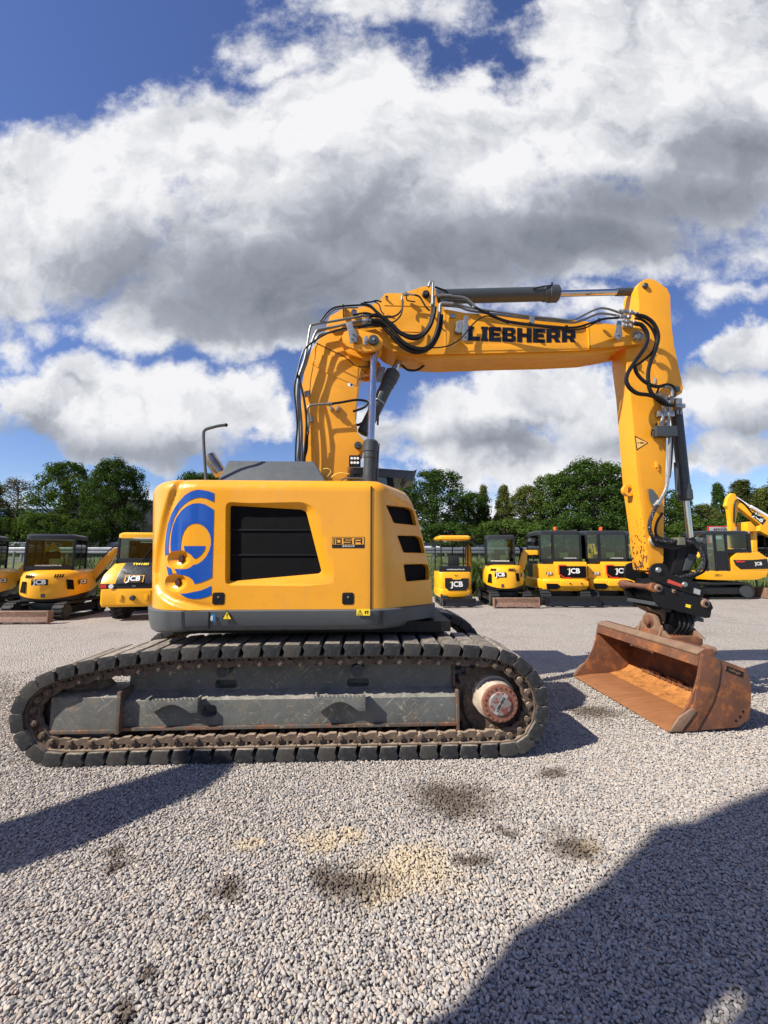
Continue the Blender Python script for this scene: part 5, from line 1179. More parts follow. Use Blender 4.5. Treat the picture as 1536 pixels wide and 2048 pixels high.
# ================================================================ ground
def blob_field(t, pos, blobs):
    w_ = t.v('SCALE', t.v('SUBTRACT', t.noise(pos, 3.0, 6, 0.65, col=True), (0.5, 0.5, 0.5)), None, 0.42)
    p = t.v('ADD', pos, w_); acc = None
    for (px, py, rx_, ry_) in blobs:
        c = G(px, py); n = t.node('ShaderNodeVectorMath', operation='MULTIPLY_ADD'); t.K.new(p, n.inputs[0])
        n.inputs[1].default_value = (1 / rx_, 1 / ry_, 0); n.inputs[2].default_value = (-c.x / rx_, -c.y / ry_, 0)
        f = t.m('MULTIPLY_ADD', t.v('LENGTH', n.outputs[0]), -1.0, 1.0)
        acc = f if acc is None else t.m('MAXIMUM', acc, f)
    return acc
OIL = [(x_, y_, a_ * .85, b_ * .85) for x_, y_, a_, b_ in [(905,1598,.52,.36),(700,1768,.36,.20),(650,1760,.2,.15),(240,1722,.13,.12),(462,1782,.13,.10),(408,1852,.08,.07),(1152,1688,.26,.20),(1190,1425,.42,.34),(1104,1546,.22,.16),(940,1722,.14,.09),(1020,1668,.10,.07),(300,1960,.10,.08),(240,2035,.10,.05),(1000,1655,.1,.08),(230,1700,.1,.08)]]
SAND = [(820,1742,.34,.26),(640,1682,.20,.13),(690,1672,.14,.10),(1180,1688,.12,.09),(500,1690,.14,.08),(780,1790,.2,.12)]
def gravel_nodes(t, pos, c):
    g_ = t.m('MULTIPLY_ADD', t.noise(pos, 22, 7, .7), 1.5, -.75); oil = t.mr(t.m('ADD', blob_field(t, pos, OIL), g_), 0.10, 0.70, 0, .86); sand = t.mr(t.m('ADD', blob_field(t, pos, SAND), g_), 0.05, 0.7, 0, .85)
    c = t.mix(sand, c, (0.46, 0.38, 0.26)); return t.mix(oil, c, (0.075, 0.055, 0.040))
def gravel_mat(name, inst):
    m = bpy.data.materials.new(name); m.use_nodes = True; t = NT(m.node_tree); t.N.clear()
    b = t.node('ShaderNodeBsdfPrincipled'); o = t.node('ShaderNodeOutputMaterial'); t.K.new(b.outputs[0], o.inputs[0])
    pos = t.node('ShaderNodeNewGeometry').outputs['Position']
    stops = [(0.0, (0.19, 0.185, 0.18)), (0.2, (0.36, 0.35, 0.335)), (0.4, (0.43, 0.40, 0.365)), (0.55, (0.27, 0.255, 0.24)), (0.7, (0.46, 0.42, 0.365)), (0.82, (0.41, 0.33, 0.265)), (0.92, (0.52, 0.48, 0.43)), (1.0, (0.22, 0.215, 0.215))]
    if inst:
        r = t.node('ShaderNodeObjectInfo').outputs['Random']; c = t.ramp(r, stops)
        c = t.mix(t.mr(t.noise(pos, 160, 4, .6), .3, .7, 0, .25), c, (0.22, 0.20, 0.19))
    else:
        v = t.node('ShaderNodeTexVoronoi'); t.K.new(pos, v.inputs['Vector']); v.inputs['Scale'].default_value = 48
        se = t.node('ShaderNodeSeparateColor'); t.K.new(v.outputs['Color'], se.inputs[0]); c = t.ramp(se.outputs[0], stops)
        edge = t.mr(v.outputs['Distance'], 0.30, 0.72); c = t.mix(t.m('MULTIPLY', edge, .55), c, (0.12, 0.105, 0.09)); c = t.mix(1.0, c, (1.27, 1.22, 1.17), 'MULTIPLY')
        c = t.mix(t.mr(t.noise(pos, 9, 5, .6), .35, .7, 0, .22), c, (0.50, 0.46, 0.42))
        far = t.noise(pos, .35, 5, .6); c = t.mix(t.mr(far, .35, .65, 0, .28), c, (0.50, 0.46, 0.42)); c = t.mix(t.mr(t.noise(pos, 1.1, 6, .65), .52, .72, 0, .35), c, (0.17, 0.15, 0.135))
        h = t.m('ADD', t.mr(v.outputs['Distance'], 0.0, 0.75, 1, 0), t.m('MULTIPLY', se.outputs[1], .5))
        bn = t.node('ShaderNodeBump'); bn.inputs['Strength'].default_value = 1; bn.inputs['Distance'].default_value = .016
        t.K.new(h, bn.inputs['Height']); t.K.new(bn.outputs[0], b.inputs['Normal'])
    c = gravel_nodes(t, pos, c)
    if inst: c = t.mix(1.0, c, (1.04, 1.02, 1.0), 'MULTIPLY')
    t.put(b.inputs['Base Color'], c); b.inputs['Roughness'].default_value = 0.85; b.inputs['Specular IOR Level'].default_value = .25
    return m
gm = gravel_mat('gravel', False); gs = gravel_mat('gravel_stone', True)
N_ = 60
mb = MB(); vs = []
xs = sorted(set([-400, -150, -60, -30, -16] + list(np.linspace(-12, 12, 121)) + [16, 30, 60, 150, 400])); ys = sorted(set([-60, -20, -6, -2, 0] + list(np.linspace(1, 14, 66)) + [15, 16, 16.8]))
r2 = np.random.RandomState(4)
for y in ys:
    for x in xs: vs.append((x, y, -.012 + .006 * math.sin(x * 1.3 + y * .7) * math.cos(y * 1.1 - x * .4)))
nx = len(xs); fs = [(j * nx + i, j * nx + i + 1, (j + 1) * nx + i + 1, (j + 1) * nx + i) for j in range(len(ys) - 1) for i in range(nx - 1)]
yard = MB().add(vs, fs).build('gravel_yard', gm, None, kind='structure')
# loose stones
sc_col = bpy.data.collections.new('stone_shapes')
for k in range(9):
    bm = bmesh.new(); bmesh.ops.create_icosphere(bm, subdivisions=2, radius=.0090); rr = random.Random(k)
    pl = [Vector((rr.uniform(-1, 1), rr.uniform(-1, 1), rr.uniform(-1, 1))).normalized() for _ in range(9)]
    sx_, sy_, sz_ = rr.uniform(1.05, 1.5), rr.uniform(.75, 1.05), rr.uniform(.55, .85)
    for v in bm.verts:
        for n_ in pl:
            d_ = v.co.dot(n_) - .0090 * .67
            if d_ > 0: v.co -= n_ * d_ * .85
        v.co = Vector((v.co.x * sx_, v.co.y * sy_, v.co.z * sz_))
    me = bpy.data.meshes.new('stone'); bm.to_mesh(me); bm.free(); me.shade_smooth(); me.set_sharp_from_angle(angle=R(28)); me.materials.append(gs)
    sc_col.objects.link(bpy.data.objects.new('stone', me))
rs = np.random.RandomState(11); PTS = []
sp_ = .0118; y = 1.05
while y < 6.0:
    s_ = sp_ * (1 + max(0, y - 3.0) * .14); hw = y * .98 + .35
    n_ = int(2 * hw / s_); xs_ = np.linspace(-hw, hw, n_) + rs.uniform(-.45, .45, n_) * s_
    keep = rs.rand(n_) < (1.0 if y < 3.8 else max(0, 1 - (y - 3.8) / 2.2))
    for x in xs_[keep]: PTS.append((x, y + rs.uniform(-.45, .45) * s_, rs.uniform(-.010, .003)))
    y += s_
me = bpy.data.meshes.new('gravel_stones'); me.from_pydata(PTS, [], [])
go = bpy.data.objects.new('gravel_stones', me); COL.objects.link(go); go['kind'] = 'stuff'; go['label'] = 'loose grey and pinkish crushed stones covering the yard'; go['category'] = 'gravel'
ng = bpy.data.node_groups.new('scatter', 'GeometryNodeTree')
ng.interface.new_socket('Geometry', in_out='INPUT', socket_type='NodeSocketGeometry'); ng.interface.new_socket('Geometry', in_out='OUTPUT', socket_type='NodeSocketGeometry')
gi = ng.nodes.new('NodeGroupInput'); gg = ng.nodes.new('NodeGroupOutput'); ip = ng.nodes.new('GeometryNodeInstanceOnPoints'); ci = ng.nodes.new('GeometryNodeCollectionInfo')
ci.inputs[0].default_value = sc_col; ci.inputs['Separate Children'].default_value = True; ci.inputs['Reset Children'].default_value = True
rv = ng.nodes.new('FunctionNodeRandomValue'); rv.data_type = 'FLOAT_VECTOR'; rv.inputs[0].default_value = (-.5, -.5, 0); rv.inputs[1].default_value = (.5, .5, 6.283)
rs2 = ng.nodes.new('FunctionNodeRandomValue'); rs2.data_type = 'FLOAT'; rs2.inputs[2].default_value = .55; rs2.inputs[3].default_value = 1.26
ng.links.new(gi.outputs[0], ip.inputs['Points']); ng.links.new(ci.outputs[0], ip.inputs['Instance']); ip.inputs['Pick Instance'].default_value = True
ng.links.new(rv.outputs[0], ip.inputs['Rotation']); ng.links.new(rs2.outputs[1], ip.inputs['Scale']); ng.links.new(ip.outputs[0], gg.inputs[0])
md = go.modifiers.new('scatter', 'NODES'); md.node_group = ng

# ================================================================ bank, road, guard rails
grassm = mat('meadow_grass', (0.075, 0.10, 0.025), 0.9, vary=0.45, nscale=2.5, dirt=.5, dirt_col=(0.16, 0.14, 0.06), bump=.05, bscale=14)
def sheet(name, prof, m_, kind='structure', x0=-300, x1=300, nx=60):
    vs = []; 
    for (y, z) in prof:
        for i in range(nx + 1): vs.append((x0 + (x1 - x0) * i / nx, y, z))
    fs = [(j * (nx + 1) + i, j * (nx + 1) + i + 1, (j + 1) * (nx + 1) + i + 1, (j + 1) * (nx + 1) + i) for j in range(len(prof) - 1) for i in range(nx)]
    return MB().add(vs, fs).build(name, m_, None, kind=kind)
sheet('grass_bank', [(16.6, -.05), (17.0, .03), (17.8, .22), (19.0, .75), (20.2, 1.18), (21.4, 1.25), (22.6, 1.27)], grassm)
asphalt = mat('asphalt', (0.055, 0.055, 0.058), .85, vary=.2)
sheet('road', [(22.6, 1.27), (33, 1.30)], asphalt); sheet('verge', [(33, 1.30), (34.5, 1.45), (37, 1.9), (60, 2.0), (300, 2.4)], grassm)
mb = MB(); mb.bx(-300, 300, 23.0, 23.15, 1.272, 1.278); mb.bx(-300, 300, 32.3, 32.45, 1.298, 1.304); mb.build('road_marking', 'decal_white', None, kind='structure')
# tufts of long grass and weeds in front of and behind the fence
lm_grass = mat('weed_leaf', (0.11, 0.15, 0.035), .8, vary=.5, nscale=.8)
def blades(n, x0, x1, y0, y1, zf, h0, h1, seed, w=.02, lean=.25):
    r = random.Random(seed); mb = MB()
    for _ in range(n):
        x = r.uniform(x0, x1); y = r.uniform(y0, y1); z = zf(y); h = r.uniform(h0, h1) * (.6 + .4 * math.sin(x * 1.7) ** 2); a = r.uniform(0, 6.28); dx = math.cos(a) * w; dy = math.sin(a) * w; lx = r.uniform(-lean, lean) * h; ly = r.uniform(-lean, lean) * h
        mb.add([(x - dx, y - dy, z), (x + dx, y + dy, z), (x + lx * .4 + dx * .7, y + ly * .4 + dy * .7, z + h * .6), (x + lx, y + ly, z + h)], [(0, 1, 2), (0, 2, 3)])
    return mb
bank_z = lambda y: float(np.interp(y, [16.6, 17, 17.8, 19, 20.2, 21.4, 22.6], [-.05, .03, .22, .75, 1.18, 1.25, 1.27])) - .02
blades(26000, -16, 19, 16.7, 21.5, bank_z, .14, .42, 1).build('tall_grass', lm_grass, None, smooth=False, kind='stuff')
w2_ = mat('yellow_green_weeds', (0.15, 0.17, 0.05), .8, vary=.5, nscale=1.2)
blades(5200, -16, 19, 16.3, 17.2, lambda y: -.02, .15, .75, 5, w=.028).build('fence_weeds', w2_, None, smooth=False, kind='stuff')
def rail(y, z, nm, lab):
    root = empty(nm, (0, y, z), 0, lab, 'guard rail')
    mb = MB(); sec = [(0, .42), (-.05, .46), (-.05, .54), (0, .58), (-.05, .62), (-.05, .70), (0, .75), (.01, .75), (.01, .42)]
    mb.prism([(-60, a_, b_) for a_, b_ in sec], [(70, a_, b_) for a_, b_ in sec]); mb.build('rail_beam', 'steel', root)
    pm = None
    for k in range(50):
        x = -55 + k * 2.4 * (120 / 120)
        if abs(x) > 40: continue
        if pm is None: pm = MB().bx(-.04, .04, .02, .12, -.1, .70).build('rail_post', 'steel', root); o = pm
        else: o = pm.copy(); COL.objects.link(o); o.parent = root
        o.location = (x, 0, 0)
    return root
rail(21.8, 1.25, 'guard_rail', 'galvanised guard rail on the near edge of the raised road')
rail(34.2, 1.9, 'guard_rail', 'galvanised guard rail on the far edge of the raised road, below the trees')
# welded mesh fence
fm = mat('green_wire', (0.10, 0.13, 0.10), .5, vary=.1)
def fence():
    root = empty('mesh_fence', (0, 16.9, 0), 0, 'pale green welded wire fence standing between the gravel and the grass bank', 'fence')
    pn_ = None; k = 0
    for i in range(-6, 8):
        x = i * 2.5
        p = MB().bx(-.03, .03, -.02, .04, 0, 1.75).build('fence_post', fm, root); p.location = (x, 0, 0)
        if pn_ is None:
            mb = MB(); z = .08
            while z < 1.66: mb.bx(0, 2.5, -.004, .004, z - .004, z + .004); z += .2
            xx_ = .05
            while xx_ < 2.5: mb.bx(xx_ - .003, xx_ + .003, -.01, -.004, .05, 1.66); xx_ += .1
            pn_ = mb.build('mesh_panel', fm, root, smooth=False); o = pn_
        else: o = pn_.copy(); COL.objects.link(o); o.parent = root
        o.location = (x, 0, 0)
fence()
# ================================================================ trees
def leafmat(name, c1, c2):
    m = bpy.data.materials.new(name); m.use_nodes = True; t = NT(m.node_tree); t.N.clear()
    o = t.node('ShaderNodeOutputMaterial'); g = t.node('ShaderNodeNewGeometry'); tc = t.node('ShaderNodeTexCoord').outputs['Object']
    n = t.m('ADD', t.m('MULTIPLY', t.noise(tc, 1.1, 4, .6), .8), t.m('MULTIPLY', g.outputs['Random Per Island'], .3))
    c = t.mix(t.mr(n, .35, .75), c1, c2)
    d = t.node('ShaderNodeBsdfDiffuse'); tl = t.node('ShaderNodeBsdfTranslucent'); mx = t.node('ShaderNodeMixShader'); mx.inputs[0].default_value = .22
    t.put(d.inputs[0], c); t.put(tl.inputs[0], t.mix(.5, c, (0.16, 0.22, 0.02))); t.K.new(d.outputs[0], mx.inputs[1]); t.K.new(tl.outputs[0], mx.inputs[2]); t.K.new(mx.outputs[0], o.inputs[0])
    return m
LF = {'dark': leafmat('dark_leaves', (0.022, 0.042, 0.012), (0.055, 0.10, 0.022)), 'mid': leafmat('green_leaves', (0.035, 0.062, 0.014), (0.085, 0.14, 0.03)),
      'olive': leafmat('olive_leaves', (0.050, 0.062, 0.016), (0.12, 0.135, 0.035)), 'red': leafmat('reddish_leaves', (0.075, 0.045, 0.030), (0.16, 0.10, 0.06)), 'pine': leafmat('conifer_needles', (0.028, 0.042, 0.014), (0.085, 0.095, 0.03))}
def tree_meshes(shape, seed, n_cl=170, per=75, leaf=.17, H=9.0, Wd=4.0, sparse=0):
    """crown as leaf clumps gathered on limbs inside an uneven envelope; trunk and limbs as tapered tubes"""
    r = random.Random(seed); mbt = MB(); mbl = MB()
    z0 = H * (.16 if shape != 'cone' else .06)
    lob = [(r.uniform(0, 6.28), r.uniform(.25, .95), r.uniform(.6, 1.0)) for _ in range(9)]
    def env(f, a):
        if shape == 'cone': b = (1 - f) ** .8 * .95 + .03
        elif shape == 'oval': b = math.sin(math.pi * min(1, f * .9 + .08)) ** .55
        else: b = math.sin(math.pi * min(1, f * .82 + .14)) ** .5
        k = 1.0
        for (aa, ff, s_) in lob: k += .20 * s_ * math.cos(a - aa) * math.exp(-((f - ff) / .16) ** 2)
        return b * k * Wd / 2
    mbt.tube([(0, 0, -.3), (r.uniform(-.1, .1), r.uniform(-.1, .1), H * .3), (r.uniform(-.25, .25), r.uniform(-.25, .25), H * .6), (0, 0, H * .93)], [H * .022] * 6 + [H * .017] * 6 + [H * .008] * 6 + [H * .002], n=8, sub=6)
    cl = []
    for i in range(n_cl):
        f = r.random() ** .85; a = r.uniform(0, 6.28); rr = env(f, a) * (r.random() ** .45); z = z0 + f * (H - z0)
        if sparse and r.random() < sparse * math.sin(f * 9 + a * 2) ** 2: continue
        c = Vector((rr * math.cos(a), rr * math.sin(a), z)); cl.append(c)
        if i % 3 == 0 and shape != 'cone':
            zb = max(z0 * .7, z - rr * r.uniform(.6, 1.1)); mbt.tube([(0, 0, zb), (c.x * .5, c.y * .5, zb + (z - zb) * .4), c], [.05] * 3 + [.03] * 3 + [.012], n=5, sub=3)
    for c in cl:
        cr = r.uniform(.35, .80) * (.6 if shape == 'cone' else 1) * (.6 if H < 4 else 1)
        for _ in range(per):
            d = Vector((r.gauss(0, 1), r.gauss(0, 1), r.gauss(0, .75))); d = d.normalized() * cr * (r.random() ** .4); p = c + d
            nrm = (d.normalized() + Vector((r.uniform(-.8, .8), r.uniform(-.8, .8), r.uniform(-.2, 1.0)))).normalized()
            u = nrm.orthogonal().normalized(); u.rotate(Matrix.Rotation(r.uniform(0, 6.28), 3, nrm)); v_ = nrm.cross(u); s_ = leaf * r.uniform(.55, 1.25)
            mbl.add([p - u * s_ * .5, p + v_ * s_ * .33, p + u * s_ * .5, p - v_ * s_ * .33], [(0, 1, 2, 3)])
    return mbt, mbl
def mk_mesh(mb, name, m_):
    me = bpy.data.meshes.new(name); me.from_pydata(mb.v, [], mb.f); me.materials.append(m_); return me
TM = {}
DIM = {'round': (8.2, 7.0), 'round2': (8.2, 6.0), 'oval': (8.0, 4.6), 'cone': (8.0, 3.4), 'airy': (8.0, 4.8), 'bush': (2.6, 5.0)}
for key, (shape, seed, n_cl, per, leaf, sp__) in {'round': ('round', 1, 330, 85, .19, .12), 'round2': ('round', 5, 280, 80, .19, .4), 'oval': ('oval', 2, 220, 75, .18, .2), 'cone': ('cone', 3, 260, 60, .15, 0), 'airy': ('oval', 4, 120, 60, .14, .6), 'bush': ('round', 6, 130, 75, .16, 0)}.items():
    a_, b_ = tree_meshes(shape, seed, n_cl, per, leaf, H=DIM[key][0], Wd=DIM[key][1], sparse=sp__); TM[key] = (mk_mesh(a_, 'trunk', M['bark']), b_)
LMC = {}
def tree(px, top, wpx, D, shape, leafc, label, cat='tree', zb=None, name='tree', rz=None):
    zb = (1.9 if D > 34 else bank_z(min(D, 22))) if zb is None else zb
    x = (px - CXP) / F * D; zt = W(px, top, D).z; Hh = zt - zb; wd = wpx / F * D
    root = empty(name, (x, D, zb), rz if rz is not None else random.uniform(0, 6.28), label, cat, 'trees beyond the road' if D > 34 else None)
    root.scale = (wd / DIM[shape][1], wd / DIM[shape][1], Hh / DIM[shape][0])
    tr = bpy.data.objects.new('trunk', TM[shape][0]); COL.objects.link(tr); tr.parent = root
    k = (shape, leafc)
    if k not in LMC: LMC[k] = mk_mesh(TM[shape][1], 'crown', LF[leafc])
    c_ = bpy.data.objects.new('crown', LMC[k]); COL.objects.link(c_); c_.parent = root
    return root
TL = [(400,950,120,39,'round2','dark','dark tree hidden behind the excavator tail','tree'),(420,955,140,40,'round','mid','green tree hidden behind the rear of the housing','tree'),(490,975,110,41,'oval','olive','olive tree hidden behind the housing','tree'),(635,965,140,41,'round2','mid','green tree hidden behind the lower boom','tree'),(780,960,130,40,'oval','dark','dark tree hidden behind the front of the housing','tree'),(450,1040,200,34.7,'bush','dark','dark bush hidden behind the intake side of the housing','bush'),(680,1040,220,34.6,'bush','mid','green bush hidden behind the front of the housing','bush'),(-200,960,150,38,'round2','dark','dark tree far beyond the left edge of the view','tree'),(1740,960,150,39,'round2','mid','green tree far beyond the right edge of the view','tree'),
 (28,962,105,38,'airy','red','thin reddish-brown tree at the left edge behind the leftmost machines','tree'),
 (128,930,125,39,'round2','mid','broad green tree with ragged pointed top, left of the dense round one','tree'),
 (226,926,118,37,'round','dark','dense dark green tree in front of the dark hall','tree'),
 (85,1030,130,34.8,'bush','mid','low green bush under the reddish tree, above the black cab roof','bush'),
 (180,1045,120,34.6,'bush','dark','low dark bush at the foot of the dense dark tree on the left','bush'),
 (15,1040,90,35.5,'bush','dark','low bush at the left edge beneath the reddish tree','bush'),
 (-70,950,140,38,'round','mid','green tree beyond the left edge of the view','tree'),
 (868,946,150,37,'round2','dark','big green tree just right of the excavator housing','tree'),
 (942,988,90,40,'oval','dark','dark rounded tree right of the big tree beside the housing','tree'),
 (968,972,52,41,'cone','olive','slim olive tree with a pointed top, left of the two rounded olive trees','tree'),
 (1010,972,66,40,'cone','olive','second pointed olive tree right of the slim one','tree'),
 (1052,975,92,39,'oval','olive','rounded olive-green tree left of the tallest dark tree','tree'),
 (1112,952,110,38,'round2','mid','green tree merging into the left side of the tallest dark tree','tree'),
 (1188,928,180,37,'round','dark','tallest and widest dark green tree, left of the excavator stick','tree'),
 (1255,960,110,39,'oval','dark','dark tree hidden partly behind the excavator stick','tree'),
 (1310,975,110,40,'round2','dark','dark tree seen either side of the lower stick','tree'),
 (1368,978,90,38,'cone','mid','green conifer right of the bucket cylinder','tree'),
 (1412,1010,70,39,'oval','olive','small olive tree between the two conifers on the right','tree'),
 (1442,968,62,41,'cone','dark','narrow dark conifer behind the raised digger arm','tree'),
 (1492,962,110,40,'cone','pine','broad yellowish conifer above the raised digger arm','tree'),
 (1530,978,90,38,'cone','olive','olive conifer at the right edge of the photo','tree'),
 (1610,950,150,38,'round','dark','dark tree beyond the right edge of the view','tree'),
 (700,960,150,39,'round','mid','green tree hidden behind the excavator housing','tree'),(560,970,150,40,'round2','dark','dark tree hidden behind the excavator housing','tree'),
 (900,1050,150,34.6,'bush','dark','dark bush behind the canopy mini digger','bush'),(1010,1045,160,34.7,'bush','mid','green bush behind the rounded mini digger','bush'),(1130,1040,180,34.6,'bush','dark','dark bush behind the row of square mini diggers','bush'),(1260,1035,170,34.7,'bush','mid','green bush behind the lower stick','bush'),(1400,1045,150,34.6,'bush','mid','green bush left of the conifer, behind the lettered board','bush'),(1510,1030,150,34.7,'bush','dark','dark bush at the right edge behind the raised arm','bush')]
for (px, top, wpx, D, sh, lc, lab, cat) in TL: tree(px, top, wpx, D, sh, lc, lab, cat, name='bush' if cat == 'bush' else ('conifer' if sh == 'cone' else 'leafy_tree'))
def shrub(px, top, wpx, D, lab): 
    r_ = tree(px, top, wpx, D, 'bush', 'mid', lab, 'bush', zb=0.0, name='shrub'); return r_
shrub(1355, 1130, 70, 16.2, 'leafy green shrub by the fence, behind the excavator coupler'); shrub(1400, 1120, 60, 16.3, 'leafy green shrub left of the side-on digger tracks'); shrub(948, 1130, 34, 16.2, 'leafy weed bush between the canopy digger and the rounded digger')
shrub(1052, 1130, 30, 16.2, 'leafy weed bush between the rounded digger and the first square digger'); shrub(32, 1180, 26, 12.6, 'small green bush between the two leftmost diggers'); shrub(180, 1165, 40, 14.5, 'weed bush under the folded arm, left of the loader')
# halls and board behind
def hall(name, lab, x0p, x1p, tp, D, m_, depth=20, z0=1.5, ribs=0):
    a = W(x0p, tp[0], D); b = W(x1p, tp[1], D); root = empty(name, (a.x, D, z0), 0, lab, 'building')
    mb = MB(); mb.prism([(0, 0, 0), (b.x - a.x, 0, 0), (b.x - a.x, 0, b.z - z0), (0, 0, a.z - z0)], [(0, depth, 0), (b.x - a.x, depth, 0), (b.x - a.x, depth, b.z - z0), (0, depth, a.z - z0)]); w_ = mb.build('wall', m_, root)
    mb = MB(); mb.prism([(-.1, -.12, a.z - z0), (b.x - a.x + .1, -.12, b.z - z0), (b.x - a.x + .1, -.12, b.z - z0 + .25), (-.1, -.12, a.z - z0 + .25)], [(-.1, depth, a.z - z0), (b.x - a.x + .1, depth, b.z - z0), (b.x - a.x + .1, depth, b.z - z0 + .25), (-.1, depth, a.z - z0 + .25)]); mb.build('roof', 'darkgrey', root)
    for k in range(ribs):
        MB().bx((b.x - a.x) * (k + .2) / ribs, (b.x - a.x) * (k + .8) / ribs, -.05, .02, 3.4, 4.6).build('window', 'glass' if 0 else 'void', root)
    return root
hall('warehouse', 'dark grey flat-sided hall behind the dense tree on the left', 130, 420, (992, 1012), 62, mat('dark_hall_cladding', (.022, .024, .030), .9, vary=.06), ribs=4)
hall('office_building', 'pale blue hall glimpsed through the reddish tree at the left', -90, 118, (1022, 1020), 70, mat('blue_cladding', (.16, .30, .52), .5, vary=.5, nscale=.35), ribs=5)
hall('storage_shed', 'low bluish shed glimpsed through the trees behind the square diggers', 930, 1240, (1040, 1040), 66, mat('shed_cladding', (.12, .20, .30), .5, vary=.4, nscale=.4), ribs=3)
bd = empty('lettered_board', W(1418, 1085, 21.5), 0, 'long pale grey board with thin red frame and black lettering, behind the side-on digger', 'sign')
a = W(1416, 1052, 21.5) - bd.location; b = W(1500, 1075, 21.5) - bd.location; a.y = b.y = 0
MB().bx(a.x, b.x, 0, .06, b.z - .3, a.z).build('board_frame', 'red', bd); MB().bx(a.x + .05, b.x, -.008, -.002, b.z - .25, a.z - .05).build('board_face', mat('board_grey', (.42, .43, .45), .6), bd)
text_mb('ströh', .34, (a.x + .62, -.012, a.z - .19), (1, 0, 0), (0, 0, 1), bold=.02).build('board_lettering', 'decal_black', bd)
for v_ in (a.x + .3, b.x - .3): MB().bx(v_ - .05, v_ + .05, .06, .14, -1.2, a.z).build('board_post', 'steel', bd)
# ================================================================ parked machines
def rrect(w, d, r, n=5, cx=0, cy=0):
    pts = []
    for sx_, sy_, a0 in ((1, 1, 0), (-1, 1, 90), (-1, -1, 180), (1, -1, 270)):
        for k in range(n + 1):
            a = R(a0 + 90 * k / n); pts.append((cx + sx_ * (w / 2 - r) + r * math.cos(a), cy + sy_ * (d / 2 - r) + r * math.sin(a)))
    return pts
def arc_plan(w, y_front, y_tail, n=20, p=2.6):
    """body plan: square at the front, round tail towards -y"""
    pts = [(w / 2, y_front), (-w / 2, y_front)]
    for k in range(n + 1):
        a = math.pi + math.pi * k / n; c_, s_ = math.cos(a), math.sin(a)
        pts.append((math.copysign(abs(c_) ** (2 / p), c_) * w / 2, math.copysign(abs(s_) ** (2 / p), s_) * abs(y_tail)))
    return pts
def beam(mb, pts, ws, ang, th, x0=0, y0=0):
    """flat box beam following pts (distance, height) in a vertical plane that points at angle ang"""
    n = len(pts); up = []; lo = []
    for i, (a, z) in enumerate(pts):
        p = Vector(pts[max(0, i - 1)]); q = Vector(pts[min(n - 1, i + 1)]); t = (q - p).normalized(); nn = Vector((-t.y, t.x)) * ws[i] / 2
        up.append((a + nn.x, z + nn.y)); lo.append((a - nn.x, z - nn.y))
    out = up + lo[::-1]; c_, s_ = math.cos(ang), math.sin(ang); f = lambda a, z, o: (x0 + a * c_ - o * s_, y0 + a * s_ + o * c_, z)
    mb.prism([f(a, z, -th / 2) for a, z in out], [f(a, z, th / 2) for a, z in out]); return mb
def arm(root, ang, x0, y0, boom, stick, ws=(.16, .24, .2, .14), th=.16, bucket=True, uy=0):
    P = lambda a, z, o=0: Vector((x0 + a * math.cos(ang) - o * math.sin(ang), y0 + a * math.sin(ang) + o * math.cos(ang), z))
    mb = MB(); beam(mb, boom, ws[:len(boom)] if len(ws) >= len(boom) else [ws[0]] * len(boom), ang, th, x0, y0); b = mb.build('boom', 'mini_yellow', root, bevel=.012)
    mb = MB(); beam(mb, stick, [.18, .16, .11][:len(stick)], ang, th * .8, x0, y0); s_ = mb.build('stick', 'mini_yellow', root, bevel=.012)
    m_ = len(boom) // 2; a0 = boom[0]; a1 = boom[m_]
    MB().tube([P(a0[0] + .12, a0[1] - .05), P((a0[0] + a1[0]) / 2 + .12, (a0[1] + a1[1]) / 2 - .10)], .045, n=10, smooth=False).build('boom_cylinder', 'mini_black', b)
    MB().tube([P((a0[0] + a1[0]) / 2 + .12, (a0[1] + a1[1]) / 2 - .10), P(a1[0], a1[1] - .1)], .025, n=10, smooth=False).build('piston_rod', 'chrome', b)
    MB().tube([P(a1[0] - .05, a1[1] + .14), P(boom[-1][0] - .2, boom[-1][1] + .16), P(stick[0][0], stick[0][1])], .032, n=8, smooth=False).build('stick_cylinder', 'mini_black', b)
    for o in (-.05, .05):
        MB().tube([P(a0[0], a0[1] + .15, o), P(a1[0] - .12, a1[1] + .08, o), P(boom[-1][0] - .1, boom[-1][1] + .12, o), P(stick[0][0] + .2, stick[0][1] - .1, o), P(stick[-1][0] + .05, (stick[0][1] + stick[-1][1]) / 2, o)], .014, n=6).build('hydraulic_hose', 'hose', b)
    if bucket:
        e = stick[-1]; mb = MB(); c_, s__ = math.cos(ang), math.sin(ang)
        f = lambda a, z, o: (x0 + a * c_ - o * s__, y0 + a * s__ + o * c_, z)
        out = [(e[0], e[1]), (e[0] - .05, e[1] - .25), (e[0] - .35, e[1] - .42), (e[0] - .50, e[1] - .35), (e[0] - .47, e[1] - .1), (e[0] - .2, e[1] + .02)]
        mb.prism([f(a, z, -.22) for a, z in out], [f(a, z, .22) for a, z in out]); mb.build('digging_bucket', 'black', root, bevel=.02)
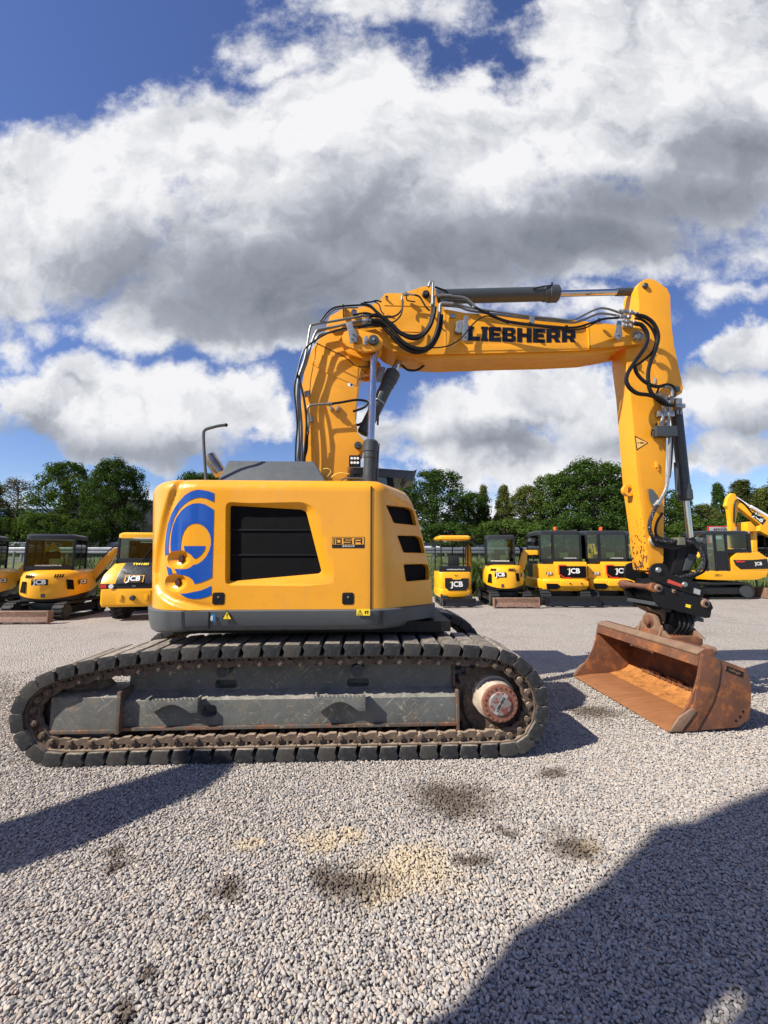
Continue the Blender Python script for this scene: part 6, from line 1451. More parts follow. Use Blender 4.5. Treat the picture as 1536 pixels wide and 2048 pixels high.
def tracks(root, gauge, L_, w, h, frame='mini_black'):
    for sx_ in (-1, 1):
        x = sx_ * (gauge / 2 - w / 2); pts = []
        r = h / 2
        for k in range(9): a = R(-90 + 180 * k / 8); pts.append((L_ / 2 - r + r * math.cos(a), r + r * math.sin(a)))
        for k in range(9): a = R(90 + 180 * k / 8); pts.append((-L_ / 2 + r + r * math.cos(a), r + r * math.sin(a)))
        inn = [((abs(a) - .05) * (1 if a > 0 else -1), .05 + (z) * (h - .10) / h) for a, z in pts]
        mb = MB(); rings = [[(x - w / 2, a, z) for a, z in pts], [(x + w / 2, a, z) for a, z in pts], [(x + w / 2, a, z) for a, z in inn], [(x - w / 2, a, z) for a, z in inn], [(x - w / 2, a, z) for a, z in pts]]
        for a_, b_ in zip(rings, rings[1:]): mb.loft([a_, b_], cap=False)
        # lugs
        per = [Vector(p) for p in pts] + [Vector(pts[0])]; acc = 0; nxt = 0
        for p, q in zip(per, per[1:]):
            d = (q - p); l = d.length; t = d / l if l > 0 else d
            while nxt < acc + l:
                c_ = p + t * (nxt - acc); nn = Vector((t.y, -t.x)); ang = math.atan2(t.y, t.x)
                rot = Matrix.Rotation(ang, 3, 'X'); mb.box((x, c_.x + nn.x * .008, c_.y + nn.y * .008), (w * .92, .045, .03), rot); nxt += .11
            acc += l
        tk = mb.build('rubber_track', 'track_rubber', root)
        mb = MB(); mb.bx(x - w * .3, x + w * .3, -L_ / 2 + h * .6, L_ / 2 - h * .6, h * .3, h * .72); mb.build('track_frame', frame, root, bevel=.01)
        for yy in (-L_ / 2 + r, L_ / 2 - r): MB().cyl((x - w * .42, yy, r), (x + w * .42, yy, r), r - .06, n=20).build('track_wheel', 'darkgrey', tk)
def blade(root, w, y, h, m_='blade_rust', z0=.02):
    mb = MB(); sec = [(y, z0), (y - .06, z0 + h * .08), (y - .02, z0 + h * .5), (y - .05, z0 + h * .95), (y - .03, z0 + h), (y + .02, z0 + h), (y + .03, z0 + h * .5), (y + .02, z0)]
    mb.prism([(-w / 2, a, z) for a, z in sec], [(w / 2, a, z) for a, z in sec]); b = mb.build('dozer_blade', m_, root, bevel=.004)
    for sx_ in (-1, 1): MB().bx(sx_ * w / 2 - .012, sx_ * w / 2 + .012, y - .07, y + .12, z0, z0 + h).build('blade_end', m_, b)
    for sx_ in (-1, 1): MB().bx(sx_ * w * .2 - .05, sx_ * w * .2 + .05, y + .02, y + .6, z0 + .12, z0 + .22).build('blade_arm', 'mini_black', b, bevel=.01)
def P3(x, y, z): return (x, y, z)
def cab(root, w, y0, y1, z0, z1, rr=.12, wide_roof=0, roof='roof_black', beacon=None, seat=True, label=True, door=False):
    """open pillar frame with glass between; x from -w/2 to w/2 round cx"""
    cx = cab.cx; fr = MB(); t = .06
    def hoop(y, lean):
        pts = [(cx - w / 2, y, z0), (cx - w / 2, y + lean * .6, z1 - rr * 1.3), (cx - w / 2 + rr * .35, y + lean * .9, z1 - rr * .35), (cx - w / 2 + rr * 1.3, y + lean, z1), (cx + w / 2 - rr * 1.3, y + lean, z1), (cx + w / 2 - rr * .35, y + lean * .9, z1 - rr * .35), (cx + w / 2, y + lean * .6, z1 - rr * 1.3), (cx + w / 2, y, z0)]
        return pts
    c = None
    mbr = MB(); out = rrect(w + .02, (y1 - y0) - .02, rr, 4, cx, (y0 + y1) / 2); top = rrect(w - .14, (y1 - y0) - .16, rr, 4, cx, (y0 + y1) / 2)
    mbr.loft([[(x, y, z1 - .15) for x, y in out], [(x, y, z1 - .05) for x, y in out], [(x * .99 + cx * .01, y, z1 - .015) for x, y in rrect(w - .06, (y1 - y0) - .08, rr, 4, cx, (y0 + y1) / 2)], [(x, y, z1) for x, y in top]]); rf = mbr.build('cab_roof', roof, root, bevel=.0)
    for (x, y) in ((cx - w / 2 + t / 2, y0 + t / 2), (cx + w / 2 - t / 2, y0 + t / 2), (cx - w / 2 + t / 2, y1 - t / 2), (cx + w / 2 - t / 2, y1 - t / 2), (cx - w / 2 + t / 2, (y0 + y1) / 2 + .05), (cx + w / 2 - t / 2, (y0 + y1) / 2 + .05)):
        th = t if abs(y - (y0 + y1) / 2) > .1 else t * .6
        MB().bx(x - th / 2, x + th / 2, y - th / 2, y + th / 2, z0, z1 - .14).build('cab_pillar', 'mini_black', root, bevel=.01)
    mb = MB(); mb.bx(cx - w / 2, cx + w / 2, y0, y0 + t, z0 - .02, z0 + .12); mb.build('window_sill', 'mini_black', root, bevel=.01)
    gz0, gz1 = z0 + .10, z1 - .15
    for g in ((cx - w / 2 + t, cx + w / 2 - t, y0 + .02, y0 + .025), (cx - w / 2 + t, cx + w / 2 - t, y1 - .025, y1 - .02)): MB().bx(*g, gz0, gz1).build('cab_window', 'glass', root)
    for x in (cx - w / 2 + .02, cx + w / 2 - .025): MB().bx(x, x + .005, y0 + t, y1 - t, gz0 - (.5 if door else 0), gz1).build('cab_window', 'glass', root)
    if seat:
        mb = MB(); mb.box((cx, y0 + .42, z0 + .05), (.42, .42, .14)); mb.prism([(cx - .21, y0 + .2, z0 + .05), (cx + .21, y0 + .2, z0 + .05), (cx + .17, y0 + .16, z0 + .52), (cx - .17, y0 + .16, z0 + .52)], [(cx - .21, y0 + .30, z0 + .05), (cx + .21, y0 + .30, z0 + .05), (cx + .17, y0 + .25, z0 + .52), (cx - .17, y0 + .25, z0 + .52)])
        st = mb.build('seat', 'seat', root, bevel=.04)
        mb = MB(); mb.tube([(cx + .1, y1 - .3, z0 - .2), (cx + .06, y1 - .28, z0 + .35)], .02, n=6, smooth=False); mb.bx(cx - .2, cx + .2, y1 - .3, y1 - .2, z0 - .2, z0 + .12); mb.build('control_console', 'seat', root)
    if label: MB().bx(cx - .02, cx + .26, y0 + .035, y0 + .04, gz0 + .06, gz0 + .22).build('window_label', 'label_pale', root)
    if beacon is not None:
        MB().lathe((beacon, y0 + .18, z1 - .02), (beacon, y0 + .18, z1 + .13), [(0, .05), (.25, .05), (.3, .06), (.85, .055), (1, .03)], 14).build('beacon', 'orange', root)
cab.cx = 0
def jcb(root, x, y, z, h, ux=(1, 0, 0), uy=(0, 0, 1), plate=True, par=None, m_='decal_white', pm='decal_black'):
    ux = Vector(ux).normalized(); uy = Vector(uy).normalized(); n = ux.cross(uy); c = Vector((x, y, z)); pr = par or root
    if plate:
        w = h * 1.45; q = [c + n * .004 + ux * a * w + uy * b * h * .62 for a, b in ((-1, -1), (1, -1), (1, 1), (-1, 1))]
        q2 = [p - n * .003 for p in q]; pr = MB().prism(q, q2).build('name_plate', pm, pr)
    text_mb('JCB', h * 1.35, c + n * .006, ux, uy, bold=.035, sx=1.05).build('plate_lettering', m_, pr)
    MB().poly([c + n * .0065 + ux * (-h * 1.30 + a * h * .18) + uy * (h * .28 + b * h * .18) for a, b in ((0, 0), (1, 0), (1, 1), (0, 1))]).build('plate_mark', 'decal_yellow', pr)
def web(root, x, y, z, h, w_=1.0, m_='decal_white', par=None): text_mb('www.baumaschinen.de', h, (x, y, z), (1, 0, 0), (0, 0, 1), bold=.02, sx=w_).build('window_lettering', m_, par or root)
def mini_round(lab, x, y, rz, uy, scale=1.0, armang=0, armx=.3, army=.5, w=1.5, boom=None, stick=None, corner=1, textx=.0, group='mini diggers parked in a row'):
    root = empty('mini_excavator', (x, y, 0), rz, lab, 'mini excavator', group); root.scale = (scale,) * 3
    tracks(root, w * .98, 1.9, .28, .46); blade(root, w * 1.02, -1.42, .30)
    MB().cyl((0, 0, .40), (0, 0, .62), .38, n=28).build('slew_ring', 'mini_black', root); MB().bx(-.35, .35, -.6, .6, .2, .42).build('car_body', 'mini_black', root, bevel=.03)
    up = []
    before = set(COL.objects)
    pl = arc_plan(w, .55, .98, 26)
    def ring(sc_, z, smile=0, tw=0): return [(x_ * sc_, y_ * sc_ if y_ < 0 else y_, z + smile * (x_ / (w / 2)) ** 2 + (.10 if (smile and y_ > 0) else 0)) for x_, y_ in pl]
    mb = MB(); mb.loft([ring(.90, .52, .12), ring(.985, .56, .14), ring(1.0, .66, .13), ring(1.0, .95), ring(.985, 1.12), ring(.94, 1.22), ring(.86, 1.28), ring(.72, 1.31)]); body = mb.build('engine_cover', 'mini_yellow', root, ang=40)
    mb = MB(); mb.loft([ring(.80, .46), ring(.94, .50), ring(.965, .62), ring(.965, .85)]); mb.build('lower_skirt', 'mini_black', root)
    # grilles, slots, plates on the rear face
    ysurf = lambda xx: -.98 * (max(0.01, 1 - abs(xx / (w / 2)) ** 2.6)) ** (1 / 2.6)
    def onrear(pts, nm, m_, off=.006):
        f = [Vector((a, ysurf(a) - off, b)) for a, b in pts]; g = [Vector((a, ysurf(a) + .03, b)) for a, b in pts]; return MB().prism(f, g).build(nm, m_, body)
    onrear([(-w * .40, .74), (-w * .31, .72), (-w * .31, 1.02), (-w * .37, 1.02)], 'side_grille', 'glassblack', .035); 
    onrear([(w * .25, 1.06), (w * .33, 1.04), (w * .35, .78), (w * .27, .80)], 'side_grille', 'glassblack', .025)
    for k in range(4):
        onrear([(-w * .33 + k * .045, 1.12), (-w * .33 + k * .045 + .02, 1.12), (-w * .33 + k * .045 + .045, 1.20), (-w * .33 + k * .045 + .025, 1.20)], 'vent_slot', 'void')
        onrear([(w * .08 + k * .055, 1.12), (w * .08 + k * .055 + .025, 1.12), (w * .08 + k * .055 + .05, 1.21), (w * .08 + k * .055 + .025, 1.21)], 'vent_slot', 'void')
    jcb(root, -w * .10, ysurf(0) - .014, 1.00, .125, par=body)
    a_ = w * .44; sl_ = (ysurf(a_ + .01) - ysurf(a_ - .01)) / .02; jcb(root, a_, ysurf(a_) - .035, .98, .10, ux=(1, sl_, 0), par=body)
    onrear([(-.12, .60), (-.03, .60), (-.03, .70), (-.12, .70)], 'cover_lock', 'darkgrey', .004)
    cab.cx = -.10; cab(root, w * .70, -.62, .62, 1.30, 2.30, rr=.13); web(root, -.12, -.618, 1.44, .065, 1.0)
    cab.cx = 0
    boom = boom or [(0, .8), (.55, 1.55), (.95, 2.0), (1.6, 2.05)]; stick = stick or [(1.5, 2.1), (1.8, 1.85), (1.75, .6)]
    arm(root, armang, armx, army, boom, stick, bucket=True)
    for o in set(COL.objects) - before:
        if o.parent is root: o.rotation_euler = (0, 0, uy)
    return root
def square_parts(root, w=1.55):
    pl = [( w / 2, .75), (-w / 2, .75), (-w / 2, -.55), (-w / 2 + .10, -.85), (-w / 2 + .35, -.98), (w / 2 - .30, -.98), (w / 2 - .05, -.85), (w / 2, -.60)]
    ring = lambda s_, z: [(x_ * s_, y_ * s_ if y_ < 0 else y_, z) for x_, y_ in pl]
    lo = MB().loft([ring(.95, .44), ring(1.0, .50), ring(1.02, .66), ring(1.02, .78), ring(.98, .83)]).build('counterweight', 'mini_yellow', root, bevel=.02)
    hexa = [(-.58, .50), (-.28, .50), (-.16, .60), (-.28, .68), (-.60, .68)]
    MB().prism([(a, -.99 - .025, b) for a, b in hexa], [(a, -.9, b) for a, b in hexa]).build('counterweight_pocket', 'glassblack', lo)
    MB().loft([[(x_, y_, z) for x_, y_ in ((-.18, -1.06), (w / 2 - .06, -1.02), (w / 2 - .02, -.6), (-.18, -.6))] for z in (.60, .76)] ).build('counterweight_block', 'mini_yellow', lo, bevel=.03)
    for x_ in (.12, .48): MB().cyl((x_, -1.07, .69), (x_, -1.04, .69), .022, n=12).build('tie_hole', 'void', lo)
    MB().loft([[(x_, y_, z) for x_, y_ in ((-w / 2 + .06, .1), (-w / 2 + .06, -.82), (-.25, -.86), (-.25, .1))] for z in (.82, 1.30)]).build('side_cover', 'mini_yellow', root, bevel=.03)
    hd = MB().loft([[(x_, y_ * (1 if z < 1.3 else .96), z) for x_, y_ in ((-.26, .1), (-.26, -.90), (w / 2 - .03, -.88), (w / 2, -.5), (w / 2, .1))] for z in (.82, 1.25, 1.38)]).build('engine_cover', 'mini_yellow', root, bevel=.03)
    MB().bx(-.14, w / 2 - .08, -.918, -.86, .86, 1.24).build('cover_grille', 'glassblack', hd, bevel=.02)
    mb = MB(); 
    for a, b in (((-.17, 1.26), (.06, 1.26)), ((-.17, 1.26), (-.17, .98)), ((-.17, .98), (.0, .86)), ((.0, .86), (.20, .86))): 
        mb.tube([(a[0], -.925, a[1]), (b[0], -.925, b[1])], .022, n=6, smooth=False)
    mb.build('tail_light_band', 'red', hd)
    jcb(root, .31, -.925, 1.08, .165, plate=False, par=hd); jcb(root, -.47, -.875, 1.00, .07, par=root, m_='decal_white')
def mini_square():
    root = empty('mini_excavator', (0, 0, 0), 0, 'x', 'mini excavator', 'mini diggers parked in a row')
    tracks(root, 1.55, 2.0, .30, .50); blade(root, 1.6, -1.5, .30, 'mini_black')
    MB().cyl((0, 0, .40), (0, 0, .48), .4, n=28).build('slew_ring', 'mini_black', root); MB().bx(-.35, .35, -.6, .6, .2, .45).build('car_body', 'mini_black', root, bevel=.03)
    square_parts(root)
    cab.cx = -.02; cab(root, 1.38, -.70, .75, 1.36, 2.42, rr=.14, beacon=-.10, label=True); cab.cx = 0
    MB().bx(-.70, -.64, -.30, .72, .5, 1.40).build('cab_door', 'mini_black', root, bevel=.01)
    MB().bx(-.30, -.22, -.705, -.64, 1.36, 2.3).build('cab_pillar', 'mini_black', root); web(root, .28, -.708, 1.50, .05, .9)
    arm(root, R(75), .3, .7, [(0, .8), (.6, 1.6), (1.0, 1.95), (1.7, 1.9)], [(1.6, 2.0), (1.9, 1.7), (1.8, .6)])
    return root
mini_round('rounded mini digger with black canopy cab and long rusty blade, left of the wheel loader', -8.68, 11.25, R(2), R(20), scale=.93, armang=R(8), armx=.62, army=.3, w=1.62,
           boom=[(0, .9), (.35, 1.5), (.65, 1.85), (1.25, 1.85)], stick=[(1.15, 1.95), (1.5, 1.8), (1.45, .55)])
mini_round('partly visible mini digger cut off by the left edge, left of the rounded one', -11.2, 11.6, R(4), R(24), scale=.93, armang=R(15), armx=.55, army=.3, w=1.62,
           boom=[(0, .7), (.45, 1.35), (.95, 1.95), (1.1, 2.0)], stick=[(1.0, 2.05), (1.2, 1.9), (1.1, 1.2)])
mini_round('rounded mini digger with black cab and rusty blade, right of the canopy digger', 4.02, 14.2, R(0), R(-12), scale=.98, armang=R(5), armx=.5, army=.2, w=1.36,
           boom=[(0, .8), (.16, 1.3), (.26, 1.68), (.30, 1.75)], stick=[(.2, 1.72), (.75, 1.72), (1.2, 1.9)])
sq = mini_square(); sq['label'] = 'square-tailed mini digger with orange beacon and red tail band, nearest the rounded one'
sq.location = (5.92, 14.55, 0); sq.rotation_euler = (0, 0, R(-3))
s2 = copy_tree(sq); s2['label'] = 'square-tailed mini digger with orange beacon, middle one of three left of the excavator stick'; s2.location = (7.52, 14.65, 0)
s3 = copy_tree(sq); s3['label'] = 'square-tailed mini digger half hidden by the lower stick and coupler'; s3.location = (9.05, 14.9, 0)
# micro digger with a canopy
def canopy_digger():
    root = empty('canopy_digger', (2.28, 14.0, 0), R(2), 'small yellow digger with a flat yellow canopy on thin posts, beside the excavator housing', 'mini excavator')
    tracks(root, 1.0, 1.4, .22, .36); MB().bx(-.25, .25, -.4, .4, .15, .36).build('car_body', 'mini_black', root, bevel=.03)
    blade(root, 1.0, -.98, .24, 'mini_black')
    pl = [(.54, .5), (-.54, .5), (-.54, -.45), (-.48, -.58), (-.38, -.62), (.38, -.62), (.48, -.58), (.54, -.45)]
    r_ = lambda s_, z: [(x_ * s_, y_ * s_ if y_ < 0 else y_, z) for x_, y_ in pl]
    b = MB().loft([r_(.97, .26), r_(1.0, .32), r_(1.0, .50), r_(.97, .52), r_(.98, .54), r_(.99, 1.0), r_(.96, 1.06)]).build('engine_cover', 'mini_yellow', root, bevel=.012)
    hx_ = [(-.36, .86), (-.14, .86), (-.10, .82), (.14, .82), (.18, .86), (.40, .86), (.40, .60), (.30, .48), (-.26, .48), (-.36, .58)]
    g = MB().prism([(a, -.635, z) for a, z in hx_], [(a, -.60, z) for a, z in hx_]).build('cover_grille', 'mini_black', b); jcb(root, .02, -.64, .67, .17, plate=False, par=g)
    mb = MB(); mb.tube([(-.36, -.637, .87), (-.15, -.637, .87)], .012, n=6); mb.build('red_strip', 'red', g); text_mb('8014', .06, (0, -.632, .95), (1, 0, 0), (0, 0, 1), bold=.02).build('model_lettering', 'decal_black', b)
    MB().bx(-.50, .50, -.56, -.30, 1.05, 1.24).build('rear_tray', 'mini_black', root, bevel=.03); web(root, -.0, -.565, 1.14, .062)
    mb = MB(); mb.bx(-.17, .17, -.25, .05, 1.15, 1.30); mb.bx(-.18, .18, -.32, -.24, 1.2, 1.58); mb.build('seat', 'seat', root, bevel=.04)
    for x_, y_ in ((-.44, -.42), (.42, -.42), (-.50, .42), (.48, .42), (.10, .42)): MB().tube([(x_, y_, 1.1), (x_, y_, 2.1)], .022, n=8, smooth=False).build('canopy_post', 'mini_black', root)
    MB().tube([(-.44, -.44, 1.32), (.42, -.44, 1.32)], .015, n=6, smooth=False).build('rear_rail', 'mini_black', root)
    o_ = rrect(1.06, 1.1, .10, 4); i_ = rrect(.92, .96, .10, 4)
    MB().loft([[(a, c_, 2.08) for a, c_ in i_], [(a, c_, 2.12) for a, c_ in o_], [(a, c_, 2.19) for a, c_ in o_], [(a, c_, 2.235) for a, c_ in i_]]).build('canopy', 'mini_yellow', root)
    arm(root, R(60), .55, .3, [(0, .5), (.08, 1.2), (.2, 1.85), (.3, 1.9)], [(.15, 1.9), (.42, 1.8), (.40, .7)], ws=(.12, .14, .14, .1), th=.12)
    return root
canopy_digger()
# wheel loader seen from behind
def wheel(root, x, y, r=.40, w=.34, name='wheel'):
    prof = [(0, r * .45), (.0, r * .78), (.08, r * .92), (.2, r), (.8, r), (.92, r * .92), (1, r * .78), (1, r * .45)]
    s_ = 1 if x > 0 else -1; o = MB().lathe((x - w / 2, y, r), (x + w / 2, y, r), prof, 32).build(name, 'mini_yellow', root); o.data.materials[0] = M['mini_yellow']
    mb = MB(); mb.lathe((x - w / 2 - .004, y, r), (x + w / 2 + .004, y, r), [(0, r * .62), (0, r * .8), (.08, r * .93), (.2, r + .004), (.8, r + .004), (.92, r * .93), (1, r * .8), (1, r * .62)], 32)
    for k in range(22):
        a = 2 * math.pi * k / 22; 
        for sx_ in (-1, 1): mb.box((x + sx_ * w * .22, y + (r + .012) * math.cos(a + (.14 if sx_ > 0 else 0)), r + (r + .012) * math.sin(a + (.14 if sx_ > 0 else 0))), (w * .46, .05, .05), Matrix.Rotation(a, 3, 'X') @ Matrix.Rotation(sx_ * .4, 3, 'Y'))
    mb.build('tyre', 'track_rubber', o); return o
def loader():
    root = empty('wheel_loader', (-6.28, 11.1, 0), R(10), 'yellow wheel loader seen from behind with black engine lid, beside the excavator tail', 'wheel loader')
    for x in (-.52, .52):
        for y in (-.05, 1.75): wheel(root, x, y)
    pl = [(.76, .3), (-.76, .3), (-.76, -.72), (-.70, -.80), (.70, -.80), (.76, -.72)]
    r_ = lambda s_, z, dy=0: [(x_ * s_, y_ + (dy if y_ < 0 else 0), z) for x_, y_ in pl]
    lo = MB().loft([r_(.97, .34, .03), r_(1, .42), r_(1, .78)]).build('counterweight', 'mini_yellow', root, bevel=.02)
    MB().bx(-.36, .40, -.815, -.78, .40, .74).build('hitch_plate', 'mini_yellow', lo, bevel=.01)
    MB().lathe((0, -.90, .56), (0, -.80, .56), [(0, .04), (.3, .06), (1, .07)], 14).build('tow_hitch', 'darkgrey', lo)
    for x in (-.27, .31): MB().bx(x - .035, x + .035, -.84, -.8, .50, .64).build('tie_lug', 'mini_yellow', lo, bevel=.008)
    bar = MB().bx(-.76, .76, -.79, -.3, .78, .90).build('light_bar', 'mini_black', root, bevel=.01)
    for x in (-.50, .52): MB().lathe((x, -.82, .84), (x, -.78, .84), [(0, .055), (1, .06)], 16).build('rear_lamp', 'glass_lamp', bar)
    for x in (-.68, .70): MB().bx(x - .07, x + .07, -.80, -.77, .80, .885).build('tail_light', 'red', bar)
    text_mb('JCB', .05, (0, -.795, .84), (1, 0, 0), (0, 0, 1)).build('bar_lettering', 'decal_white', bar)
    side = lambda s_: MB().loft([[(s_ * a, y, z) for a, y, z in ((.76, -.78, .90), (.40, -.80, .90), (.40, .3, .90), (.76, .3, .90))], [(s_ * a, y, z) for a, y, z in ((.74, -.66, 1.12), (.36, -.70, 1.12), (.36, .3, 1.12), (.74, .3, 1.12))], [(s_ * a, y, z) for a, y, z in ((.62, -.40, 1.38), (.33, -.45, 1.40), (.33, .3, 1.4), (.62, .3, 1.38))]]).build('rear_fender', 'mini_yellow', root, bevel=.03)
    side(1); side(-1)
    hd = MB().loft([[(-.42, -.815, .90), (.42, -.815, .90), (.42, .3, .90), (-.42, .3, .90)], [(-.40, -.74, 1.12), (.40, -.74, 1.12), (.40, .3, 1.12), (-.40, .3, 1.12)], [(-.34, -.46, 1.42), (.34, -.46, 1.42), (.34, .3, 1.42), (-.34, .3, 1.42)]]).build('engine_lid', 'roof_black', root, bevel=.03)
    uy_ = Vector((0, .10, .22)).normalized(); jcb(root, .0, -.79, 1.02, .150, uy=uy_, par=hd, pm='mini_yellow'); jcb(root, .0, -.800, 1.02, .128, uy=uy_, par=hd)
    MB().lathe((-.36 + .1, -.725, 1.19), (-.36 + .1, -.715, 1.195), [(0, .07), (1, .07)], 20).build('speed_disc', 'decal_white', hd); text_mb('20', .08, (-.26, -.728, 1.19), (1, 0, 0), uy_).build('speed_lettering', 'decal_black', hd)
    text_mb('TM180', .10, (.04, -.55, 1.37), (1, 0, 0), Vector((0, .28, .3)).normalized(), bold=.03, sx=1.3).build('lid_lettering', 'decal_yellow', hd)
    cab.cx = 0; cab(root, 1.16, -.42, .85, 1.40, 2.18, rr=.10, roof='mini_yellow', beacon=.25, label=False)
    web(root, .05, -.425, 2.03, .055); MB().tube([(0, -.44, 1.42), (.25, -.44, 1.8)], .012, n=6, smooth=False).build('wiper', 'mini_black', root)
    MB().bx(-.45, .45, .9, 1.6, .5, .9).build('front_frame', 'mini_yellow', root, bevel=.03)
    MB().tube([(-.9, .5, 1.5), (-.62, .45, 1.7), (-.62, .4, 1.9)], .014, n=6).build('mirror_arm', 'mini_black', root)
    # front bucket
    sec = [(2.3, .05), (3.0, .02), (2.5, .12), (2.32, .35), (2.38, .62), (2.55, .78), (2.3, .70), (2.2, .4)]
    mb = MB(); mb.prism([(-.85, a, z) for a, z in sec], [(.85, a, z) for a, z in sec]); mb.build('loading_bucket', 'mini_yellow', root)
    return root
loader()
RD = empty('red_attachment', (-6.95, 12.9, 0), R(12), 'flat red and black machine attachment lying on the gravel, left of the wheel loader', 'attachment')
MB().bx(-.55, .45, -.5, .4, .50, .62).build('cover', mat('red_cover', (.60, .07, .035), .5), RD, bevel=.02); MB().bx(-.7, .55, -.5, .5, .03, .49).build('frame', 'mini_black', RD, bevel=.03)
MB().tube([(-.6, -.55, .3), (0, -.6, .45), (.5, -.5, .3)], .03).build('handle', 'mini_black', RD)
# larger digger parked side-on at the right
def side_digger():
    root = empty('side_on_excavator', (12.75, 16.3, 0), R(90) + R(2), 'black-cabbed yellow digger parked side-on at the right with dark tail panel', 'excavator')
    before = set(COL.objects); tracks(root, 1.9, 2.75, .38, .58); blade(root, 2.0, -1.9, .38)
    for o in set(COL.objects) - before:
        if o.parent is root: o.location.y += .6
    MB().cyl((0, 0, .5), (0, 0, .66), .5, n=28).build('slew_ring', 'mini_black', root); MB().bx(-.5, .5, -.7, .7, .3, .6).build('car_body', 'mini_black', root, bevel=.03)
    # local -y = tail (towards the right of the photo), +y = front, -x... the visible flank is +x
    X = -.97 if False else .97
    X = -0.97
    fl = lambda pts, x0, x1, nm, m_, par=None, bv=.015: MB().prism([(x0, a, z) for a, z in pts], [(x1, a, z) for a, z in pts]).build(nm, m_, par or root, bevel=bv)
    s_ = 1
    Xv = XV
    lo = fl([(1.02, 1.02), (.95, .70), (.2, .68), (-.9, .70), (-1.25, .80), (-1.35, 1.02)], -.95, .95, 'platform', 'mini_yellow')
    cov = fl([(.02, 1.0), (.02, 1.45), (-.22, 1.72), (-1.05, 1.72), (-1.35, 1.5), (-1.42, 1.0)], -.95, .95, 'engine_cover', 'mini_yellow')
    fl([(-.05, 1.42), (-.8, 1.42), (-1.34, 1.46), (-1.40, 1.10), (-.30, 1.08), (-.12, 1.22)], Xv * .957, Xv * .94, 'side_grille', 'mini_black', cov, .004)
    fl([(-.13, 1.40), (-.5, 1.38), (-.46, 1.33), (-.16, 1.33)], Xv * .962, Xv * .95, 'tail_light_band', 'red', cov, .003)
    ux_ = Vector((0, -Xv * -1, 0)); ux_ = Vector((0, -1, 0)) if Xv > 0 or True else 0
    uxv = Vector((0, 1, 0)) if Xv > 0 else Vector((0, -1, 0))
    jcb(root, Xv * .966, -.98, 1.28, .12, ux=uxv, plate=False, par=cov)
    text_mb('57C-1', .11, (Xv * .957, .55, .86), uxv, (0, 0, 1), bold=.02).build('model_lettering', 'decal_black', lo)
    # cab: built with its long side along y
    zc0, zc1 = 1.0, 2.50; c0_, c1_ = .12, .98; xa, xb = (Xv * .95, Xv * -.15); x0_, x1_ = min(xa, xb), max(xa, xb)
    for yy in (c0_ + .04, .58, c1_ - .04):
        for xx in (x0_ + .04, x1_ - .04): MB().bx(xx - .04, xx + .04, yy - .045, yy + .045, zc0, zc1 - .1).build('cab_pillar', 'mini_black', root, bevel=.01)
    MB().loft([[(a, c_, z) for a, c_ in rrect(x1_ - x0_ - i_, (c1_ - c0_) - i_ + .9, .12, 4, (x0_ + x1_) / 2, (c0_ + c1_) / 2 - .45)] for z, i_ in ((zc1 - .16, 0), (zc1 - .04, .0), (zc1, .12))]).build('cab_roof', 'roof_black', root)
    for yy in (-.72,):
        for xx in (x0_ + .04, x1_ - .04): MB().bx(xx - .05, xx + .05, yy - .06, yy + .06, 1.7, zc1 - .1).build('cab_pillar', 'mini_black', root, bevel=.01)
    MB().bx(x0_ + .0, x1_, -.75, .12, 1.66, 1.82).build('window_sill', 'mini_black', root, bevel=.01)
    xs_ = Xv * .93
    MB().bx(xs_ - .01, xs_ + .01, .16, .55, zc0, 1.72).build('cab_door', 'mini_black', root, bevel=.004)
    for a, b, z0_, z1_ in ((.16, .55, 1.74, 2.45), (.62, .94, 1.06, 2.45), (-.66, .10, 1.84, 2.45)): MB().bx(xs_ - .003, xs_ + .003, a, b, z0_, z1_).build('cab_window', 'glass', root)
    mb = MB(); mb.box((Xv * .45, .3, 1.5), (.5, .5, .16)); mb.box((Xv * .45, .02, 1.85), (.46, .12, .7)); mb.build('seat', 'seat', root, bevel=.05)
    MB().tube([(Xv * .9, 1.03, 2.0), (Xv * .9, 1.05, 1.5)], .02, n=6).build('grab_rail', 'mini_black', root)
    arm(root, R(90), -.1 * Xv, .9, [(0, 1.0), (.6, 1.9), (1.1, 2.35), (1.9, 2.25)], [(1.8, 2.35), (2.1, 2.1), (2.0, 1.0)], ws=(.2, .3, .26, .18), th=.2)
    return root
XV = -1.0
sdg = side_digger()

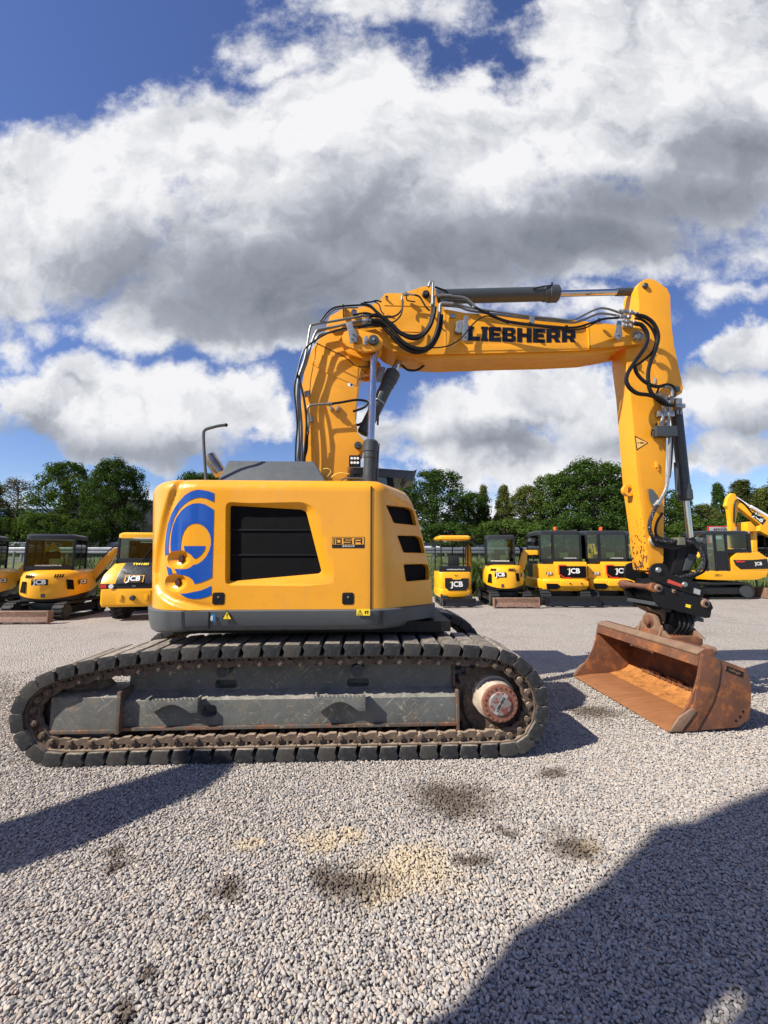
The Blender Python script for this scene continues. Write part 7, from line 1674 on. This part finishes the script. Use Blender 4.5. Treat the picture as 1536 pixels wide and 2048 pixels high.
# digger with a raised arm at the right edge, standing behind the side-on one
def raised_arm():
    D = 19.0; p0 = W(1590, 1200, D); root = empty('raised_arm_excavator', (p0.x, D, 0), 0, 'yellow digger at the right edge with raised boom and hanging stick behind the side-on digger', 'excavator')
    LQ = lambda px, py: (W(px, py, D).x - p0.x, W(px, py, D).z)
    pl = lambda pts, y0, y1, nm, m_, par=None, bv=.015: MB().plate([LQ(*q) for q in pts], y0, y1).build(nm, m_, par or root, bevel=bv)
    b = pl([(1468,1003),(1474,1001),(1500,1022),(1536,1038),(1575,1062),(1600,1110),(1612,1160),(1585,1165),(1570,1120),(1548,1080),(1515,1062),(1517,1050),(1476,1018),(1466,1010)], -.12, .12, 'boom', 'mini_yellow')
    pl([(1449,1012),(1453,996),(1460,987),(1467,988),(1470,996),(1474,1004),(1472,1020),(1468,1045),(1466,1064),(1464,1100),(1459,1100),(1457,1040),(1454,1018)], -.10, .10, 'stick', 'mini_yellow')
    P = lambda px, py, y=0: (LQ(px, py)[0], y, LQ(px, py)[1])
    c = MB().tube([P(1467, 992, -.02), P(1510, 1020, -.02)], .045, n=10, smooth=False).build('piston_rod', 'decal_white', root); MB().tube([P(1500, 1013, -.02), P(1560, 1048, -.02)], .075, n=12, smooth=False).build('stick_cylinder', 'decal_white', root)
    for o in (-.14, -.18): MB().tube([P(1462, 1045, o), P(1463, 1010, o), P(1470, 1000, o), P(1484, 1010, o), P(1500, 1028, o), P(1520, 1036, o)], .02, n=6).build('hydraulic_hose', 'hose', root)
    a = Vector(P(1506, 1036, -.125)); e_ = (Vector(P(1522, 1049, -.125)) - a).normalized(); n_ = Vector((-e_.z, 0, e_.x)); ctr = (Vector(P(1512, 1036, -.13)))
    jcb(root, ctr.x, ctr.y, ctr.z, .22, ux=e_, uy=n_, plate=True, par=b)
    pl([(1484,1045),(1490,1044),(1502,1057),(1500,1063),(1484,1064)], -.3, .3, 'bucket_link', 'mini_yellow')
    MB().bx(-.95, .95, -.9, .9, .9, 1.5).build('engine_cover', 'mini_yellow', root, bevel=.08)
    cab.cx = -.45; cab(root, .95, -.55, .9, 1.5, 2.65, rr=.14, label=False); cab.cx = 0
    tracks(root, 1.9, 2.5, .38, .58); MB().cyl((0, 0, .4), (0, 0, .9), .5, n=24).build('slew_ring', 'mini_black', root)
    pl([(1500,1120),(1503,1062),(1510,1062),(1512,1120)], -.1, .1, 'mast', 'mini_yellow')
raised_arm()
# unseen machine-like stand-ins, added and shaped to throw the two broad shadows over the gravel
def back_project(px, py, yc):
    g = G(px, py); t_ = (g.y - yc) / sd.y; p = g - sd * t_; return (p.x, p.z)
def shadow_caster(x, y, lab, outline, yc, th, outline2=None):
    root = empty('unseen_shadow_caster', (x, y, 0), 0, lab, 'excavator')
    tracks(root, 2.4, 3.6, .5, .8); MB().cyl((0, 0, .6), (0, 0, 1.0), .6, n=28).build('slew_ring', 'mini_black', root)
    MB().loft([[(a, b, z) for a, b in arc_plan(2.3, 1.0, 1.5, 20)] for z in (1.0, 1.1, 2.1, 2.25)]).build('engine_housing', 'yellow', root, bevel=.03)
    for o_ in ([outline] + ([outline2] if outline2 else [])):
        MB().prism([(a - x, yc - y - th / 2, z) for a, z in o_], [(a - x, yc - y + th / 2, z) for a, z in o_]).build('boom', 'boom_yellow', root, bevel=.02)  # flat slab cut to the wanted shadow outline, painted like a boom
    return root
y1_ = .8
up_ = [back_project(px, py, y1_) for px, py in ((0,1657),(200,1588),(310,1555),(400,1525))]; lo_ = [back_project(px, py, y1_) for px, py in ((470,1533),(425,1565),(190,1672),(0,1740))]
left_caster = [(-6.6, 1.0)] + [(up_[0][0] - .03, 2.0)] + up_ + lo_ + [(lo_[-1][0] + .03, 2.0), (-5.4, 1.0)]
shadow_caster(-7.3, .2, 'unseen excavator-like shadow caster added to the left of the camera', left_caster, y1_, .16)
y2_ = -.6
bp2 = lambda l_: [back_project(a, b, y2_) for a, b in l_]
o1 = bp2([(923,2046),(1048,1880),(1125,1850),(1203,1795),(1298,1700),(1328,1665),(1403,1655),(1468,1620),(1560,1585),(1700,1560),(1900,1640)]); o2 = bp2([(1900,1850),(1800,2046)]); o3 = bp2([(1513,2046),(1490,1935),(1468,1925),(1413,1978),(1350,2046)])
big = [(o1[0][0] + .2, 1.4), (o1[0][0] - .03, 2.6)] + o1 + o2 + [(o2[-1][0], 1.6), (o3[0][0] + .1, 1.6)] + o3 + [(o3[-1][0], 2.8), (o3[-1][0] - .1, 1.4)]
shadow_caster(-4.4, -1.9, 'unseen excavator-like shadow caster added behind the camera', big, y2_, .14)
